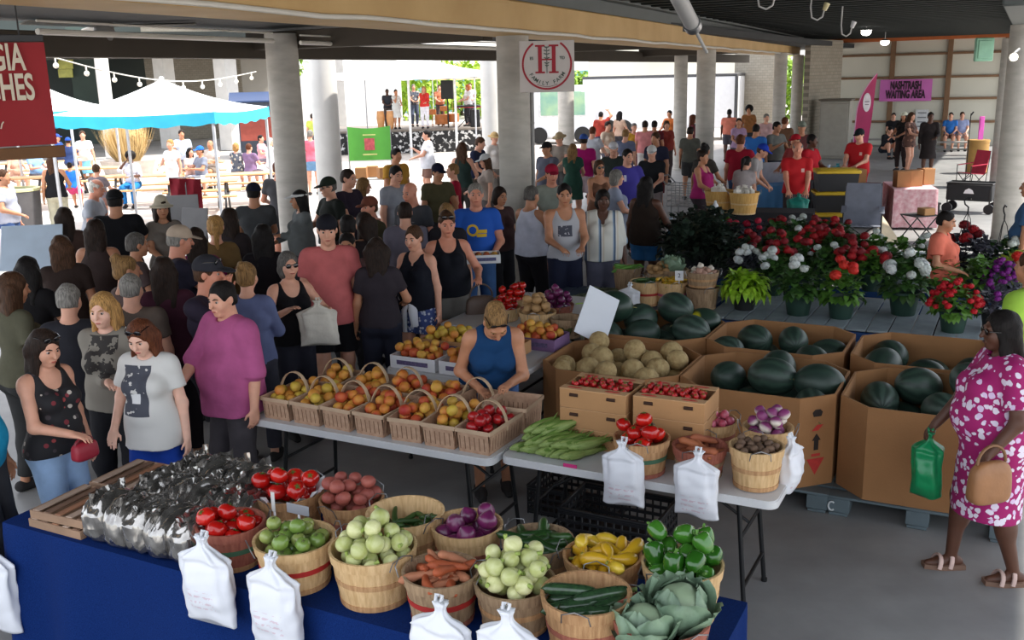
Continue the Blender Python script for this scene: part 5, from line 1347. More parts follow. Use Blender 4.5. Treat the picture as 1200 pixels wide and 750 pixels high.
# dark collards heaped on a blue cloth bench
def bench(label, u0, u1, v0, v1, z, mat, legs=M((60, 62, 66), .6), slats=0, name='plant_bench'):
    root = thing(name, label, 'table', UV((u0 + u1) / 2, (v0 + v1) / 2), GA); w, d = u1 - u0, v1 - v0
    if slats:
        for j in range(slats): m = MB(); m.box((-w / 2 + (j + .5) * w / slats, 0, z - .01), (w / slats - .014, d, .02), None, .003); m.build('deck_slat', mat, root)
    else: m = MB(); m.box((0, 0, z - .02), (w, d, .04), None, .006); m.build('table_top', mat, root)
    for sy in (-1, 1): m = MB(); m.box((0, sy * (d / 2 - .02), z - .075), (w, .05, .09), None, .004); m.build('edge_rail', M((26, 70, 130), .6, .1, 4), root)
    n = max(2, int(w / 1.3) + 1)
    for j in range(n):
        for sy in (-1, 1): m = MB(); m.box((-w / 2 + .06 + j * (w - .12) / (n - 1), sy * (d / 2 - .06), (z - .12) / 2), (.07, .07, z - .12), None, .005); m.build('leg', legs, root)
    return root
BZ = .60
SLAT = M((138, 150, 156), .7, .15, 5, .2, 30)
bench('long slatted grey bench with a blue edge holding the flower pots', -2.62, .55, 9.12, 10.45, BZ, SLAT, slats=17)
bench('blue edged bench holding the greens and vegetable baskets beside the round column', -4.5, -2.66, 9.02, 10.0, BZ, M((60, 74, 92), .7, .15, 5), slats=10)
bench('second slatted bench of red geraniums in the middle of the flower stall', -3.6, .1, 11.05, 12.0, BZ, SLAT, slats=18)
bench('third slatted bench at the back of the flower stall', -4.2, .4, 12.3, 13.5, BZ, SLAT, slats=20)
for k, (px, py) in enumerate(((668, 352), (680, 345), (694, 340), (708, 334), (690, 352), (675, 358), (702, 346))):
    p = P(px, py, .68); o = ob('leafy_bunch', bunch((40, 56, 36), (120, 134, 96), 26, .26, .05, .6, .9), None, (p.x, p.y, BZ + .002), rot=(0, 0, k)); tag(o, 'dark leafy collard bunch in the heap beside the white leaning board', 'greens', 'collard bunches beside the leaning board')
for k in range(6):
    p = P(683 + k * 4, 356 + (k % 2) * 4, BZ + .1); o = ob('celery_stalk', kind_long('celery_stalk', [M((150, 190, 80), .5, .1)], .24, .012, .1, .9, var=1)[0][1], None, (p.x, p.y, BZ + .12 + .012 * (k % 2)), rot=(0, .1, R_(15 + 5 * k))); tag(o, 'bright pale green celery stalk at the foot of the dark greens', 'celery', 'celery stalks below the greens')
p = B2(757, 329, .31, .25, 'red banded basket of green peppers behind the watermelons', (WOOD, WOODD), RED_, z=BZ); fill(p, .12, .2, 22, OKRA, .026, 'green pepper in the red banded basket behind the watermelons', 'pepper', 'green peppers behind the watermelons', long=True)
p = B2(787, 330, .31, .25, 'pink printed basket of yellow squash behind the watermelons', (WOOD, WOODD), PINK_, z=BZ); fill(p, .12, .2, 22, SQUASH, .03, 'yellow squash in the pink printed basket behind the watermelons', 'squash', 'yellow squash behind the watermelons', long=True, sc=(.6, .75))
p = B2(735, 313, .30, .26, 'basket of bright green zucchini behind the green peppers', (WOODG, WOODG), z=BZ); fill(p, .10, .22, 14, kind_long('green_zucchini', [M((90, 140, 50), .35, .15, 10)], .22, .02, .05, .95), .024, 'bright green zucchini in the basket behind the green peppers', 'zucchini', 'bright zucchini behind the green peppers', long=True, yaw=.2)
p = B2(772, 319, .30, .25, 'basket of tan potatoes behind the yellow squash', (WOODG, WOODD), z=BZ); fill(p, .115, .2, 20, BRPOT, .036, 'tan potato in the basket behind the yellow squash', 'potato', 'tan potatoes behind the squash')
p = B2(823, 336, .32, .22, 'lower brown basket, upside down under the garlic', (WOODG, WOODG), z=BZ); p2 = p + Vector((0, 0, .225)); tub(p2, .155, .13, .15, 'upper brown basket of garlic beside the lime green plant', (WOODG, WOODD)); fill(p2, .12, .09, 22, GARLIC, .03, 'garlic bulb in the upper brown basket beside the lime green plant', 'garlic', 'garlic beside the lime green plant')
p = P(789, 308, .95); put(CABB, (p.x, p.y, BZ + .33), (.1, .1, 0), 'large cabbage standing behind the yellow squash baskets', 'cabbage', None, .95); tub(Vector((p.x, p.y, BZ + .001)), .15, .13, .28, 'basket under the large cabbage behind the yellow squash', (WOODG, WOODG))
b = MB(); b.box((0, 0, 0), (.085, .01, .10), None, .003); o = b.build('price_card', M((230, 232, 236), .5), None, P(796, 323, BZ + .33), GA + .3); tag(o, 'small white price card stuck in the yellow squash basket', 'card'); text(o, '2', .06, (0, -.007, 0), (PI / 2, 0, 0), M((50, 60, 70), .6), .001)
m_ = MB(); m_.box((0, 0, -.11), (.01, .008, .14), None, .001); m_.build('stake', PAPER, o)
p = P(738, 362, BZ + .02); hang_bag(Vector((p.x, p.y, BZ + .27)), 'white plastic bag standing beside the red banded pepper basket', .11, .27, 15)
# ------------------------------------------------------------------ flower stall
POT = M((34, 62, 52), .5, .08); POTK = M((34, 36, 38), .5, .06); 
def pot_mesh(r, h, mat=POT):
    b = MB(); b.lathe([(.001, .004), (r * .74, .0), (r * .76, .01), (r * .97, h * .86), (r * 1.05, h * .87), (r * 1.06, h), (r * .98, h), (r * .95, h * .86), (r * .93, h * .84), (.001, h * .84)], 28); return b.mesh('pot', mat, True, 35)
def foliage(rgb, rgb2, n, R, Hh, L_, W, seed, droop=.5, base=.0, up=.45, seg=3):
    rs = random.Random(seed); b = MB()
    for i in range(n):
        a = rs.uniform(0, 2 * PI); e = math.asin(rs.uniform(-.15, 1)); q = rs.uniform(.45, 1.) ** .6
        d = Vector((math.cos(a) * math.cos(e), math.sin(a) * math.cos(e), math.sin(e)))
        p = Vector((d.x * R * q, d.y * R * q, base + max(-.02, d.z * Hh * q)))
        t = (d + Vector((rs.uniform(-.5, .5), rs.uniform(-.5, .5), up * rs.uniform(-.3, 1)))).normalized()
        leaf_add(b, p - t * L_ * .3, t, (0, 0, 1), L_ * rs.uniform(.7, 1.2), W * rs.uniform(.75, 1.2), droop * rs.uniform(.4, 1.4), seg)
    st = MB()
    return b.mesh('foliage', M(rgb, .5, 0, 16, rgb2=rgb2, spec=.35), True, 180)
def flower_head(rgb, r, n=34, seed=3):
    rs = random.Random(seed); b = MB()
    for i in range(n):
        z = 1 - 2 * (i + .5) / n * .82; a = i * 2.39996; t = math.sqrt(max(0, 1 - z * z)); d = Vector((t * math.cos(a), t * math.sin(a), z)); c = d * r
        x = d.orthogonal().normalized(); y = d.cross(x); V = [c + d * r * .12]; k = 5
        for j in range(k * 2): an = 2 * PI * j / (k * 2) + rs.random(); rr = r * (.40 if j % 2 else .27); V.append(c + (x * math.cos(an) + y * math.sin(an)) * rr + d * r * (.03 if j % 2 else .1))
        b.add(V, [(0, j + 1, (j + 1) % (k * 2) + 1) for j in range(k * 2)])
    b.ball((0, 0, 0), r * .93, 10, 8)
    return b.mesh('flower_head', M(rgb, .65, .18, 30, sss=.05), False)
FRED = [flower_head((150, 10, 22), .042, seed=1), flower_head((176, 16, 26), .05, seed=2), flower_head((128, 6, 22), .047, seed=3)]
FORG = [flower_head((196, 28, 20), .045, seed=4), flower_head((206, 44, 30), .04, seed=5)]
FWHT = [flower_head((208, 212, 210), .045, seed=6), flower_head((196, 202, 196), .038, seed=7)]
FPNK = [flower_head((190, 24, 60), .04, seed=8)]
FSM = [flower_head((190, 16, 34), .026, 18, seed=9)]
FPUR = [flower_head((122, 26, 128), .03, 20, seed=10)]
GREEN = [foliage((40, 74, 32), (70, 108, 46), 170, .19, .24, .075, .032, k) for k in range(4)]
GREENB = [foliage((62, 104, 38), (96, 140, 54), 170, .19, .24, .075, .032, k + 9) for k in range(3)]
DARKF = [foliage((22, 32, 26), (44, 60, 46), 190, .24, .30, .09, .034, k + 20) for k in range(3)]
GREYF = [foliage((44, 44, 52), (92, 92, 104), 170, .20, .26, .08, .03, k + 40) for k in range(2)]
LIMEF = [foliage((120, 170, 24), (168, 208, 60), 260, .21, .20, .12, .024, 60, .7, up=.7)]
LIME2 = [foliage((150, 180, 50), (196, 214, 90), 150, .18, .2, .11, .04, 61, .6)]
POTS = {('g', .14, .2): pot_mesh(.12, .19), ('k', .14, .2): pot_mesh(.12, .18, POTK)}
def plant(p, label, fol, heads=None, nh=8, name='potted_geranium', cat='flower', pot='g', s=1., hz=(.12, .26), R=.17, rz=None, group=None, z=None):
    root = thing(name, label, cat, (p.x, p.y, p.z if z is None else z), RND.uniform(0, 6) if rz is None else rz, group); root.scale = (s, s, s)
    ob('pot', POTS[(pot, .14, .2)], root); ob('foliage', RND.choice(fol), root, (0, 0, .19))
    for k in range(nh if heads else 0):
        a = RND.uniform(0, 2 * PI); q = math.sqrt(RND.random()) * R; zz = .19 + hz[0] + (hz[1] - hz[0]) * (1 - (q / R) ** 2) + RND.uniform(0, .06)
        f = ob('flower_head', RND.choice(heads), root, (q * math.cos(a), q * math.sin(a), zz), rot=(RND.uniform(-.4, .4), RND.uniform(-.4, .4), RND.uniform(0, 6))); sc = RND.uniform(.8, 1.15); f.scale = (sc, sc, sc * .85)
    return root
def FP(px, py, z=BZ): return P(px, py, z + .001)
plant(FP(872, 362), 'bushy lime green leaf plant in a dark pot at the near bench edge', LIMEF, name='potted_coleus', cat='plant', pot='k', s=1.05)
plant(FP(935, 368), 'white geranium in a green pot beside the lime green plant', GREEN, FWHT, 6, s=1.15)
plant(FP(985, 372), 'orange red geranium in a green pot between two white geraniums', GREENB, FORG, 7, s=1.1)
plant(FP(1058, 368), 'full white geranium in a dark green pot on bare bench slats', GREEN, FWHT, 11, s=1.2)
plant(FP(1116, 388), 'trailing bright red calibrachoa in a green pot at the near bench edge', GREENB, FSM, 60, s=1.05, hz=(-.02, .2), R=.24, name='potted_calibrachoa')
plant(FP(1163, 386), 'silvery purple plant in a black pot above the head of the woman in floral', GREYF, FPUR, 6, pot='k', s=.9, name='potted_dusty_plant')
plant(FP(1172, 356), 'bright purple flower mound beside the lime green shirt', GREYF, FPUR, 45, pot='k', s=.95, hz=(.02, .24), R=.2, name='potted_verbena')
plant(FP(1148, 352), 'light green leafy plant behind the trailing red flowers', GREENB, None, 0, name='potted_leafy_plant', cat='plant', s=1.1)
plant(FP(1100, 350), 'low bright green plant between the white geranium and the red trailing pot', GREENB, None, 0, name='potted_leafy_plant', cat='plant', s=1.1)
plant(FP(905, 345), 'creamy white flowers behind the lime green plant', GREEN, FWHT, 10, s=.95)
plant(FP(872, 335), 'pale dusty white flowers beside the garlic basket', GREYF, FWHT, 12, s=.95, name='potted_daisy')
rows = [  # px,py of pot foot, label, foliage, heads, count
 (912, 335, 'deep red geranium second row beside the creamy white flowers', GREEN, FRED, 12), (938, 330, 'deep red geranium second row behind the white geranium', GREEN, FRED, 11), (965, 335, 'white and green geranium tucked in the second row', GREEN, FWHT, 6), (995, 338, 'thick red geranium in the second row beside the grey folding chair', GREEN, FRED, 14), (1020, 340, 'dark red geranium in the second row left of the full white geranium', GREENB, FRED, 10),
 (1040, 335, 'white petunia in the second row behind the full white geranium', GREEN, FWHT, 7), (880, 318, 'red geranium at the left of the third row', GREEN, FRED, 8), (903, 315, 'red geranium in the third row behind the deep red one', GREEN, FRED, 9), (928, 312, 'white sprinkled green plant in the third row', GREEN, FWHT, 4), (950, 312, 'red geranium in the third row left of the grey folding chair', GREEN, FRED, 10),
 (975, 315, 'crimson geranium in the third row before the grey folding chair', GREEN, FRED, 9), (1002, 318, 'crimson geranium in the third row right before the grey folding chair', GREEN, FRED, 7), (1025, 318, 'leafy white flower plant behind the leaning plank', GREENB, FWHT, 5), (1050, 322, 'bright leafy plant left of the coral shirted woman', GREENB, None, 0), (1075, 325, 'green plant with white flowers at the hip of the coral shirted woman', GREEN, FWHT, 6),
 (862, 300, 'pink red geranium at the back left of the flower stall', GREYF, FPNK, 6), (885, 298, 'pink red geranium in the back row behind the red ones', GREYF, FPNK, 7), (910, 297, 'red geranium in the back row beside the dark table', GREEN, FRED, 7), (935, 296, 'white flecked plant in the back row at the feet of the vendor', GREEN, FWHT, 6), (960, 298, 'red geranium in the back row below the yellow lidded totes', GREEN, FRED, 8), (985, 300, 'red geranium in the back row right under the grey folding chair', GREEN, FRED, 8)]
for (px, py, lb, fo, he, n) in rows: plant(FP(px, py, BZ), lb, fo, he, int(n * .8), s=1.0, name='potted_geranium' if he else 'potted_leafy_plant', cat='flower' if he else 'plant')
for (px, py, lb, sc) in ((800, 318, 'dark leafy plant beside the woman in the brown tank top', 1.25), (822, 310, 'dark leafy plant right of the large cabbage', 1.3), (845, 312, 'dark leafy plant left of the red geraniums', 1.25), (812, 295, 'dark leafy plant in front of the blue checked tablecloth', 1.25), (838, 292, 'dark leafy plant below the black draped table', 1.2), (790, 300, 'dark leafy plant at the left end of the flower stall', 1.2), (858, 325, 'dark leafy plant in front of the pink red geranium', 1.1)):
    plant(FP(px, py, BZ), lb, DARKF, None, 0, name='potted_dark_foliage', cat='plant', s=sc, pot='k')
plant(FP(843, 285, BZ), 'fresh green plant behind the dark foliage left', GREENB, None, 0, name='potted_leafy_plant', cat='plant', s=1.)
# hanging baskets resting at the right with their black hooks
def hanging(px, py, label, fol, heads, nh, s=1.):
    p = FP(px, py, BZ); root = plant(p, label, fol, heads, nh, name='hanging_flower_basket', pot='k', s=s)
    b = MB(); top = .62
    for k in range(3): a = k * 2.1; b.tube([(.11 * math.cos(a), .11 * math.sin(a), .17), (.03 * math.cos(a), .03 * math.sin(a), top - .06), (0, 0, top)], .004, 6)
    b.tube([(0, 0, top), (0, 0, top + .05), (.035, 0, top + .075), (.045, 0, top + .11), (.02, 0, top + .14), (-.02, 0, top + .13)], .008, 8)
    b.build('hanger_hook', M((20, 20, 22), .4), root)
hanging(1128, 322, 'hanging basket with red flowers and a black hook right of the coral shirted woman', GREYF, FRED, 6, 1.15)
hanging(1170, 330, 'hanging basket with white flowers and a black hook near the lime shirt', GREEN, FWHT, 6, 1.1)
plant(FP(1150, 330, BZ), 'dark silver leaf plant between the two hanging baskets', GREYF, None, 0, name='potted_dusty_plant', cat='plant', s=1.15, pot='k')
plant(FP(1186, 345, BZ), 'yellow green leaf plant at the right edge beside the lime shirt', LIME2, FORG, 2, name='potted_coleus', cat='plant', s=1.1)
# ------------------------------------------------------------------ signs, banners
REDB = M((150, 26, 34), .7, .05, 3); CREAM = M((216, 206, 186), .7, .03)
# red peach banner hanging at the left
pc = PD(-57, 113, 8.3); root = thing('hanging_banner', 'red hanging banner with big cream lettering at the upper left', 'banner', pc, R_(34))
b = MB(); V = []; Fs = []; n = 24; hw, hh = .66, .375
for i in range(n + 1):
    for j in range(3): V.append(((i / n - .5) * 2 * hw, .012 * math.sin(i * .7), (j - 1) * hh))
for i in range(n):
    for j in range(2): Fs.append((i * 3 + j, i * 3 + 3 + j, i * 3 + 4 + j, i * 3 + 1 + j))
V2 = [(x, y + .006, z) for x, y, z in V]; k = len(V); b.add(V + V2, Fs + [tuple(k + q for q in f[::-1]) for f in Fs]); b.build('banner_cloth', REDB, root)
text(root, 'GEORGIA', .265, (.51, -.025, .26), (PI / 2, 0, 0), CREAM, .002, .006, 'RIGHT', sx=.52); text(root, 'PEACHES', .265, (.55, -.025, .045), (PI / 2, 0, 0), CREAM, .002, .006, 'RIGHT', sx=.52)
b = MB(); b.tube([(.18 + .012 * k, -.02, -.2 + .03 * math.sin(k * 1.3) - .002 * k) for k in range(12)], .005, 6); b.build('script_mark', CREAM, root)
b = MB(); b.box((0, 0, -hh - .055), (2 * hw + .1, .03, .09), None, .005); b.build('bottom_rail', M((112, 74, 40), .7, .1), root)
b = MB(); b.box((0, 0, hh + .03), (2 * hw, .03, .05), None, .005); b.build('top_rail', M((50, 52, 56), .6), root)
for sx in (-.5, .5): b = MB(); b.tube([(sx, 0, hh + .05), (sx, 0, 3.62 - pc.z)], .006, 6); b.build('hanging_cord', M((40, 40, 40), .6), root)
# round farm sign on a square board by the column
d0 = 12.6; c0 = PD(641, 78, d0); root = thing('farm_sign', 'white square sign with a red ring and red letter on the round concrete column', 'sign', c0, math.atan2(-c0.x, c0.y) + R_(-2))
w = .34; b = MB(); b.box((0, 0, .0), (2 * w, .02, .62), None, .003); b.build('board', M((206, 198, 194), .6, .03), root)
RD = M((166, 24, 44), .6, .05); GN = M((70, 84, 76), .6); zc = .03
b = MB()
ringp = [(.30 * math.cos(a), -.014, zc + .30 * math.sin(a)) for a in [2 * PI * k / 64 for k in range(64)]]
V = []; Fs = []
for k in range(64):
    a = 2 * PI * k / 64
    for r in (.288, .312): V.append((r * math.cos(a), -.0125, zc + r * math.sin(a)))
for k in range(64): q = (k + 1) % 64; Fs.append((2 * k, 2 * k + 1, 2 * q + 1, 2 * q))
b.add(V, [f for f in Fs if max(V[i][2] for i in f) < .305]); b.build('ring', RD, root, smooth=False)
b = MB(); zt, zb = zc + .22, zc - .10
for sx in (-1, 1):
    b.box((sx * .085, -.013, (zt + zb) / 2), (.046, .006, zt - zb), None, .001)
    for z in (zt, zb): b.box((sx * .085, -.013, z), (.12, .006, .022), None, .001)
b.box((0, -.013, (zt + zb) / 2 - .005), (.14, .006, .018), None, .001); b.build('letter_h', RD, root)
b = MB(); b.box((0, -.018, (zt + zb) / 2 - .01), (.008, .004, .32), None, .001)
for z, s in ((.19, .03), (.15, .038), (.11, .036), (.06, .034), (0.0, .03), (-.03, .022)):
    for sg in (-1, 1): b.add([(0, -.019, zc + z), (sg * s, -.019, zc + z + .012), (sg * s * 1.1, -.019, zc + z + .022), (sg * s * .4, -.019, zc + z + .02)], [(0, 1, 2, 3) if sg > 0 else (3, 2, 1, 0)])
b.build('plant_emblem', GN, root, smooth=False)
for i, ch in enumerate('FAMILY FARM'):
    a = R_(-148 + i * 11.6); 
    if ch != ' ': text(root, ch, .066, (.235 * math.cos(a), -.014, zc + .235 * math.sin(a)), (PI / 2, 0, 0), GN, .001, .001).rotation_euler = (Matrix.Rotation(-(a + PI / 2), 3, 'Y') @ Matrix.Rotation(PI / 2, 3, 'X')).to_euler()
text(root, 'ES', .05, (-.19, -.014, zc + .07), (PI / 2, 0, 0), GN, .001, .001); text(root, 'TD', .05, (.19, -.014, zc + .07), (PI / 2, 0, 0), GN, .001, .001)
b = MB()
for k in range(14): a0 = R_(-118 + k * 4); b.tube([(.272 * math.cos(a0), -.014, zc + .272 * math.sin(a0)), (.272 * math.cos(a0 + .07), -.014, zc + .272 * math.sin(a0 + .07))], .003, 4)
b.build('underline', M((120, 60, 70), .6), root)
# pink waiting sign on the end wall
pa = PV(1031, 106, VW - .25); pb = PV(1092, 106, VW - .25); c = (pa + pb) / 2; L_ = (pb - pa).length
zt = PV(1060, 93, VW - .25).z; zb = PV(1060, 118.5, VW - .25).z
root = thing('waiting_sign', 'pink sign with two lines of black letters on the back wall', 'sign', (c.x, c.y, (zt + zb) / 2), GA)
b = MB(); b.box((0, 0, 0), (L_, .03, zt - zb), None, .004); b.build('sign_board', M((206, 110, 188), .6, .05, 2), root)
BK = M((52, 22, 44), .7)
s_ = (zt - zb) * .50
text(root, 'NASHTRASH', s_, (0, -.03, (zt - zb) * .21), (PI / 2, 0, 0), BK, .004, .02, sx=L_ * .62 / (s_ * 5.9)); text(root, 'WAITING AREA', s_, (0, -.03, -(zt - zb) * .20), (PI / 2, 0, 0), BK, .004, .02, sx=L_ * .76 / (s_ * 7.1))
# paper notice under it
p = PV(1080, 141, VW - .25); b = MB(); b.box((0, 0, 0), (.45, .02, .8), None, .003); o = tag(b.build('paper_notice', M((218, 220, 222), .6), None, p, GA), 'white paper notice on the back wall beside the person in the long dark coat', 'notice')
for k in range(4): b = MB(); b.box((0, -.013, .28 - k * .17), (.3, .004, .045), None, .001); b.build('printed_line', M((130, 132, 136), .7), o)
# magenta feather flag
p = PD(997, 186, 30); p.z = 0; root = thing('feather_flag', 'tall magenta feather flag standing beside the grey utility cabinet', 'flag', p, R_(8))
b = MB(); V = []; Fs = []; n = 26
for i in range(n + 1):
    t = i / n; z = .15 + 2.62 * t; xl = .02 + .14 * t; xr = .44 + .22 * t; xl += (xr - xl) * (max(0, t - .6) / .4) ** 1.8 * .97; V += [(xl, 0, z), (xr, .02 * math.sin(t * 9), z)]
for i in range(n): Fs.append((2 * i, 2 * i + 1, 2 * i + 3, 2 * i + 2))
V2 = [(x, y + .006, z) for x, y, z in V]; k = len(V); b.add(V + V2, Fs + [tuple(k + q for q in f[::-1]) for f in Fs])
b.build('flag_cloth', M((172, 40, 94), .7, .08, 3), root)
b = MB(); b.tube([(0, .003, 0)] + [(V[2 * i][0] - .01, .003, V[2 * i][2]) for i in range(n + 1)], .016, 8); b.build('flag_pole', M((200, 150, 180), .5), root)
b = MB(); b.ball((.38, -.014, 1.98), (.12, .006, .26), 20, 12); b.build('white_oval', M((222, 214, 220), .6), root)
b = MB(); b.box((.38, -.022, 2.0), (.14, .003, .025), None, .001); b.box((.38, -.022, 1.92), (.12, .003, .02), None, .001); b.build('oval_print', M((110, 90, 110), .7), root)
b = MB(); b.box((0, 0, .02), (.5, .5, .03), None, .005); b.build('flag_base', BLACKM, root)

# ------------------------------------------------------------------ left plaza: canopies, grass, tables, far buildings
def canopy(px0, px1, pyv, pyk, dist, label, col=(60, 190, 220), white=(236, 240, 242), peak=.95, gr=None, rot=-10, leg=True):
    a, c = PD(px0, pyv, dist), PD(px1, pyv, dist); mid = (a + c) / 2; w = (c - a).length; s = w / (math.cos(R_(rot)) + abs(math.sin(R_(rot)))); hz = mid.z
    root = thing('pop_up_canopy', label, 'canopy', (mid.x, mid.y, 0), math.atan2(-mid.x, mid.y) * .3 + R_(rot), gr); h = s / 2; zp = PD((px0 + px1) / 2, pyk, dist).z
    b = MB(); n = 10; V = []; Fs = []
    cs = [(-h, -h), (h, -h), (h, h), (-h, h)]
    for k in range(4):
        x0, y0 = cs[k]; x1, y1 = cs[(k + 1) % 4]; base = len(V)
        for i in range(n + 1):
            t = i / n
            for j in range(n + 1):
                q = j / n; ex, ey = x0 + (x1 - x0) * q, y0 + (y1 - y0) * q; sag = -.10 * math.sin(PI * t) - .05 * math.sin(PI * q) * (1 - t)
                V.append((ex * (1 - t), ey * (1 - t), hz + .22 + (zp - hz - .22) * t + sag))
        for i in range(n):
            for j in range(n): a_ = base + i * (n + 1) + j; Fs.append((a_, a_ + 1, a_ + n + 2, a_ + n + 1))
    b.add(V, Fs); b.build('canopy_top', M(white, .8, .03, 2), root, sharp=15)
    b = MB()
    for k in range(4):
        x0, y0 = cs[k]; x1, y1 = cs[(k + 1) % 4]; V = []; m_ = 24
        for i in range(m_ + 1):
            q = i / m_; x, y = x0 + (x1 - x0) * q, y0 + (y1 - y0) * q; dz = -.05 * math.sin(PI * q)
            V += [(x * 1.004, y * 1.004, hz + .225 + dz), (x * 1.01, y * 1.01, hz + .02 * math.sin(i * 1.4) + dz)]
        b.add(V, [(2 * i, 2 * i + 1, 2 * i + 3, 2 * i + 2) for i in range(m_)])
    b.build('valance', M(col, .8, .06, 3), root)
    b = MB(); b.ball((0, 0, zp + .02), (.05, .05, .04), 10, 8); b.build('peak_cap', M(white, .7), root)
    if leg:
        for x, y in cs: b = MB(); b.box((x * .97, y * .97, (hz + .2) / 2), (.05, .05, hz + .2), None, .005); b.build('leg', M((190, 192, 196), .5), root)
    return root
canopy(76, 306, 143, 93, 21.5, 'white pop-up canopy with bright blue valance, the nearer one', peak=.95)
canopy(-35, 126, 140, 97, 26.5, 'white pop-up canopy with blue valance, partly behind the red banner', rot=-8)
canopy(398, 575, 92, 64, 40, 'big white stage canopy over the band', (232, 234, 236), rot=-6)
canopy(508, 600, 92, 86, 60, 'peach tinted far canopy behind the stage', (236, 200, 160), (240, 214, 184), rot=0)
# tan ornamental grass in a planter
p = P(152, 205, 0); root = thing('ornamental_grass', 'big tan clump of ornamental grass in the plaza below the canopy', 'plant', (p.x, p.y, 0))
b = MB()
for i in range(1500):
    a = RND.uniform(0, 2 * PI); q = math.sqrt(RND.random()) * 1.0; l = RND.uniform(.9, 1.55); d = Vector((math.cos(a) * q * .9, math.sin(a) * q * .9, 1)).normalized()
    leaf_add(b, (math.cos(a) * q * .35, math.sin(a) * q * .35, .4), d, (math.cos(a), math.sin(a), .2), l, .012, RND.uniform(.1, .5), 3)
b.build('grass_blades', M((188, 158, 104), .8, 0, 1.5, rgb2=(214, 188, 134)), root, smooth=False)
b = MB(); b.lathe([(.01, 0), (.75, 0), (.9, .5), (.82, .5), (.7, .45), (.01, .45)], 32); b.build('planter', M((180, 170, 160), .8), root)
# picnic tables
WT = M((206, 160, 112), .7, .1, 4)
def picnic(px, py, label, rz=0., gr=None):
    p = P(px, py, .75); root = thing('picnic_table', label, 'table', (p.x, p.y, 0), rz)
    for j in range(4): b = MB(); b.box((0, -.27 + j * .18, .735), (1.8, .165, .035), None, .005); b.build('top_plank', WT, root)
    for sy in (-1, 1): b = MB(); b.box((0, sy * .68, .44), (1.8, .26, .035), None, .005); b.build('bench_seat', WT, root)
    for sx in (-.62, .62):
        b = MB(); b.beam((sx, -.62, 0), (sx, -.2, .72), .05, .05, .004); b.beam((sx, .62, 0), (sx, .2, .72), .05, .05, .004); b.beam((sx, -.75, .4), (sx, .75, .4), .05, .05, .004); b.build('frame', M((60, 62, 66), .5), root)
picnic(168, 205, 'picnic table with tan planks before the ornamental grass', .15); picnic(232, 212, 'picnic table behind the woman in the white dress', .2); picnic(285, 203, 'picnic table with the man in the blue cap', .25); picnic(118, 196, 'picnic table behind the woman in cream trousers', .1); picnic(20, 208, 'picnic table at the left edge below the red banner', .1); picnic(35, 190, 'far picnic table at the left edge', .1); picnic(225, 190, 'far picnic table right of the ornamental grass', .2)
# grey waste bins and boards in the left middle
p = P(32, 285, 0); root = thing('waste_bin', 'dark grey waste bin with pale rim at the left edge of the plaza', 'bin', (p.x, p.y, 0)); b = MB(); b.lathe([(.01, 0), (.30, 0), (.36, 1.05), (.33, 1.05), (.3, .9), (.01, .9)], 28); b.build('bin_body', M((84, 82, 84), .6), root); b = MB(); b.lathe([(.37, 1.02), (.37, 1.07), (.29, 1.075), (.29, 1.02), (.37, 1.02)], 28); b.build('pale_rim', M((206, 204, 150), .6), root)
def panel(px, py, dist, w, h, rz, tilt, rgb, label, nm, cat='board'):
    p = PD(px, py, dist); b = MB(); b.box((0, 0, 0), (w, .02, h), None, .004); o = ob(nm, b.mesh(nm, M(rgb, .6, .04)), None, p, rot=(tilt, 0, rz)); tag(o, label, cat); 
    l = MB(); l.box((0, .05, -(p.z + h / 2) / 2 - .0), (w * .7, .04, max(.05, p.z - h * .35)), None, .004); return o
def stand(px, py, dist, w, h, rz, tilt, rgb, label, nm, cat='sign'):
    p = PD(px, py, dist); root = thing(nm, label, cat, (p.x, p.y, 0), rz); b = MB(); R = Matrix.Rotation(tilt, 3, 'X'); b.box((0, 0, p.z), (w, .02, h), R, .004); b.build('panel', M(rgb, .6, .05), root)
    for sx in (-1, 1): b = MB(); b.tube([(sx * w * .4, .03, 0), (sx * w * .4, .03, p.z)], .014, 6); b.build('leg', BLACKM, root)
stand(37, 290, 11.5, .62, .5, .15, -.5, (190, 206, 222), 'pale blue white board on a stand at the left edge', 'display_board')
stand(213, 245, 13.2, .42, .36, .25, -.3, (160, 160, 162), 'grey easel board behind the cream bucket hat', 'easel_board'); stand(228, 268, 12.4, .36, .5, -.3, -.2, (140, 140, 142), 'second grey easel board below the red cloth', 'easel_board')
p = PD(218, 225, 14.5); root = thing('red_cloth_stand', 'dark red cloth hung on a stand in front of the picnic tables', 'banner', (p.x, p.y, 0), .2); b = MB(); V = []; Fs = []
for i in range(13):
    for j in range(9): V.append(((i / 12 - .5) * .42, .03 * math.sin(i * 1.1 + j * .4), p.z + .2 - j * .055 - .03 * (i / 12)))
for i in range(12):
    for j in range(8): a_ = i * 9 + j; Fs.append((a_, a_ + 9, a_ + 10, a_ + 1))
V2 = [(x, y + .01, z) for x, y, z in V]; k = len(V); b.add(V + V2, Fs + [tuple(k + q for q in f[::-1]) for f in Fs]); b.build('cloth', M((142, 20, 40), .8, .08), root); b = MB(); b.tube([(0, .03, 0), (0, .03, p.z + .2)], .012, 6); b.tube([(-.21, .03, p.z + .2), (.21, .03, p.z + .2)], .01, 6); b.build('stand_pole', STEEL, root)
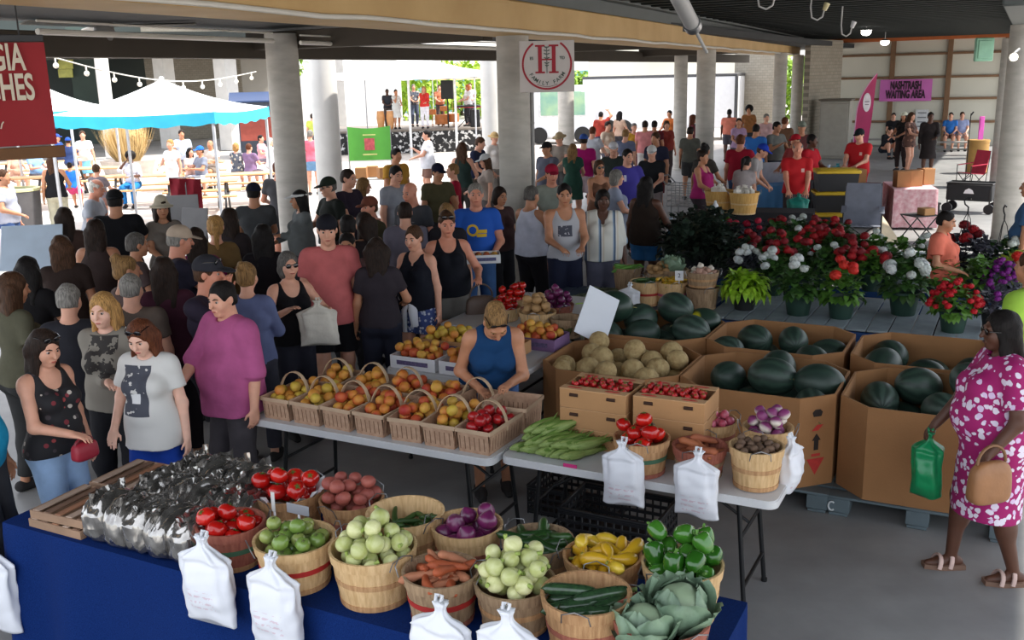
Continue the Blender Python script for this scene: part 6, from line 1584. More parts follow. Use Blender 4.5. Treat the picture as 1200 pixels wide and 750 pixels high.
# green cloth with red emblem on a table end
p = PD(433, 168, 24); root = thing('green_banner', 'bright green banner with a red emblem in front of the stage', 'banner', p, R_(6)); w, h = .50, .40; b = MB(); V = []; Fs = []
for i in range(13):
    for j in range(7): V.append(((i / 12 - .5) * 2 * w, .012 * math.sin(i * .8), h - j * 2 * h / 6 - .05 * math.sin(PI * i / 12) * (j == 0)))
for i in range(12):
    for j in range(6): a_ = i * 7 + j; Fs.append((a_, a_ + 1, a_ + 8, a_ + 7))
V2 = [(x, y + .01, z) for x, y, z in V]; k = len(V); b.add(V + V2, [f[::-1] for f in Fs] + [tuple(k + q for q in f) for f in Fs] + []); b.build('banner_cloth', M((84, 160, 60), .7, .06, 3), root)
b = MB(); b.box((0, -.02, -.02), (.24, .006, .28), None, .02); b.build('emblem', M((180, 80, 84), .7, .25, 14), root); b = MB(); b.box((0, -.02, -.26), (.34, .004, .035), None, .002); b.box((0, -.02, .2), (.3, .004, .03), None, .002); b.build('emblem_text', M((190, 196, 120), .7), root)
for sx in (-1, 1): b = MB(); b.tube([(sx * w, .02, -p.z), (sx * w, .02, h)], .018, 8); b.build('pole', STEEL, root)
# red and blue kiosk, far buildings behind the plaza
p = PD(312, 172, 42); p.z = 0; root = thing('kiosk', 'small brick red kiosk with a blue metal roof beyond the plaza', 'kiosk', p, R_(14))
b = MB(); b.box((0, 0, 1.1), (2.0, 2.0, 2.2), None, .02); b.build('kiosk_wall', M((70, 78, 92), .7, .08), root); b = MB(); b.box((-.25, -1.02, 1.25), (1.4, .05, 1.1), None, .01); b.build('red_panel', M((142, 66, 54), .8, .1), root); b = MB(); b.box((-.25, -1.03, .4), (1.4, .05, .6), None, .01); b.build('dark_panel', M((42, 48, 60), .7), root)
b = MB(); b.prism([(-1.3, -1.3), (1.3, -1.3), (1.3, 1.3), (-1.3, 1.3)], 0, .06); 
b.v = [(x, y, z + 2.2 + (y + 1.3) * .12) for x, y, z in b.v]; b.build('blue_roof', M((40, 62, 100), .6, .08), root)
def fwall(nm, x0, x1, dist, z0, z1, mat): a, c = PD(x0, 100, dist), PD(x1, 100, dist); return wall_pp(nm, a, c, z1, mat, .3, z0)
DG = M((78, 92, 86), .85, .12, .6); LG = M((150, 146, 138), .85, .08, .8)
fwall('wall_plaza', -60, 175, 60, 0, 8, M((70, 78, 76), .85, .1, .4)); fwall('wall_plaza_green', 85, 130, 58, 0, 6, DG); fwall('wall_plaza_louvre', 172, 300, 58.5, 0, 8, BLK); fwall('wall_plaza_grey', 284, 345, 56, 0, 8, LG); fwall('wall_plaza_canopy', -60, 345, 54, 4.25, 5.2, M((86, 84, 80), .85, .08))
fwall('wall_stage', 345, 470, 71, 0, 6.5, M((214, 214, 212), .8, .04)); fwall('wall_stage_far', 470, 700, 92, 0, 3.4, M((120, 170, 166), .7, .1))
a_, c_ = PD(70, 80, 57.4), PD(84, 80, 57.4); 
for k in range(3): b = MB(); b.box((0, 0, 0), (.75, .06, .42), None, .01); o = b.build('window_%d' % (k + 1), M((196, 196, 90), .3, .2, 3), None, PD(77, 66 + k * 10, 57.6)); struct(o)
for i, (x, d, r) in enumerate(((199, 50, .34), (270, 47, .36), (128, 45, .2), (405, 55, .4))):
    q = PD(x, 150, d); q.z = 0; column('column_%d' % (20 + i), q, r, 4.6, WHITEC, True)
for k in range(5): tree(402 + k * 46, 102, 76 + 6 * (k % 2), 3.0, ['leafy green tree behind the stage wall at the left', 'leafy green tree behind the drummer', 'leafy green tree behind the singer', 'leafy green tree behind the black speaker', 'leafy green tree behind the keyboard player'][k], 0, ((120, 160, 40), (176, 200, 60)), 500)
# string lights between the columns
pts = []; A0, A1 = PD(38, 60, 17), PD(300, 84, 24)
for k in range(31): t = k / 30; q = A0.lerp(A1, t); q.z -= .32 * math.sin(PI * t); pts.append(q)
root = thing('string_lights', 'string of round bulbs hanging between the columns over the plaza edge', 'lights', A0)
b = MB(); b.tube([p - A0 for p in pts], .012, 6); b.build('wire', M((190, 186, 176), .5), root)
for k in range(2, 30, 3): b = MB(); q = pts[k] - A0; b.tube([(q.x, q.y, q.z), (q.x, q.y, q.z - .07)], .014, 6); b.ball((q.x, q.y, q.z - .12), .045, 10, 8); b.build('bulb', M((236, 230, 214), .2, 0), root)
# stage
sp = PD(490, 160, 42); root = thing('stage', 'black speckled stage under the white canopy with the band on it', 'stage', (sp.x, sp.y, 0), R_(6))
def speck(N, L, b, tc):
    n = N.new('ShaderNodeTexNoise'); n.inputs['Scale'].default_value = 6; L.new(tc.outputs['Object'], n.inputs['Vector']); r = ramp(N, [(.54, (30, 30, 32)), (.60, (200, 200, 200))]); L.new(n.outputs['Fac'], r.inputs[0]); L.new(r.outputs[0], b.inputs['Base Color']); b.inputs['Roughness'].default_value = .8
SZ = .95
b = MB(); b.box((0, 1.2, SZ - .05), (7.2, 4.4, .1), None, .02); b.build('deck', M((120, 112, 104), .8, .1), root); b = MB(); b.box((0, -1.0, (SZ - .1) / 2), (7.2, .05, SZ - .1), None, .01); b.build('skirt_cloth', MN('speckle', speck), root)
def on_stage(px): return PD(px, 140, 41.5)
q = PD(524, 105, 41.4); root = thing('speaker', 'big black speaker on a pole at the front of the stage', 'speaker', (q.x, q.y, SZ)); b = MB(); b.box((0, 0, q.z - SZ), (.5, .4, .75), None, .02); b.build('cabinet', BLACKM, root); b = MB(); b.tube([(0, 0, 0), (0, 0, q.z - SZ)], .03, 8); b.build('pole', BLACKM, root)
q = PD(557, 142, 41.4); b = MB(); b.box((0, 0, .35), (.4, .35, .7), None, .02); b.box((0, -.18, .35), (.34, .02, .6), None, .01); tag(b.build('amplifier', BLACKM, None, (q.x, q.y, SZ)), 'black amplifier cabinet at the right end of the stage', 'speaker')
q = PD(518, 140, 42.6); root = thing('drum_kit', 'orange drum kit on the stage behind the speaker', 'drums', (q.x, q.y, SZ))
for (x, y, z, r, h) in ((0, 0, .3, .3, .4), (-.4, -.1, .62, .17, .22), (.1, -.15, .75, .16, .2), (.5, .1, .35, .22, .35)): b = MB(); b.lathe([(.01, z - h / 2), (r, z - h / 2), (r, z + h / 2), (.01, z + h / 2)], 20, (x, y, 0)); b.tube([(x, y, 0), (x, y, z)], .02, 6); b.build('drum', M((200, 120, 60), .4), root)
for (x, z) in ((-.6, 1.1), (.45, 1.2)): b = MB(); b.lathe([(.01, z + .02), (.22, z), (.01, z - .005)], 20, (x, .2, 0)); b.tube([(x, .2, 0), (x, .2, z)], .012, 6); b.build('cymbal', M((200, 170, 90), .3, metal=.8), root)
q = PD(452, 143, 41.6)
for x in (-.2, .2):
    root = thing('conga_drum', 'wooden conga drum at the left of the stage, %s one' % ('left' if x < 0 else 'right'), 'drum', (q.x + x, q.y, SZ)); b = MB(); b.lathe([(.01, .05), (.12, .05), (.17, .45), (.14, .75)], 20); b.tube([(0, 0, 0), (0, 0, .1)], .1, 8); b.build('drum_shell', M((206, 150, 96), .5), root); b = MB(); b.lathe([(.145, .74), (.145, .76), (.01, .765)], 20); b.build('drum_head', PAPER, root)
q = PD(548, 136, 41.4); root = thing('keyboard', 'keyboard on a stand with a red cloth at the right of the stage', 'instrument', (q.x, q.y, SZ)); b = MB(); b.box((0, 0, .85), (1.1, .35, .08), None, .01); b.build('keys', BLACKM, root); b = MB(); b.box((0, .0, .805), (1.14, .38, .02), None, .005); b.build('red_cloth', M((190, 40, 60), .8), root)
for s in (-1, 1): b = MB(); b.tube([(-.4 * s, -.1, 0), (.4 * s, -.1, .8)], .018, 6); b.build('leg', BLACKM, root)
for i, px in enumerate((480, 534)): q = PD(px, 130, 38.8); q.z = 0; b = MB(); b.box((0, 0, 1.7), (.09, .09, 3.4), None, .01); tag(b.build('canopy_post', M((216, 218, 220), .5), None, q), ['white canopy post in front of the singer', 'white canopy post beside the black speaker'][i], 'post')
# cartons behind the green banner
for i, (px, py) in enumerate(((424, 203), (437, 201), (450, 203))): q = P(px, py + 6, .75) + Vector((0, 0, .125)); b = MB(); b.box((0, 0, 0), (.26, .26, .24), None, .006); o = tag(b.build('cardboard_box', CARDD, None, q, .2 * i), ['brown cardboard box stacked by the white column, left one', 'brown cardboard box in the middle of the row below the green banner', 'brown cardboard box next to the man in the mustard shirt'][i], 'box'); m = MB(); m.box((0, 0, .122), (.2, .05, .004), None, .001); m.build('tape', M((200, 170, 120), .5), o)
q = P(437, 208, .75); q.z = 0; zt_ = .745; rt_ = thing('trestle_table', 'trestle table under the brown cardboard boxes below the green banner', 'table', q, .1); b = MB(); b.box((0, 0, zt_ - .02), (1.3, .5, .035), None, .005); b.build('table_top', M((200, 200, 196), .6), rt_)
for sx in (-.55, .55): b = MB(); b.box((sx, 0, (zt_ - .04) / 2), (.05, .4, zt_ - .04), None, .004); b.build('leg', BLACKM, rt_)

# ------------------------------------------------------------------ ceiling things
PIPEG = M((176, 178, 180), .5, .05)
a_, c_ = PD(790, -12, 10.5), PD(812, 30, 11.5); root = thing('duct_pipe', 'pale diagonal pipe running down from the dark roof to the tan girder', 'pipe', a_); d = c_ - a_
b = MB(); b.tube([(0, 0, 0), d], .085, 16); b.build('pipe', PIPEG, root); b = MB(); b.tube([d * .9, d * 1.02], .1, 16); b.build('collar', STEEL, root); b = MB(); b.tube([d, d + Vector((.25, .45, -.28))], .02, 8); b.build('bracket', PIPEG, root)
for i, (px, py, s) in enumerate(((898, 2, 1.), (958, 16, .9), (992, 36, .8))):
    c = PD(px, py, 15 + i * 2.5); root = thing('roof_lamp', ['coiled cable lamp nearest the diagonal pipe under the dark roof', 'coiled cable lamp with a yellow tip under the dark roof', 'coiled cable lamp over the tan girder end'][i], 'lamp', c)
    b = MB(); b.tube([(-.12 * s, 0, 4.05 - c.z), (-.13 * s, 0, .1), (-.1 * s, 0, -.06), (0, 0, -.1), (.09 * s, 0, -.05), (.12 * s, 0, .06)], .014, 8); b.build('cable', M((200, 200, 200), .4), root); b = MB(); b.tube([(.12 * s, 0, .05), (.17 * s, 0, .16)], [.035, .05], 10); b.build('lamp_head', M((216, 206, 160) if i == 1 else (220, 222, 226), .4), root)
for i, (px, py) in enumerate(((1015, 38), (1037, 50))):
    c = PD(px, py, 30 + i * 5); root = thing('pendant_lamp', ['glowing white pendant lamp under the roof, nearer one', 'glowing white pendant lamp in front of the panelled wall top'][i], 'lamp', c)
    b = MB(); b.ball((0, 0, 0), (.13, .13, .085), 16, 10); b.build('bulb', M((255, 252, 244), .3, 0, emit=9.), root); b = MB(); b.tube([(0, 0, .08), (0, 0, 4.05 - c.z)], .012, 6); b.lathe([(.01, .12), (.15, .07), (.16, .05)], 16); b.build('lamp_shade', M((200, 200, 200), .5), root)
c = PD(1188, 67, 17); root = thing('wall_lamp', 'round white lamp hung on the right concrete column', 'lamp', c); b = MB(); b.ball((0, 0, 0), .06, 14, 10); b.build('bulb', M((255, 248, 226), .3, 0, emit=1.6), root); b = MB(); b.tube([(0, 0, .06), (.12, .1, .12)], .02, 6); b.build('arm', STEEL, root)
c = PD(1153, 58, 24.5); b = MB(); b.box((0, 0, 0), (.4, .1, .5), None, .02); b.box((0, -.06, 0), (.3, .02, .38), None, .01); tag(b.build('exit_lamp_box', M((126, 176, 150), .5, .1), None, c), 'pale green lamp box mounted high beside the right concrete column', 'lamp')
c = PD(1150, 150, 29); b = MB(); b.box((0, 0, 0), (.13, .03, .6), None, .005); b.box((0, -.02, .1), (.09, .01, .3), None, .002); tag(b.build('pink_notice', M((222, 90, 186), .6), None, c), 'narrow pink notice hanging left of the right concrete column', 'notice')
c = PD(1147, 165, 30.5); b = MB(); b.lathe([(.01, 0), (.28, .0), (.28, .9), (.01, .9)], 24); b.lathe([(.29, .85), (.29, .92), (.01, .93)], 24); tag(b.build('barrel', M((166, 126, 66), .7, .1), None, (c.x, c.y, 0)), 'tan round barrel at the end of the waiting bench', 'barrel')
# big ceiling fan at the upper left
c = PD(122, 36, 14); root = thing('ceiling_fan', 'large grey ceiling fan hanging at the upper left', 'fan', c); b = MB(); b.lathe([(.01, .14), (.1, .12), (.13, 0), (.1, -.12), (.01, -.16)], 20); b.build('hub', M((120, 118, 114), .5), root); b = MB(); b.tube([(0, 0, .1), (0, 0, 3.7 - c.z)], .03, 8); b.build('rod', M((90, 90, 90), .5), root)
for k in range(3):
    a = R_(2 + 120 * k); b = MB(); b.box((.62 * math.cos(a), .62 * math.sin(a), .06), (1.05, .16, .022), Matrix.Rotation(a, 3, 'Z') @ Matrix.Rotation(.14, 3, 'X'), .008); b.build('blade', M((150, 146, 138), .5), root)
b = MB(); a_, c_ = PD(44, 37, 10.6), PD(320, 48, 14); b.tube([a_, a_.lerp(c_, .5), c_], .03, 8); b.tube([a_ + Vector((0, 0, .1)), c_ + Vector((0, 0, .1))], .012, 6); tag(b.build('ceiling_pipe', PIPE), 'pale pipe running under the left roof behind the ceiling fan', 'pipe')
b = MB(); a_, c_ = PD(352, 50, 14.5), PD(584, 57, 18); b.tube([a_, c_], .03, 8); b.tube([a_ + Vector((0, 0, .1)), c_ + Vector((0, 0, .1))], .012, 6); tag(b.build('ceiling_pipe', PIPE), 'pale pipe under the roof above the band stage', 'pipe')

# ------------------------------------------------------------------ vendor area at the back right
def draped(px0, py0, px1, py1, z, d, label, mat, nm='draped_table'):
    a, c = P(px0, py0, z), P(px1, py1, z); dd = c - a; mid = (a + c) / 2; root = thing(nm, label, 'table', (mid.x, mid.y, 0), math.atan2(dd.y, dd.x)); w = dd.length
    b = MB(); V = []; Fs = []; n = 60; per = []
    for k in range(n):
        t = k / n * 2 * (w + d)
        if t < w: q = (-w / 2 + t, 0)
        elif t < w + d: q = (w / 2, t - w)
        elif t < 2 * w + d: q = (w / 2 - (t - w - d), d)
        else: q = (-w / 2, d - (t - 2 * w - d))
        per.append(q)
    for r_ in range(5):
        for k, (x, y) in enumerate(per):
            f = r_ / 4; o = .03 * f * math.sin(k * 1.9) + .02 * f; cx, cy = x, y - d / 2; l = math.hypot(cx, cy); V.append((x + cx / l * o, y + cy / l * o, z - (z - .04) * f))
    for r_ in range(4):
        for k in range(n): k2 = (k + 1) % n; Fs.append((r_ * n + k, (r_ + 1) * n + k, (r_ + 1) * n + k2, r_ * n + k2))
    Fs.append(tuple(range(n))); b.add(V, Fs); b.build('drape', mat, root, sharp=50)
    b = MB(); b.box((0, d / 2, z - .03), (w - .04, d - .04, .03), None, .004); b.build('table_top', WT, root)
    for sx in (-1, 1):
        for sy in (.1, .9): b = MB(); b.tube([(sx * (w / 2 - .1), d * sy, 0), (sx * (w / 2 - .1), d * sy, z - .04)], .015, 6); b.build('leg', BLACKM, root)
    return root
draped(822, 248, 955, 250, .74, .6, 'black draped table under the two big bushel baskets', M((26, 25, 30), .9, .1))
draped(940, 216, 1020, 219, .78, .8, 'dark red draped table behind the vendor in the red shirt', M((86, 24, 36), .9, .1))
for i, (px, py) in enumerate(((843, 224), (872, 226))):
    q = P(px, py, .74 + .33); lb = ['left', 'right'][i]; base = Vector((q.x, q.y, .742)); tub(base, .23, .175, .34, 'big tan bushel basket of paper bags, %s one on the black table' % lb, (M((196, 146, 74), .75, 0, 5, .4, 30, rgb2=(214, 168, 96), stretch=(10, 10, 1)), WOOD))
    for k in range(9 if i else 5):
        a = k * .7; o = ob('paper_bag', bag_mesh(.06, .26, k, M((222, 216, 206), .7, .1, 8)), None, base + Vector((.12 * math.cos(a) * (k % 3) / 2, .12 * math.sin(a) * (k % 3) / 2, .44)), rot=(RND.uniform(-.2, .2), RND.uniform(-.2, .2), a)); tag(o, 'white and tan paper bag stuffed in the %s big bushel basket' % lb, 'bag', 'paper bags in the %s bushel basket' % lb)
draped(887, 217, 924, 218, .74, .8, 'small table with a light blue cloth behind the right big bushel basket', M((90, 150, 206), .85, .05))
q = P(905, 214, .74); b = MB(); b.box((0, 0, .2), (.46, .02, .4), None, .004); tag(b.build('display_board', M((190, 192, 200), .6), None, (q.x, q.y, .742), .1), 'pale grey board standing on the light blue table left of the balding vendor', 'board')
# checked cloth table and wire cart
def checks(N, L, b, tc):
    c = N.new('ShaderNodeTexChecker'); c.inputs['Scale'].default_value = 9; c.inputs['Color1'].default_value = lin((70, 160, 214)); c.inputs['Color2'].default_value = lin((214, 222, 230)); L.new(tc.outputs['Object'], c.inputs['Vector']); L.new(c.outputs[0], b.inputs['Base Color']); b.inputs['Roughness'].default_value = .8
draped(783, 270, 858, 270, .72, 1.3, 'low table with a blue and white checked cloth beside the dark plants', MN('checks', checks), 'checked_table')
for i, (px, py) in enumerate(((800, 258), (825, 262), (838, 252))): q = P(px, py, .73); b = MB(); b.box((0, 0, .012), (.28, .2, .02), None, .003); b.box((0, 0, .024), (.2, .12, .004), None, .001); tag(b.build('flyer_stack', M((206, 212, 226), .6, .1), None, (q.x, q.y, .724), .4 * i), ['stack of pale flyers at the left of the checked table', 'stack of pale flyers in the middle of the checked table', 'stack of pale flyers at the back of the checked table'][i], 'paper')
q = P(838, 250, .8); b = MB(); b.lathe([(.01, 0), (.05, 0), (.05, .2), (.02, .24), (.02, .27), (.01, .275)], 14); tag(b.build('white_bottle', PAPER, None, (q.x, q.y, .722)), 'white bottle standing on the checked table', 'bottle')
q = P(805, 262, 0); root = thing('wire_cart', 'grey wire shopping cart behind the woman in the brown tank top', 'cart', (P(808, 268, 0).x, P(808, 268, 0).y, 0), GA); b = MB(); w, d = .75, .5
for z in (.45, .55, .65, .75, .85): b.tube([(-w / 2, -d / 2, z), (w / 2, -d / 2, z), (w / 2, d / 2, z), (-w / 2, d / 2, z)], .007, 6, closed=True)
for k in range(10): x = -w / 2 + w * k / 9; b.tube([(x, -d / 2, .45), (x, -d / 2, .85)], .005, 5); b.tube([(x, d / 2, .45), (x, d / 2, .85)], .005, 5); b.tube([(x, -d / 2, .45), (x, d / 2, .45)], .005, 5)
b.build('wire_basket', STEEL, root); b = MB(); b.tube([(-w / 2, -d / 2, .85), (-w / 2 - .15, -d / 2, 1.0), (-w / 2 - .15, d / 2, 1.0), (-w / 2, d / 2, .85)], .014, 8); b.build('push_handle', STEEL, root)
for sx in (-1, 1):
    for sy in (-1, 1): b = MB(); b.tube([(sx * w * .4, sy * d * .45, .1), (sx * w * .4, sy * d * .45, .45)], .012, 6); b.build('leg', STEEL, root); b = MB(); b.tube([(sx * w * .4, sy * d * .45 - .015, .06), (sx * w * .4, sy * d * .45 + .015, .06)], .06, 14); b.build('wheel', BLACKM, root)
# stacked black totes with yellow lids
YEL = M((214, 178, 34), .5, .06)
q = P(976, 272, 0)
for k in range(3):
    root = thing('storage_tote', ['bottom black tote with yellow lid, of the stack of three', 'middle black tote with yellow lid, of the stack of three', 'top black tote with yellow lid, of the stack of three'][k], 'tote', (q.x + .03 * (k == 0) * -6, q.y, k * .385), GA * .4 + .03 * k)
    b = MB(); V = []; w, d, h = .36, .26, .32
    b.add([(sx * (w - .03), sy * (d - .03), .002) for sx, sy in ((-1, -1), (1, -1), (1, 1), (-1, 1))] + [(sx * w, sy * d, h) for sx, sy in ((-1, -1), (1, -1), (1, 1), (-1, 1))], [(0, 1, 5, 4), (1, 2, 6, 5), (2, 3, 7, 6), (3, 0, 4, 7), (3, 2, 1, 0), (4, 5, 6, 7)]); b.build('tote_body', M((28, 29, 34), .5, .06), root, smooth=False)
    b = MB(); b.box((0, 0, h + .03), (2 * w + .06, 2 * d + .06, .06), None, .015); b.box((0, 0, h + .062), (2 * w - .1, 2 * d - .1, .02), None, .006); b.build('yellow_lid', YEL, root)
# blue bags and small things on the dark red table
for i, (px, py, rgb) in enumerate(((960, 205, (70, 100, 190)), (970, 206, (190, 206, 226)), (981, 204, (80, 160, 170)), (953, 206, (196, 200, 214)))):
    q = P(px, py + 8, .78); o = ob('plastic_bag', bag_mesh(.15, .32, i + 3, M(rgb, .4, .15, 8)), None, (q.x, q.y, 1.118), rot=(0, 0, i)); tag(o, ['bright blue plastic bag on the dark red table', 'pale blue plastic bag on the dark red table', 'teal plastic bag on the dark red table', 'white plastic bag at the left of the dark red table'][i], 'bag')
q = P(1003, 214, .78); b = MB(); b.box((0, 0, .13), (.3, .25, .25), None, .006); b.box((0, 0, .257), (.3, .05, .004), None, .001); tag(b.build('cardboard_box', CARDD, None, (q.x, q.y, .782), .1), 'brown cardboard box on the dark red table beside the vendor with the black cap', 'box')
# grey folding camp chair
def camp_chair(p, rz, rgb, label, s=1., frame=BLACKM):
    root = thing('camp_chair', label, 'chair', p, rz); m = M(rgb, .85, .12, 6); hw = .27 * s
    def cl(nm, pts, th=.012):
        b = MB(); V = [Vector(q) for q in pts]; n = (V[1] - V[0]).cross(V[3] - V[0]).normalized() * th; b.add(V + [q + n for q in V], [(3, 2, 1, 0), (4, 5, 6, 7), (0, 1, 5, 4), (1, 2, 6, 5), (2, 3, 7, 6), (3, 0, 4, 7)]); b.build(nm, m, root, smooth=False)
    cl('seat', [(-hw, .22 * s, .42 * s), (hw, .22 * s, .42 * s), (hw, -.2 * s, .38 * s), (-hw, -.2 * s, .38 * s)]); cl('backrest', [(-hw, -.2 * s, .38 * s), (hw, -.2 * s, .38 * s), (hw * .95, -.34 * s, 1.0 * s), (-hw * .95, -.34 * s, 1.0 * s)])
    for sg in (-1, 1):
        cl('armrest', [(sg * hw - .04, .24 * s, .62 * s), (sg * hw + .04, .24 * s, .62 * s), (sg * hw + .04, -.27 * s, .66 * s), (sg * hw - .04, -.27 * s, .66 * s)])
        for (a, c) in (((sg * hw, .26 * s, 0), (-sg * hw, .22 * s, .40 * s)), ((sg * hw, -.28 * s, 0), (-sg * hw, -.24 * s, .42 * s)), ((sg * hw, .26 * s, .0), (sg * hw, -.24 * s, .42 * s)), ((sg * hw, .25 * s, .02), (sg * hw, .25 * s, .62 * s)), ((sg * hw, -.24 * s, .1 * s), (sg * hw * .95, -.345 * s, 1.0 * s))): b = MB(); b.tube([a, c], .011 * s, 7); b.build('frame_tube', frame, root)
    return root
camp_chair(P(1008, 295, 0), R_(160), (112, 116, 128), 'grey folding camp chair seen from behind the flower stall', 1.08)
camp_chair(P(1137, 220, 0), R_(105), (176, 40, 66), 'red folding camp chair in front of the right concrete column', .9)
q = P(1075, 283, 0); root = thing('camp_stool', 'small black folding camp stool behind the coral shirted woman', 'chair', q, .3); b = MB(); b.box((0, 0, .46), (.46, .42, .02), None, .005); b.build('seat', M((60, 58, 58), .8), root)
for sy in (-1, 1):
    for (x0, x1) in ((-.24, .22), (.24, -.22)): b = MB(); b.tube([(x0, sy * .2, 0), (x1, sy * .2, .46)], .011, 7); b.build('leg', BLACKM, root)
b = MB(); b.box((.05, -.1, .53), (.22, .2, .12), None, .01); tag(b.build('small_carton', CARD, None, (q.x, q.y, .0), .3), 'small brown carton on the black camp stool', 'box')
b = MB(); pa, pb = P(1047, 284, .03), P(1005, 224, 0); pb = PD(1008, 226, pa.xy.length + .55); b.beam(pa, pb, .28, .035, .006); tag(b.build('plank', M((206, 188, 158), .8, .1, 4)), 'pale wooden plank leaning behind the grey camp chair', 'board')
# pink cloth table with boxes
draped(1048, 222, 1100, 222, .74, 1.4, 'table with a pink patterned cloth carrying brown boxes', M((214, 150, 160), .9, 0, 14, rgb2=(232, 200, 204)), 'pink_table')
for i, (px, py) in enumerate(((1056, 211), (1070, 210), (1084, 208))): q = P(px, py + 8, .74); b = MB(); b.box((0, 0, .15), (.25, .22, .3), None, .006); b.box((0, 0, .302), (.25, .05, .004), None, .001); tag(b.build('cardboard_box', CARDD, None, (q.x, q.y, .742), .15 * i), ['left brown box on the pink cloth table', 'middle brown box on the pink cloth table', 'right brown box on the pink cloth table'][i], 'box')
q = P(1083, 240, .3); b = MB(); b.box((0, 0, .1), (.36, .28, .2), None, .008); b.box((0, 0, .202), (.36, .06, .004), None, .001); tag(b.build('cardboard_box', CARD, None, (q.x, q.y, .355), .2), 'cardboard box on the low stand under the pink cloth table', 'box')
b = MB(); b.box((0, 0, .33), (.5, .36, .04), None, .005)
for sx in (-1, 1):
    for sy in (-1, 1): b.box((sx * .22, sy * .15, .16), (.03, .03, .32), None, .003)
tag(b.build('low_stand', BLACKM, None, (q.x, q.y, 0), .2), 'low black stand in front of the pink cloth table', 'table')
# black bench with a white mountain mark
pa, pb = P(1110, 247, 0), P(1163, 250, 0); mid = (pa + pb) / 2; d = pb - pa; root = thing('folding_wagon', 'black folding wagon with a white mark in front of the right columns', 'cart', mid, math.atan2(d.y, d.x)); w = d.length
b = MB(); b.box((0, 0, .42), (w, .45, .34), None, .02); b.build('wagon_fabric', M((32, 32, 34), .85, .08), root); b = MB(); b.tube([(-w / 2, -.23, .6), (w / 2, -.23, .6), (w / 2, .23, .6), (-w / 2, .23, .6)], .016, 7, closed=True); b.build('frame', BLACKM, root)
for sx in (-1, 1):
    for sy in (-1, 1): b = MB(); b.tube([(sx * w * .46, sy * .22 - .025, .1), (sx * w * .46, sy * .22 + .025, .1)], .1, 16); b.tube([(sx * w * .46, sy * .22, .1), (sx * w * .46, sy * .22, .5)], .014, 6); b.build('wheel', BLACKM, root)
b = MB(); b.add([(-.1, -.2305, .40), (.1, -.2305, .40), (.07, -.2305, .47), (.0, -.2305, .51), (-.07, -.2305, .47)], [(0, 1, 2, 3, 4)]); b.build('white_mark', PAPER, root, smooth=False)
# waiting benches and microphone stand
def wbench(px, py, w, label):
    p = P(px, py, 0); root = thing('bench', label, 'bench', p, GA * .6); b = MB(); b.box((0, 0, .44), (w, .4, .04), None, .005); b.build('seat', M((150, 146, 140), .7, .1), root)
    for sx in (-1, 1): b = MB(); b.box((sx * (w / 2 - .08), 0, .21), (.06, .34, .42), None, .004); b.build('leg', M((120, 118, 112), .7), root)
    b = MB(); b.box((0, 0, .2), (w - .2, .04, .05), None, .004); b.build('stretcher', M((120, 118, 112), .7), root)
wbench(1118, 182, 1.5, 'grey waiting bench under the seated man in the blue shirt'); wbench(1033, 178, 2.2, 'grey waiting bench at the left under the pink sign')
q = P(1131, 214, 0); b = MB(); b.tube([(0, 0, 0.02), (0, 0, 1.75)], .012, 7); b.lathe([(.01, 0), (.14, 0), (.13, .025), (.01, .03)], 18); b.tube([(0, 0, 1.7), (.0, -.12, 1.78)], .02, 7); tag(b.build('microphone_stand', BLACKM, None, q), 'thin black stand pole in front of the red camp chair', 'stand')
# ------------------------------------------------------------------ clothes with prints
def chest_mat(key, base, shapes):
    """cloth with printed shapes on the chest: ring / box in body space, front side only"""
    def f(N, L, b, tc):
        s = N.new('ShaderNodeSeparateXYZ'); L.new(tc.outputs['Object'], s.inputs[0]); col = None
        n = N.new('ShaderNodeTexNoise'); n.inputs['Scale'].default_value = 24; L.new(tc.outputs['Object'], n.inputs['Vector'])
        front = math_(N, L, 'GREATER_THAN', s.outputs['Y'], .03); cur = base
        for sh in shapes:
            dx = math_(N, L, 'SUBTRACT', s.outputs['X'], sh[1]); dz = math_(N, L, 'SUBTRACT', s.outputs['Z'], sh[2])
            if sh[0] == 'ring':
                d = math_(N, L, 'SQRT', math_(N, L, 'ADD', math_(N, L, 'MULTIPLY', dx, dx), math_(N, L, 'MULTIPLY', dz, dz))); m = math_(N, L, 'LESS_THAN', math_(N, L, 'ABSOLUTE', math_(N, L, 'SUBTRACT', d, sh[3])), sh[4])
            else: m = math_(N, L, 'MULTIPLY', math_(N, L, 'LESS_THAN', math_(N, L, 'ABSOLUTE', dx), sh[3]), math_(N, L, 'LESS_THAN', math_(N, L, 'ABSOLUTE', dz), sh[4]))
            if len(sh) > 6: m = math_(N, L, 'MULTIPLY', m, math_(N, L, 'GREATER_THAN', n.outputs['Fac'], sh[6]))
            cur = mix_(N, L, math_(N, L, 'MULTIPLY', m, front), cur, sh[5])
        L.new(cur, b.inputs['Base Color']); b.inputs['Roughness'].default_value = .85
    return MN(key, f)
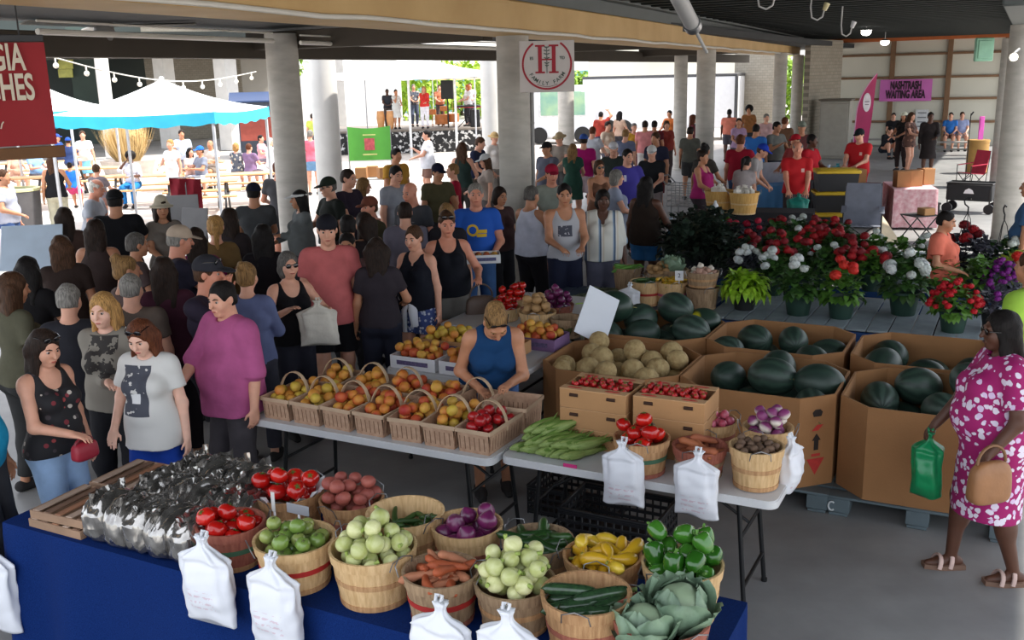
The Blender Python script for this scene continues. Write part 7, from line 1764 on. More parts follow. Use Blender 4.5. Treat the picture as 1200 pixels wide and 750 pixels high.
def vor_mat(key, base, blobs, scale, thr, warp=0., base2=None):
    def f(N, L, b, tc):
        v = N.new('ShaderNodeTexVoronoi'); v.inputs['Scale'].default_value = scale; src = tc.outputs['Object']
        if warp:
            n = N.new('ShaderNodeTexNoise'); n.inputs['Scale'].default_value = 16; L.new(src, n.inputs['Vector']); a = N.new('ShaderNodeVectorMath'); a.operation = 'MULTIPLY_ADD'; L.new(n.outputs['Color'], a.inputs[0]); a.inputs[1].default_value = (warp,) * 3; L.new(src, a.inputs[2]); src = a.outputs[0]
        L.new(src, v.inputs['Vector']); m = math_(N, L, 'LESS_THAN', v.outputs['Distance'], thr); sc_ = N.new('ShaderNodeSeparateColor'); L.new(v.outputs['Color'], sc_.inputs[0])
        r = ramp(N, [(i / len(blobs), c) for i, c in enumerate(blobs)], 'CONSTANT'); L.new(sc_.outputs[0], r.inputs[0]); L.new(mix_(N, L, m, base, r.outputs[0]), b.inputs['Base Color']); b.inputs['Roughness'].default_value = .8
    return MN(key, f)
def stripes(N, L, b, tc):
    s = N.new('ShaderNodeSeparateXYZ'); L.new(tc.outputs['Object'], s.inputs[0]); x = math_(N, L, 'FRACT', math_(N, L, 'MULTIPLY_ADD', s.outputs['X'], 6.2)); 
    r = ramp(N, [(0, (214, 212, 204)), (.42, (206, 196, 178)), (.52, (214, 212, 204)), (.62, (70, 92, 120)), (.74, (150, 168, 186)), (.82, (214, 212, 204))], 'CONSTANT'); L.new(x, r.inputs[0]); L.new(r.outputs[0], b.inputs['Base Color']); b.inputs['Roughness'].default_value = .85
STRIPE = MN('stripes', stripes)
FLORALB = vor_mat('floral_black', (24, 22, 26), [(150, 60, 60), (180, 170, 160), (120, 40, 48), (60, 52, 56)], 19, .30)
FLORALM = vor_mat('floral_magenta', (158, 20, 100), [(222, 210, 228), (226, 218, 232), (214, 190, 222)], 24, .43, .05)
FLORALG = vor_mat('floral_grey', (90, 94, 104), [(200, 190, 170), (50, 60, 80), (210, 200, 190)], 12, .4, .03)
BLUPAT = vor_mat('blue_print', (60, 76, 130), [(170, 176, 200), (200, 204, 214)], 28, .34)
GREYT = chest_mat('grey_print', (128, 122, 112), [('box', 0, 1.22, .10, .12, (50, 46, 44), .46)])
WHITET = chest_mat('white_print', (206, 204, 200), [('box', .03, 1.10, .09, .15, (72, 74, 84), .38), ('box', .02, 1.06, .028, .03, (220, 220, 220))])
BLUET = chest_mat('blue_print_tee', (24, 84, 180), [('ring', .05, 1.30, .052, .012, (220, 180, 40)), ('box', -.055, 1.285, .05, .018, (220, 180, 40)), ('box', -.045, 1.245, .055, .016, (220, 180, 40))])
PURT = chest_mat('purple_tee', (64, 56, 150), [('box', .08, 1.30, .02, .05, (200, 200, 220))]); REDT = chest_mat('red_tee', (190, 18, 28), [('box', -.09, 1.30, .025, .03, (220, 180, 170))])
GRTANK = chest_mat('grey_tank', (176, 176, 182), [('box', .02, 1.24, .08, .06, (70, 72, 84), .42)]); DKGT = chest_mat('dark_grey_tee', (58, 60, 66), [('box', 0, 1.26, .11, .04, (120, 122, 126), .5)])
BLUEP2 = chest_mat('blue_tee2', (40, 110, 190), [('box', 0, 1.24, .09, .05, (210, 220, 230))])
def handbag(p, label, rgb, w=.26, h=.2, d=.1, rz=0., strap=.28, name='handbag'):
    root = thing(name, label, 'bag', p, rz); b = MB(); V = []
    b.ball((0, 0, -h / 2 - strap), (w / 2, d / 2, h / 2), 24, 14, lambda q: (math.copysign(abs(q.x) ** .5, q.x) * (1 - .12 * q.z), math.copysign(abs(q.y) ** .6, q.y) * (1 - .3 * q.z), math.copysign(abs(q.z) ** .5, q.z))); b.build('bag_body', M(rgb, .5, .1, 8, .3, 30), root)
    b = MB(); pts = [(w * .36 * math.cos(PI * k / 10), 0, -strap - .01 + strap * math.sin(PI * k / 10)) for k in range(11)]; b.tube(pts, .009, 7); b.build('strap', M(tuple(v * .8 for v in rgb), .5), root); return root
PR = person
# ---------------- nearest row of shoppers
a = PR(45, 383, 1.56, 38, 'woman in a black flowered sleeveless top and pale jeans left of the blue table', ('tank', FLORALB), ('pants', (150, 178, 212)), ('long', 'dark'), 'light', 'f', .25, arms=('down', (.12, .30, .98)), head=(-6, 16), glasses='up')
handbag(a['palm'][1] + Vector((0, 0, .02)), 'red pouch in the hand of the woman in the black flowered top', (150, 30, 48), .16, .11, .08, a['rz'], .03)
PR(120, 341, 1.62, -28, 'blond woman in a grey sweatshirt with a dark chest print', ('long', GREYT, {'o': .022}), ('pants', (30, 30, 34)), ('long', 'blond'), 'pale', 'f', .2, arms=('down', 'cross'), head=(0, 8))
PR(167, 369, 1.55, -30, 'woman in a white printed tee and royal blue trousers looking down', ('tee', WHITET, {'o': .02, 'hem': .82}), ('pants', (24, 60, 150)), ('long', 'auburn'), 'pale', 'f', .2, arms=('down', (.22, .1, .84)), head=(0, 24), glasses='up')
PR(262, 327, 1.66, -58, 'heavy person in a loose mauve pink shirt with short dark hair beside the peach table', ('elbow', (172, 86, 132), {'o': .03, 'hem': .80}), ('pants', (72, 68, 72)), ('short', 'black'), 'light', 'm', .75, arms=('down', (.10, .36, .98)), head=(10, 10))
a = PR(336, 294, 1.58, 20, 'woman in a black top and sunglasses carrying a white tote', ('tank', (22, 20, 24)), ('pants', (40, 40, 50)), ('bob', 'salt'), 'light', 'f', .15, arms=((-.2, .28, 1.12), (.14, .3, 1.16)), glasses='on')
q = PD(372, 352, a['loc'].xy.length - .28); hang_bag(q, 'white canvas tote held by the woman in the black top and sunglasses', .15, .36, 21, R_(10), M((206, 200, 188), .9, .06, 10, .3, 60), name='tote_bag')
PR(382, 251, 1.80, 0, 'tall man in a salmon pink tee and backwards black cap', ('tee', (196, 104, 104), {'o': .022, 'hem': .83}), ('shorts', (22, 22, 26)), ('short', 'dark'), 'light', 'm', .15, arms=('down', 'down'), head=(0, 8), hat=('backcap', (24, 24, 32)))
a = PR(486, 263, 1.62, -32, 'older woman in a buttoned black sleeveless top with short brown hair', ('vest', (22, 24, 34), {'neck': 'v'}), ('shorts', BLUPAT), ('short', 'brown'), 'light', 'f', .35, arms=('down', (.12, .3, .92)), head=(0, 10))
b = MB(); s = a['s']; b.tube([a['B'](.175 * math.cos(t), .15 * math.sin(t), 1.0 + .012 * math.sin(3 * t)) for t in [2 * PI * k / 24 for k in range(24)]], .032, 8, closed=True)
for sg, l in ((-1, .24), (1, .3)): b.tube([a['B'](sg * .02, .165, 1.0), a['B'](sg * .05, .19, .92), a['B'](sg * .06, .18, 1.0 - l)], [.03, .045, .035], 8, flat=.6)
b.build('tied_cardigan', M((214, 214, 220), .85, .05), a['root'])
a = PR(523, 254, 1.68, 8, 'woman in a black tank top holding a brown handbag', ('tank', (20, 22, 30)), ('shorts', (120, 116, 110)), ('updo', 'brown'), 'red', 'f', .5, arms=((-.25, .24, 1.06), 'down'), head=(0, 6), glasses='up')
handbag(a['palm'][0] + Vector((.02, -.02, .0)), 'brown handbag with white ribbons held by the woman in the black tank top', (92, 74, 64), .30, .24, .12, a['rz'], .12)
a = PR(557, 214, 1.80, 2, 'grey haired man in a blue tee with a yellow print carrying a white tray', ('tee', BLUET, {'o': .02}), ('pants', (62, 94, 140)), ('short', 'grey'), 'red', 'm', .4, arms=((-.17, .30, 1.08), (.13, .30, 1.08)))
m_ = (a['palm'][0] + a['palm'][1]) / 2; zt_ = m_.z + .0
root = thing('fruit_tray', 'white printed tray of peaches carried by the man in the blue tee', 'tray', m_ + Vector((.02, -.1, -.02)), a['rz'] + PI); b = MB(); w, d, h = .36, .26, .09
for sy in (-1, 1): b.box((0, sy * d / 2, h / 2), (w, .006, h), None, .001)
for sx in (-1, 1): b.box((sx * w / 2, 0, h / 2), (.006, d, h), None, .001)
b.box((0, 0, .004), (w, d, .006), None, .001); b.build('tray_wall', PAPER, root); b = MB(); b.box((0, -d / 2 - .004, h / 2), (w * .75, .002, .035), None, .0005); b.build('printed_band', M((90, 90, 130), .7, .3, 60), root)
for k in range(8): put(PEACH, root.location + Matrix.Rotation(root.rotation_euler.z, 3, 'Z') @ Vector((-.13 + .086 * (k % 4), -.055 + .1 * (k // 4), .062)), (0, 0, k), 'peach in the white tray carried by the man in the blue tee', 'peach', 'peaches in the carried tray')
# vendor bending over the peach baskets
vl = UV(-3.2, 5.80); vl = Vector((PV(585, 470, 5.78).x, PV(585, 470, 5.78).y, 0))
PR(0, 0, 1.66, 6, 'vendor in a blue sleeveless top bending over the peach baskets', ('vest', (24, 62, 104), {'neck': 'crew', 'o': .02}), ('shorts', (70, 96, 140)), ('updo', 'dirty'), 'tan', 'f', .45, arms=(('w', PV(597, 450, 5.38)), ('w', PV(562, 455, 5.38))), lean=40, head=(4, 10), glasses='up', loc=vl + Vector((math.sin(0) * 0, 0, 0)) + Vector((.0, -.78 * .94 * math.sin(R_(40)), 0)))
# woman in the floral dress at the right
f0, f1 = P(1113, 664, 0), P(1186, 684, 0); lc = (f0 + f1) / 2
a = PR(0, 0, 1.60, -66, 'woman in a magenta and white flowered dress walking past the melon bins', ('dress', FLORALM, {'hem': .45, 'o': .028, 'flare': .21, 'slv': .75}), None, ('long', 'black'), 'dark', 'f', .85, arms=((-.27, .14, .86), (.20, .30, .80)), head=(-4, 4), glasses='on', loc=lc, feetw=(f1, f0), shoes=None, q=.0065)
for i, an_ in enumerate(a['an']):
    root = a['root']; s = a['s']; b = MB(); b.prism([(-.045, -.075), (.045, -.075), (.055, .06), (.03, .16), (-.03, .16), (-.055, .06)], 0, .028); b.xf(Matrix.Translation((an_[0], an_[1], 0))); sd_ = b.build('sandal', M((120, 92, 76), .7), root)
    b = MB()
    for (y, r) in ((.085, .062), (.02, .058)): b.tube([(an_[0] + r * math.cos(t), an_[1] + y - .02 * math.sin(t), .015 + .072 * math.sin(t) * (1 if y < .05 else .85)) for t in [PI * k / 10 for k in range(11)]], .014, 7, flat=.6)
    b.build('sandal_strap', M((196, 168, 158), .6), sd_)
q = a['palm'][1]; hang_bag(q + Vector((0, -.02, .03)), 'sheer green plastic bag hanging from the hand of the woman in the flowered dress', .085, .40, 31, a['rz'] + 1.2, M((22, 150, 92), .3, .25, 7, trans=.25), tight=1.6)
q = a['palm'][0]; handbag(PV(1164, 520, uv(a['loc'])[1] - .34), 'tan shoulder bag at the hip of the woman in the flowered dress', (150, 104, 66), .25, .24, .1, R_(15), .1, 'shoulder_bag')
PR(1213, 292, 1.7, -120, 'person in a lime green tee at the right edge of the flower stall', ('tee', (150, 190, 70), {'o': .025}), ('shorts', (150, 170, 200)), ('short', 'brown'), 'tan', 'm', .5, arms=('down', 'walk'))
PR(1212, 205, 1.75, -100, 'person in a dusty blue tee at the right edge beside the concrete column', ('tee', (66, 100, 140), {'o': .025}), ('shorts', (60, 60, 70)), ('short', 'dark'), 'tan', 'm', .3)
PR(1106, 246, 1.50, 78, 'woman in a coral pink tee with short black hair behind the flowers', ('tee', (222, 118, 96), {'o': .024}), ('pants', (40, 36, 40)), ('short', 'black'), 'tan', 'f', .35, arms=('down', (.18, .22, .92)), head=(0, 14), dist=10.8)
# ---------------- dense crowd at the left
cr = [
 (76, 332, 1.62, 168, 'grey haired person in a dark top seen from behind at the far left', ('tee', (40, 40, 46)), ('pants', (40, 40, 44)), ('short', 'grey'), 'light', 'f'),
 (143, 299, 1.66, 110, 'woman with a blond bun on dark hair looking right', ('tee', (90, 72, 68)), ('pants', (50, 48, 50)), ('bun', 'dirty'), 'tan', 'f'),
 (153, 340, 1.60, 165, 'grey blond person seen from behind next to the white printed tee', ('tee', (96, 84, 76)), ('pants', (60, 56, 54)), ('short', 'grey'), 'light', 'm'),
 (8, 318, 1.66, 120, 'long haired woman at the left edge in an olive top', ('tee', (84, 82, 66)), ('pants', (50, 50, 50)), ('longer', 'brown'), 'tan', 'f'),
 (-52, 384, 1.66, 60, 'person in a bright turquoise shirt cut by the left edge', ('tee', (30, 140, 180)), ('pants', (60, 60, 64)), ('short', 'dark'), 'tan', 'm'),
 (70, 275, 1.66, 175, 'woman with long brown hair and a white hair clip seen from behind', ('tee', (52, 40, 36)), ('pants', (30, 30, 34)), ('longer', 'brown'), 'tan', 'f'),
 (110, 256, 1.68, 160, 'woman with long dark hair and a bare tan shoulder', ('tank', (60, 48, 46)), ('pants', (40, 40, 44)), ('longer', 'dark'), 'tan', 'f'),
 (74, 242, 1.66, 170, 'woman with a thin hair band seen from behind, in the shade', ('tee', (70, 52, 46)), ('pants', (40, 40, 44)), ('long', 'dark'), 'tan', 'f'),
 (133, 222, 1.80, 172, 'broad man in a black tee and black cap seen from behind', ('tee', (18, 18, 22)), ('shorts', (40, 40, 44)), ('short', 'black'), 'tan', 'm'),
 (113, 209, 1.74, 70, 'grey haired man in a pale grey tee leaning at the plaza edge', ('tee', (160, 164, 172)), ('shorts', (90, 90, 96)), ('balding', 'white'), 'red', 'm'),
 (188, 233, 1.66, 10, 'person in a cream bucket hat facing the camera', ('tee', (120, 112, 104)), ('pants', (60, 58, 58)), ('long', 'dark'), 'tan', 'f'),
 (205, 264, 1.74, 95, 'man in a pale tan cap and a dark navy tee turned right', ('tee', (36, 34, 48)), ('shorts', (90, 88, 90)), ('short', 'grey'), 'red', 'm'),
 (157, 272, 1.62, 100, 'grey haired woman with hair pulled back looking right', ('tee', (84, 70, 70)), ('pants', (50, 50, 54)), ('short', 'salt'), 'tan', 'f'),
 (228, 266, 1.64, 175, 'person in a deep magenta top behind the tan cap', ('tee', (130, 26, 84)), ('pants', (50, 46, 50)), ('long', 'dark'), 'tan', 'f'),
 (252, 262, 1.68, 170, 'woman with a long blond ponytail seen from behind', ('tee', (120, 96, 60)), ('pants', (60, 56, 54)), ('pony', 'blond'), 'light', 'f'),
 (268, 243, 1.66, 150, 'woman with long dark brown hair down her back', ('tee', (46, 40, 42)), ('pants', (30, 30, 34)), ('longer', 'dark'), 'tan', 'f'),
 (307, 262, 1.66, 175, 'woman with very long black hair and a black top', ('tee', (22, 18, 22)), ('pants', (26, 26, 30)), ('longer', 'black'), 'tan', 'f'),
 (240, 302, 1.74, 55, 'man in a dark cap with blue mirrored glasses on it, hand at his face', ('tee', (44, 38, 52)), ('shorts', (50, 50, 56)), ('short', 'brown'), 'red', 'm'),
 (288, 318, 1.60, 160, 'sandy haired person in a pale denim shirt behind the mauve shirt', ('elbow', (96, 104, 140)), ('pants', (60, 60, 70)), ('bun', 'dirty'), 'light', 'f'),
 (351, 222, 1.64, -72, 'woman in a white visor and grey shirt looking left', ('long', (104, 108, 108)), ('pants', (60, 60, 66)), ('long', 'black'), 'tan', 'f'),
 (386, 207, 1.74, -62, 'man in a dark green cap and sunglasses looking left', ('tee', (34, 38, 34)), ('pants', (50, 50, 54)), ('short', 'salt'), 'light', 'm'),
 (406, 198, 1.80, 52, 'young man with short dark hair beside the white column', ('tee', (44, 36, 50)), ('shorts', (50, 50, 54)), ('short', 'dark'), 'light', 'm'),
 (424, 208, 1.60, 100, 'woman with olive brown hair next to the young dark haired man', ('tee', (120, 80, 76)), ('pants', (60, 60, 60)), ('curly', 'dirty'), 'light', 'f'),
 (433, 230, 1.66, -58, 'person in a rust coloured cap and olive top looking left', ('tee', (66, 62, 44)), ('pants', (50, 50, 50)), ('short', 'brown'), 'red', 'm'),
 (462, 193, 1.78, 42, 'man in a pale grey shirt with a dark backpack', ('tee', (150, 154, 164)), ('shorts', (70, 72, 80)), ('short', 'black'), 'light', 'm'),
 (482, 212, 1.76, -35, 'bald man in a dark grey lettered tee', ('tee', DKGT), ('shorts', (60, 60, 64)), ('bald', 'grey'), 'red', 'm'),
 (463, 173, 1.78, 35, 'dark haired man in a mustard shirt below the stage', ('tee', (176, 130, 50)), ('pants', (60, 60, 64)), ('short', 'black'), 'tan', 'm'),
 (407, 251, 1.66, 170, 'person with black hair seen from behind next to the salmon tee', ('tee', (36, 30, 32)), ('pants', (34, 34, 38)), ('short', 'black'), 'tan', 'm'),
 (406, 268, 1.56, -10, 'dark haired woman peeking out behind the salmon tee', ('tee', (90, 70, 70)), ('pants', (50, 50, 54)), ('short', 'black'), 'tan', 'f'),
 (428, 256, 1.62, -140, 'woman with curly brown hair and a bare arm behind the salmon tee', ('tank', (40, 44, 40)), ('pants', (40, 42, 60)), ('curly', 'dark'), 'tan', 'f'),
 (512, 191, 1.74, 25, 'man in a navy lettered cap and olive shirt', ('tee', (78, 74, 52)), ('shorts', (40, 40, 44)), ('short', 'dark'), 'tan', 'm'),
 (531, 191, 1.64, -85, 'woman with sandy hair and a crimson shirt', ('tee', (150, 24, 48)), ('pants', (30, 32, 36)), ('short', 'dirty'), 'light', 'f'),
 (541, 166, 1.76, 165, 'brown haired person in a dark green vest seen from behind', ('vest', (40, 56, 52)), ('pants', (60, 56, 54)), ('long', 'brown'), 'light', 'f'),
 (563, 160, 1.78, 60, 'brown haired man in a navy tee bending to the left of the column', ('tee', (34, 40, 66)), ('shorts', (90, 84, 76)), ('short', 'brown'), 'light', 'm'),
 (579, 155, 1.70, 40, 'blond woman in a straw coloured hat next to the column', ('tee', (196, 190, 184)), ('pants', (120, 116, 110)), ('short', 'blond'), 'light', 'f'),
 (570, 180, 1.64, -78, 'woman in a white and grey cap and beige top left of the column', ('tee', (160, 146, 136)), ('pants', (90, 84, 84)), ('long', 'brown'), 'light', 'f'),
 (523, 236, 1.64, 170, 'blond woman seen from behind between the two black tops', ('tee', (36, 34, 40)), ('pants', (40, 40, 44)), ('bob', 'dirty'), 'light', 'f'),
 (584, 218, 1.62, 30, 'dark haired woman half hidden behind the man in the blue tee', ('tee', (70, 50, 50)), ('pants', (40, 40, 44)), ('bob', 'dark'), 'tan', 'f'),
 (500, 152, 1.72, -82, 'dark haired woman in a white tee looking at a phone before the stage', ('tee', (220, 222, 230), {'hem': .8, 'o': .03}), ('shorts', (120, 90, 80)), ('short', 'black'), 'light', 'm'),
 (296, 214, 1.74, 175, 'person in a charcoal tee and navy cap at the plaza edge', ('tee', (70, 72, 74)), ('shorts', (60, 60, 64)), ('short', 'black'), 'tan', 'm'),
 (325, 188, 1.74, 172, 'person with dark red hair and a charcoal tee by the left column', ('tee', (74, 74, 78)), ('shorts', (60, 60, 64)), ('short', 'auburn'), 'red', 'm'),
 (440, 268, 1.60, 172, 'dark curly haired woman seen from behind left of the black buttoned top', ('tee', (50, 44, 50)), ('pants', (40, 42, 56)), ('curly', 'dark'), 'tan', 'f'),
 (474, 236, 1.66, 175, 'person in a lilac grey top seen from behind, left of the older woman', ('tee', (110, 106, 120)), ('pants', (60, 60, 70)), ('short', 'dark'), 'light', 'm'),
 (30, 300, 1.64, 150, 'woman with dark hair in a black top at the far left in the shade', ('tee', (26, 24, 26)), ('pants', (30, 30, 32)), ('long', 'black'), 'tan', 'f'),
 (190, 300, 1.66, 172, 'person in a wine dark top seen from behind among the left crowd', ('tee', (64, 30, 44)), ('pants', (40, 36, 40)), ('long', 'dark'), 'tan', 'f'),
]
HATS = {10: ('bucket', (196, 186, 164)), 11: ('cap', (176, 158, 140)), 8: ('backcap', (22, 22, 24)), 17: ('cap', (44, 44, 50)), 19: ('visor', (220, 220, 220)), 20: ('cap', (34, 42, 34)), 23: ('cap', (110, 62, 48)), 30: ('cap', (24, 26, 48)), 34: ('sunhat', (190, 160, 110)), 35: ('cap', (196, 198, 200)), 39: ('cap', (24, 26, 44)), 45: None}
AR = {17: ('down', 'face'), 38: ('hold', 'phone'), 9: ('hold', 'bent'), 33: ('hold', 'hold'), 19: ('cross', 'bent'), 2: ('bent', 'down'), 29: ('bent', 'down'), 12: ('hold', 'bent')}
GL = {20: 'on', 17: 'up', 23: None}
for i, e in enumerate(cr):
    px, py, H, yw, lb, tp, bt, hr, skn, sx = e; rr = random.Random(i)
    PR(px, py, H, yw, lb, tp, bt, hr, skn, sx, rr.uniform(.05, .45) if i not in (8, 11) else .7, arms=AR.get(i, rr.choice([('down', 'down'), ('down', 'bent'), ('hold', 'down'), ('hold', 'hold'), ('bent', 'down')])), hat=HATS.get(i), glasses=GL.get(i), head=(rr.uniform(-12, 12), rr.uniform(0, 12)), lean=12 if i in (9, 33) else 0)
# ---------------- middle and far crowd between the columns
cr2 = [
 (621, 217, 1.68, 140, 'person in a white tank top and black trousers right of the round column', ('tank', (206, 208, 222)), ('pants', (34, 32, 36)), ('short', 'salt'), 'tan', 'f'),
 (646, 192, 1.78, 4, 'man in a red cap and pale green polo', ('tee', (140, 146, 136)), ('shorts', (70, 70, 74)), ('short', 'brown'), 'red', 'm'),
 (661, 214, 1.76, 12, 'short haired man in a grey printed tank top and navy shorts', ('tank', GRTANK), ('shorts', (30, 34, 54)), ('short', 'black'), 'tan', 'm'),
 (706, 221, 1.66, 2, 'woman in a white blouse with blue stripes and grey jeans', ('elbow', STRIPE, {'o': .028, 'neck': 'v'}), ('pants', (90, 90, 106)), ('bob', 'black'), 'dark', 'f'),
 (757, 206, 1.68, 155, 'woman in a dark brown tank top and denim shorts seen from behind', ('tank', (44, 34, 28), {'hem': .86}), ('shorts', (50, 104, 156)), ('long', 'black'), 'dark', 'f'),
 (641, 166, 1.74, -40, 'man in a black cap and grey blue tee right of the round column', ('tee', (96, 98, 112)), ('shorts', (60, 60, 64)), ('short', 'brown'), 'tan', 'm'),
 (656, 155, 1.72, -20, 'man in a tan brimmed hat below the green van window', ('tee', (140, 130, 120)), ('shorts', (80, 80, 80)), ('short', 'brown'), 'light', 'm'),
 (671, 168, 1.64, 165, 'fair haired woman in a green and black dress seen from behind', ('dress', (44, 78, 66), {'hem': .6}), None, ('long', 'dirty'), 'light', 'f'),
 (684, 157, 1.76, 165, 'man in a blue cap and bright magenta tee seen from behind', ('tee', (166, 24, 106)), ('shorts', (190, 170, 176)), ('short', 'dark'), 'light', 'm'),
 (702, 187, 1.64, 20, 'woman with sunglasses and bare tan shoulders', ('strap', (120, 84, 66)), ('pants', (60, 60, 60)), ('bob', 'brown'), 'tan', 'f'),
 (721, 198, 1.62, 95, 'grey haired woman in a pale grey blue dress turned right', ('dress', (150, 158, 178), {'hem': .6}), None, ('bob', 'grey'), 'light', 'f'),
 (735, 174, 1.76, 22, 'dark haired man in a violet blue tee', ('tee', PURT), ('shorts', (34, 34, 40)), ('short', 'black'), 'light', 'm'),
 (764, 170, 1.70, -10, 'person in a white cap and black tee right of the violet tee', ('tee', (30, 32, 36)), ('shorts', (140, 130, 130)), ('short', 'dark'), 'light', 'm'),
 (719, 166, 1.72, 10, 'person in a white cap and dark top left of the violet tee', ('tee', (54, 62, 58)), ('shorts', (60, 60, 60)), ('short', 'dark'), 'light', 'm'),
 (769, 154, 1.80, -25, 'brown haired man in a navy tee near the slim column', ('tee', (40, 42, 62)), ('shorts', (100, 40, 50)), ('short', 'brown'), 'tan', 'm'),
 (785, 120, 2.3, -30, 'person in an orange top standing high before the white trailer', ('tee', (190, 104, 50)), ('pants', (80, 60, 50)), ('short', 'black'), 'tan', 'f'),
 (704, 128, 1.95, 172, 'man in a rust red tee with one arm raised before the white trailer', ('tee', (150, 54, 44)), ('pants', (50, 54, 80)), ('short', 'black'), 'tan', 'm'),
 (726, 130, 1.88, 150, 'woman with a long black ponytail before the white trailer', ('tee', (190, 160, 140)), ('pants', (60, 60, 66)), ('longer', 'black'), 'light', 'f'),
 (712, 142, 1.72, 40, 'person in a cream top under the rust red tee', ('tee', (206, 186, 166)), ('pants', (90, 90, 100)), ('short', 'dark'), 'light', 'f'),
 (694, 148, 1.72, 150, 'person in a pale grey top beside the magenta tee', ('tee', (180, 182, 190)), ('pants', (80, 80, 90)), ('short', 'auburn'), 'light', 'm'),
 (756, 141, 1.74, 172, 'man in a pink tee and white shorts seen from behind', ('tee', (206, 130, 130)), ('shorts', (214, 208, 204)), ('short', 'dark'), 'tan', 'm'),
 (743, 144, 1.66, 10, 'person in a yellow top left of the pink tee', ('tee', (206, 160, 60)), ('pants', (110, 40, 60)), ('short', 'grey'), 'light', 'f'),
 (767, 141, 1.70, 170, 'person in a maroon top right of the pink tee', ('tee', (88, 30, 40)), ('pants', (60, 56, 60)), ('short', 'black'), 'tan', 'm'),
 (733, 151, 1.70, 160, 'person in a slate blue tee in the middle of the far crowd', ('tee', (100, 106, 130)), ('pants', (70, 70, 80)), ('short', 'dirty'), 'light', 'm'),
 (781, 141, 1.68, 20, 'person in a dark red top at the left of the slim column', ('tee', (130, 50, 44)), ('pants', (70, 60, 60)), ('bob', 'brown'), 'light', 'f'),
 (855, 125, 1.9, 172, 'tall man in a salmon tee seen from behind right of the big column', ('tee', (214, 126, 106)), ('shorts', (80, 76, 84)), ('short', 'black'), 'dark', 'm'),
 (812, 134, 1.78, 100, 'auburn haired person in a maroon top between the two columns', ('tee', (110, 50, 60)), ('pants', (70, 70, 66)), ('long', 'auburn'), 'light', 'f'),
 (809, 148, 1.70, 170, 'person in a dull green tee between the two columns', ('tee', (88, 88, 80)), ('shorts', (60, 60, 60)), ('short', 'dark'), 'tan', 'm'),
 (868, 157, 1.78, 168, 'man in a crimson tee and jeans seen from behind', ('tee', (156, 26, 48)), ('pants', (50, 70, 106)), ('short', 'auburn'), 'red', 'm'),
 (886, 145, 1.76, 172, 'person in a bright blue lettered tee seen from behind', ('tee', BLUEP2), ('shorts', (70, 40, 50)), ('short', 'black'), 'tan', 'm'),
 (910, 142, 1.80, 40, 'dark haired man in a grey tee holding a phone by the slim columns', ('tee', (120, 122, 118)), ('shorts', (50, 52, 66)), ('short', 'black'), 'tan', 'm'),
 (896, 169, 1.70, 75, 'person in a blue cap and pale grey tee looking down', ('tee', (160, 156, 156)), ('pants', (150, 140, 140)), ('short', 'brown'), 'light', 'm'),
 (876, 183, 1.58, 160, 'dark ponytailed person in a light top crouching next to the blue cap', ('tee', (170, 160, 160)), ('pants', (150, 142, 142)), ('pony', 'black'), 'light', 'f'),
 (823, 176, 1.64, 62, 'woman in a bright magenta top behind the big bushel baskets', ('tank', (168, 42, 110)), ('pants', (60, 50, 56)), ('updo', 'dark'), 'tan', 'f'),
 (826, 168, 1.7, 150, 'dark haired person behind the woman in the magenta top', ('tee', (70, 66, 62)), ('pants', (50, 50, 50)), ('bun', 'black'), 'tan', 'f'),
 (935, 168, 1.78, 4, 'balding vendor in a red tee behind the black draped table', ('tee', REDT, {'o': .02}), ('shorts', (80, 76, 80)), ('balding', 'grey'), 'red', 'm'),
 (1008, 155, 1.78, -22, 'vendor in a red tee and black cap beside the feather flag', ('tee', REDT, {'o': .02}), ('pants', (170, 30, 40)), ('short', 'black'), 'light', 'm'),
 (940, 142, 1.82, 10, 'man in a grey green cap behind the balding vendor', ('tee', (100, 60, 60)), ('pants', (60, 60, 64)), ('short', 'dark'), 'tan', 'm'),
 (933, 157, 1.72, -40, 'person in a red cap behind the balding vendor', ('tee', (150, 60, 60)), ('pants', (60, 60, 64)), ('short', 'dark'), 'tan', 'm'),
 (951, 157, 1.74, 60, 'dark haired person in a red shirt right of the balding vendor', ('tee', (176, 26, 40)), ('pants', (60, 60, 64)), ('short', 'black'), 'dark', 'm'),
 (878, 124, 1.8, 0, 'dark haired person before the block wall at the back', ('tee', (150, 100, 60)), ('pants', (60, 60, 64)), ('afro', 'black'), 'tan', 'f'),
 (898, 133, 1.72, 20, 'person in a pale pink top at the back of the far crowd', ('tee', (196, 160, 160)), ('pants', (90, 80, 84)), ('short', 'grey'), 'light', 'f'),
 (866, 138, 1.68, 10, 'person in a lilac patterned top right of the salmon tee', ('tee', (180, 150, 184)), ('pants', (90, 80, 84)), ('short', 'dark'), 'tan', 'f'),
 (920, 137, 1.74, 150, 'person in a brown tee between the slim columns', ('tee', (110, 80, 60)), ('pants', (60, 60, 64)), ('short', 'auburn'), 'tan', 'm'),
 (1068, 131, 1.70, 60, 'woman in a short patterned brown dress in the waiting area', ('dress', vor_mat('brownpat', (96, 64, 54), [(150, 110, 90), (60, 40, 36)], 10, .4), {'hem': .75}), None, ('long', 'brown'), 'light', 'f'),
 (1060, 131, 1.68, -30, 'person in a white cap and black top left of the patterned dress', ('tee', (34, 30, 30)), ('pants', (50, 40, 40)), ('long', 'dark'), 'tan', 'f'),
 (1091, 131, 1.74, 10, 'person in a long dark coat in the waiting area', ('dress', (40, 34, 34), {'hem': .5, 'slv': 1.9}), None, ('short', 'black'), 'dark', 'm'),
]
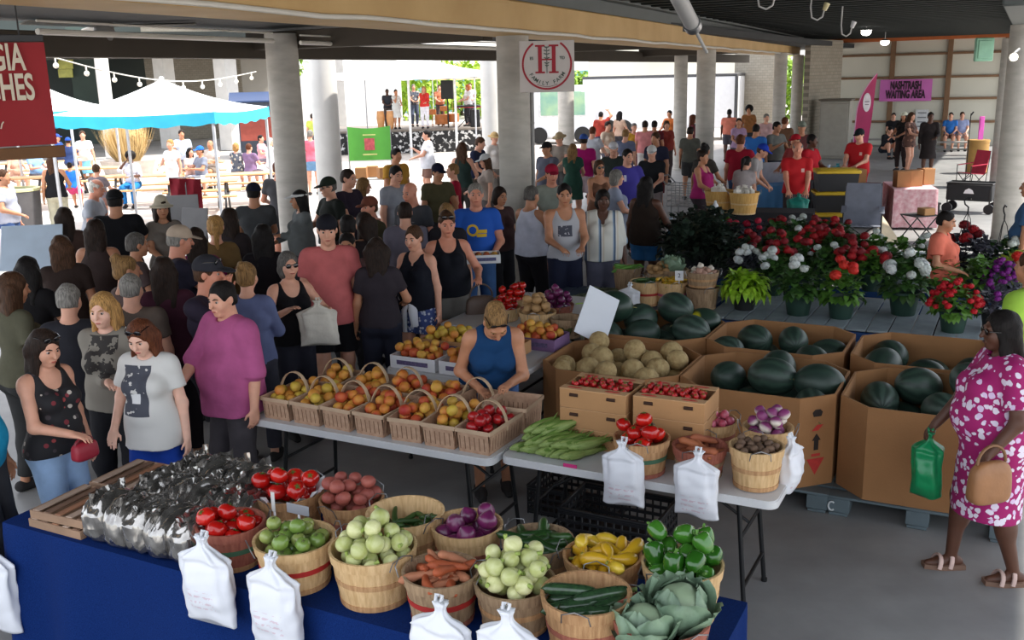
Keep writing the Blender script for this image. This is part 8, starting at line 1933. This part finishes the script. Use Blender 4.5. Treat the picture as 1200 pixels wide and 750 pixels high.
HATS2 = {1: ('cap', (150, 24, 54)), 5: ('cap', (26, 26, 28)), 6: ('sunhat', (170, 150, 116)), 8: ('cap', (50, 80, 150)), 12: ('cap', (206, 206, 204)), 13: ('cap', (206, 206, 212)), 31: ('cap', (30, 60, 170)), 36: ('cap', (30, 34, 38)), 37: ('cap', (120, 128, 116)), 38: ('cap', (170, 24, 40)), 45: ('cap', (210, 210, 190))}
AR2 = {16: ('down', 'up'), 30: ('hold', 'phone'), 31: ('hold', 'hold'), 33: ('bent', 'bent'), 35: ((-.14, .34, .98), (.14, .34, .98)), 36: ('hold', 'hold'), 3: ('down', 'down'), 4: ('down', 'bent'), 11: ('bent', 'down'), 0: ('bent', 'bent'), 2: ('hold', 'hold'), 10: ('down', 'bent')}
for i, e in enumerate(cr2):
    px, py, H, yw, lb, tp, bt, hr, skn, sx = e; rr = random.Random(100 + i); z0 = H - 1.72 if H > 1.84 else 0
    a = PR(px, py, min(H, 1.72) if z0 else H, yw, lb, tp, bt, hr, skn, sx, rr.uniform(.1, .5) if i not in (0, 3, 10, 33) else .6, arms=AR2.get(i, rr.choice([('down', 'down'), ('down', 'bent'), ('hold', 'down'), ('hold', 'hold')])), hat=HATS2.get(i), glasses='on' if i in (9,) else None, head=(rr.uniform(-10, 10), rr.uniform(0, 10)), lean=24 if i in (31, 32) else 0, dist=34 if z0 else {35: 17.1, 36: 20.6}.get(i), z0=0)
    if i == 35: hang_bag((a['palm'][0] + a['palm'][1]) / 2 + Vector((0, -.08, .03)), 'teal green bag held open by the balding vendor in the red tee', .17, .36, 41, a['rz'] + PI, M((16, 118, 104), .5, .2, 10), tight=1.5)
    if i == 4: handbag(a['palm'][1], 'black bag hanging from the hand of the woman in the dark brown tank top', (30, 30, 32), .26, .24, .12, a['rz'], .1)
# ---------------- waiting area, seated
for (px, py, yw, lb, tp, bt, hr, sk_) in ((1114, 141, 0, 'seated man in a bright blue tee on the waiting bench', ('tee', BLUEP2), ('shorts', (120, 90, 84)), ('short', 'dark'), 'light'), (1127, 143, 10, 'seated person in a pale blue top right of the man in the blue tee', ('tee', (150, 160, 196)), ('shorts', (180, 170, 170)), ('short', 'brown'), 'light'), (1047, 140, 0, 'seated person in black on the left waiting bench', ('tee', (34, 34, 38)), ('pants', (50, 46, 50)), ('short', 'dark'), 'light')):
    PR(px, py, 1.72, yw, lb, tp, bt, hr, sk_, 'm', .3, arms=('lap', 'lap'), sit=True, dist=38.6)
PR(1044, 152, 1.7, 40, 'person in black clothes crouching low in front of the waiting area', ('long', (30, 30, 36)), ('pants', (46, 52, 62)), ('short', 'black'), 'light', 'm', .2, arms=('lap', 'lap'), sit=True, seat=.2, lean=20, dist=35)
# ---------------- plaza
pz = [
 (60, 181, 1.68, 172, 'woman in a black tank top and cream trousers seen from behind in the plaza', ('tank', (28, 28, 32)), ('pants', (186, 182, 160)), ('long', 'brown'), 'tan', 'f', 0),
 (152, 178, 1.70, -20, 'woman with dark hair in a white top and blue trousers eating at a picnic table', ('elbow', (214, 214, 226)), ('pants', (40, 120, 190)), ('afro', 'black'), 'dark', 'f', 1),
 (199, 163, 1.66, -35, 'blond woman in a white dress standing in the plaza', ('dress', (226, 226, 230), {'hem': .5}), None, ('short', 'blond'), 'light', 'f', 0),
 (234, 171, 1.74, -60, 'seated man in a bright blue cap and grey tee', ('tee', (128, 134, 150)), ('shorts', (190, 196, 210)), ('short', 'brown'), 'tan', 'm', 1),
 (246, 164, 1.76, -30, 'bald tanned man behind the bright blue cap', ('tee', (200, 190, 180)), ('shorts', (120, 110, 100)), ('bald', 'grey'), 'tan', 'm', 1),
 (276, 167, 1.68, 150, 'seated woman with blond hair and a flowered grey top', ('tee', FLORALG), ('shorts', (60, 60, 70)), ('bob', 'blond'), 'light', 'f', 1),
 (291, 167, 1.66, 140, 'seated person in a purple grey tee beside the blond woman', ('tee', (130, 104, 136)), ('shorts', (90, 80, 90)), ('short', 'auburn'), 'light', 'm', 1),
 (316, 161, 1.74, 120, 'man in a white tee sitting left of the concrete column', ('tee', (228, 230, 236)), ('shorts', (190, 190, 196)), ('short', 'white'), 'light', 'm', 1),
 (15, 174, 1.68, 20, 'person with long grey hair sitting under the red banner', ('tank', (190, 150, 130)), ('shorts', (150, 120, 110)), ('long', 'grey'), 'light', 'f', 1),
 (38, 172, 1.70, 40, 'person in a pale blue tee sitting below the banner rail', ('tee', (130, 170, 214)), ('shorts', (90, 90, 100)), ('short', 'auburn'), 'light', 'm', 1),
 (66, 157, 1.72, 60, 'person in a deep blue tee sitting right of the banner rail', ('tee', (40, 70, 130)), ('shorts', (60, 66, 90)), ('short', 'grey'), 'light', 'm', 1),
 (79, 161, 1.72, 170, 'person in a blue cap seen from behind right of the banner rail', ('tee', (50, 66, 110)), ('shorts', (60, 66, 90)), ('short', 'dark'), 'tan', 'm', 1),
 (96, 153, 1.74, 0, 'standing person in a white top with a sky blue apron below the canopy', ('tee', (226, 224, 228)), ('skirt', (120, 190, 226)), ('short', 'brown'), 'light', 'f', 0),
 (81, 190, 1.30, 160, 'small child in a bright blue tee between the picnic tables', ('tee', (40, 110, 200)), ('shorts', (190, 60, 110)), ('short', 'dark'), 'tan', 'm', 1),
 (112, 192, 1.66, 150, 'person with brown hair in a grey top at the picnic table before the grass', ('tee', (120, 110, 116)), ('shorts', (150, 110, 100)), ('short', 'brown'), 'light', 'f', 1),
 (2, 198, 1.72, 60, 'person in a grey tee and jeans cut by the left edge in the plaza', ('tee', (160, 164, 180)), ('pants', (60, 84, 130)), ('short', 'brown'), 'tan', 'm', 0),
 (222, 173, 1.62, 30, 'dark haired woman sitting left of the bright blue cap', ('tee', (214, 180, 170)), ('shorts', (150, 140, 140)), ('long', 'black'), 'light', 'f', 1),
 (363, 152, 1.70, 170, 'person in a pink tee between the two left columns', ('tee', (214, 110, 130)), ('shorts', (110, 150, 190)), ('short', 'grey'), 'light', 'f', 0),
 (365, 124, 1.90, 170, 'person in a yellow green vest far between the two left columns', ('tee', (190, 200, 90)), ('pants', (60, 70, 80)), ('short', 'dark'), 'light', 'm', 0),
 (305, 158, 1.68, 60, 'dark haired person in a pink top far behind the white tee', ('tee', (206, 150, 160)), ('shorts', (120, 110, 120)), ('short', 'black'), 'light', 'f', 1),
 (212, 152, 1.7, 10, 'standing person in a pale blue top under the canopy edge', ('tee', (190, 206, 230)), ('shorts', (110, 110, 120)), ('short', 'dark'), 'tan', 'm', 0),
]
HP = {3: ('cap', (40, 110, 220)), 11: ('cap', (40, 80, 180)), 10: ('cap', (50, 80, 170))}
for i, e in enumerate(pz):
    px, py, H, yw, lb, tp, bt, hr, skn, sx, st = e; far = H > 1.84
    PR(px, py, 1.72 if far else H, yw, lb, tp, bt, hr, skn, sx, .3, arms=('table', 'face') if i == 1 else ('table', 'table') if st else ('down', 'bent'), sit=bool(st), hat=HP.get(i), q=.014 if i in (0, 1, 2) else None, dist=40 if far else None)
# ---------------- the band
bd = [(488, 88, 1.62, 0, 'musician in a black patterned shirt behind the conga drums', ('tee', (50, 52, 60)), ('pants', (90, 80, 76)), ('short', 'black'), 'dark', 'm', 455, .6), (0, 0, 1.6, 20, 'dark haired musician in a white dress at the left of the singer', ('dress', (206, 210, 210), {'hem': .5}), None, ('short', 'black'), 'tan', 'f', 465, 0), (0, 0, 1.78, 10, 'guitarist in a grey patterned shirt behind the singer', ('tee', FLORALG), ('pants', (90, 100, 120)), ('short', 'grey'), 'light', 'm', 486, 1.6), (0, 0, 1.70, -10, 'singer in a red top and white trousers at the front of the stage', ('long', (206, 60, 56)), ('pants', (226, 226, 236)), ('long', 'blond'), 'light', 'f', 498, -.3), (0, 0, 1.72, 10, 'drummer in a rust shirt behind the orange drum kit', ('tee', (190, 120, 90)), ('pants', (80, 70, 70)), ('short', 'brown'), 'light', 'm', 516, 2.0), (0, 0, 1.72, -60, 'keyboard player with orange hair and a white shirt at the right of the stage', ('tee', (224, 224, 226)), ('pants', (60, 60, 66)), ('bob', (196, 110, 60)), 'light', 'f', 549, .7), (0, 0, 1.78, 0, 'musician standing behind the keyboard player', ('tee', (206, 200, 200)), ('pants', (90, 90, 96)), ('short', 'brown'), 'light', 'm', 552, 1.9)]
for (_, _, H, yw, lb, tp, bt, hr, skn, sx, px, dy) in bd:
    q = PD(px, 135, 41.6 + dy); PR(0, 0, H, yw, lb, tp, bt, hr, skn, sx, .2, arms=('hold', 'mic') if 'singer' in lb and 'red' in lb else ('hold', 'hold'), loc=q, z0=SZ)
SKY, SUN, EXPO = .35, 3.8, 1.06
bake_text()
sc = bpy.context.scene
w = bpy.data.worlds.new('sky'); sc.world = w; w.use_nodes = True; nt = w.node_tree; bg = nt.nodes['Background']
sk = nt.nodes.new('ShaderNodeTexSky'); sk.sky_type = 'NISHITA'; sk.sun_disc = False; sk.sun_elevation = R_(58); sk.sun_rotation = R_(-20); sk.air_density = 1.; sk.dust_density = 3.; sk.ozone_density = 1.
mx = nt.nodes.new('ShaderNodeMix'); mx.data_type = 'RGBA'; mx.inputs['Factor'].default_value = .75
nt.links.new(sk.outputs[0], mx.inputs['A']); mx.inputs['B'].default_value = (3.0, 3.03, 3.08, 1); nt.links.new(mx.outputs['Result'], bg.inputs[0]); bg.inputs[1].default_value = SKY
l = bpy.data.lights.new('sun', 'SUN'); l.energy = SUN; l.angle = R_(1.2); l.color = (1, .95, .86); o = bpy.data.objects.new('sun', l); C.objects.link(o)
sd = (E2 * .28 + E1 * .58 + Vector((0, 0, .85))).normalized(); o.rotation_euler = sd.to_track_quat('Z', 'Y').to_euler()
cd = bpy.data.cameras.new('camera'); co = bpy.data.objects.new('camera', cd); C.objects.link(co)
cd.sensor_width = 36; cd.lens = F_ / 1200 * 36; cd.clip_end = 500
co.location = (0, 0, CAMH)
fw = Vector((0, math.cos(PITCH), -math.sin(PITCH))); up0 = Vector((0, math.sin(PITCH), math.cos(PITCH))); rt0 = Vector((1, 0, 0))
c_, s_ = math.cos(ROLL), math.sin(ROLL)
rt = rt0 * c_ - up0 * s_; up = rt0 * s_ + up0 * c_
co.matrix_world = Matrix(((rt.x, up.x, -fw.x, 0), (rt.y, up.y, -fw.y, 0), (rt.z, up.z, -fw.z, CAMH), (0, 0, 0, 1)))
sc.camera = co
vs = sc.view_settings; vs.view_transform = 'Standard'; vs.look = 'None'; vs.exposure = EXPO; vs.gamma = 1; vs.use_curve_mapping = False
sc.cycles.max_bounces = 8; sc.cycles.diffuse_bounces = 5; sc.cycles.transparent_max_bounces = 8; sc.cycles.caustics_reflective = False; sc.cycles.caustics_refractive = False
sc.cycles.sample_clamp_indirect = 6; sc.cycles.use_denoising = True
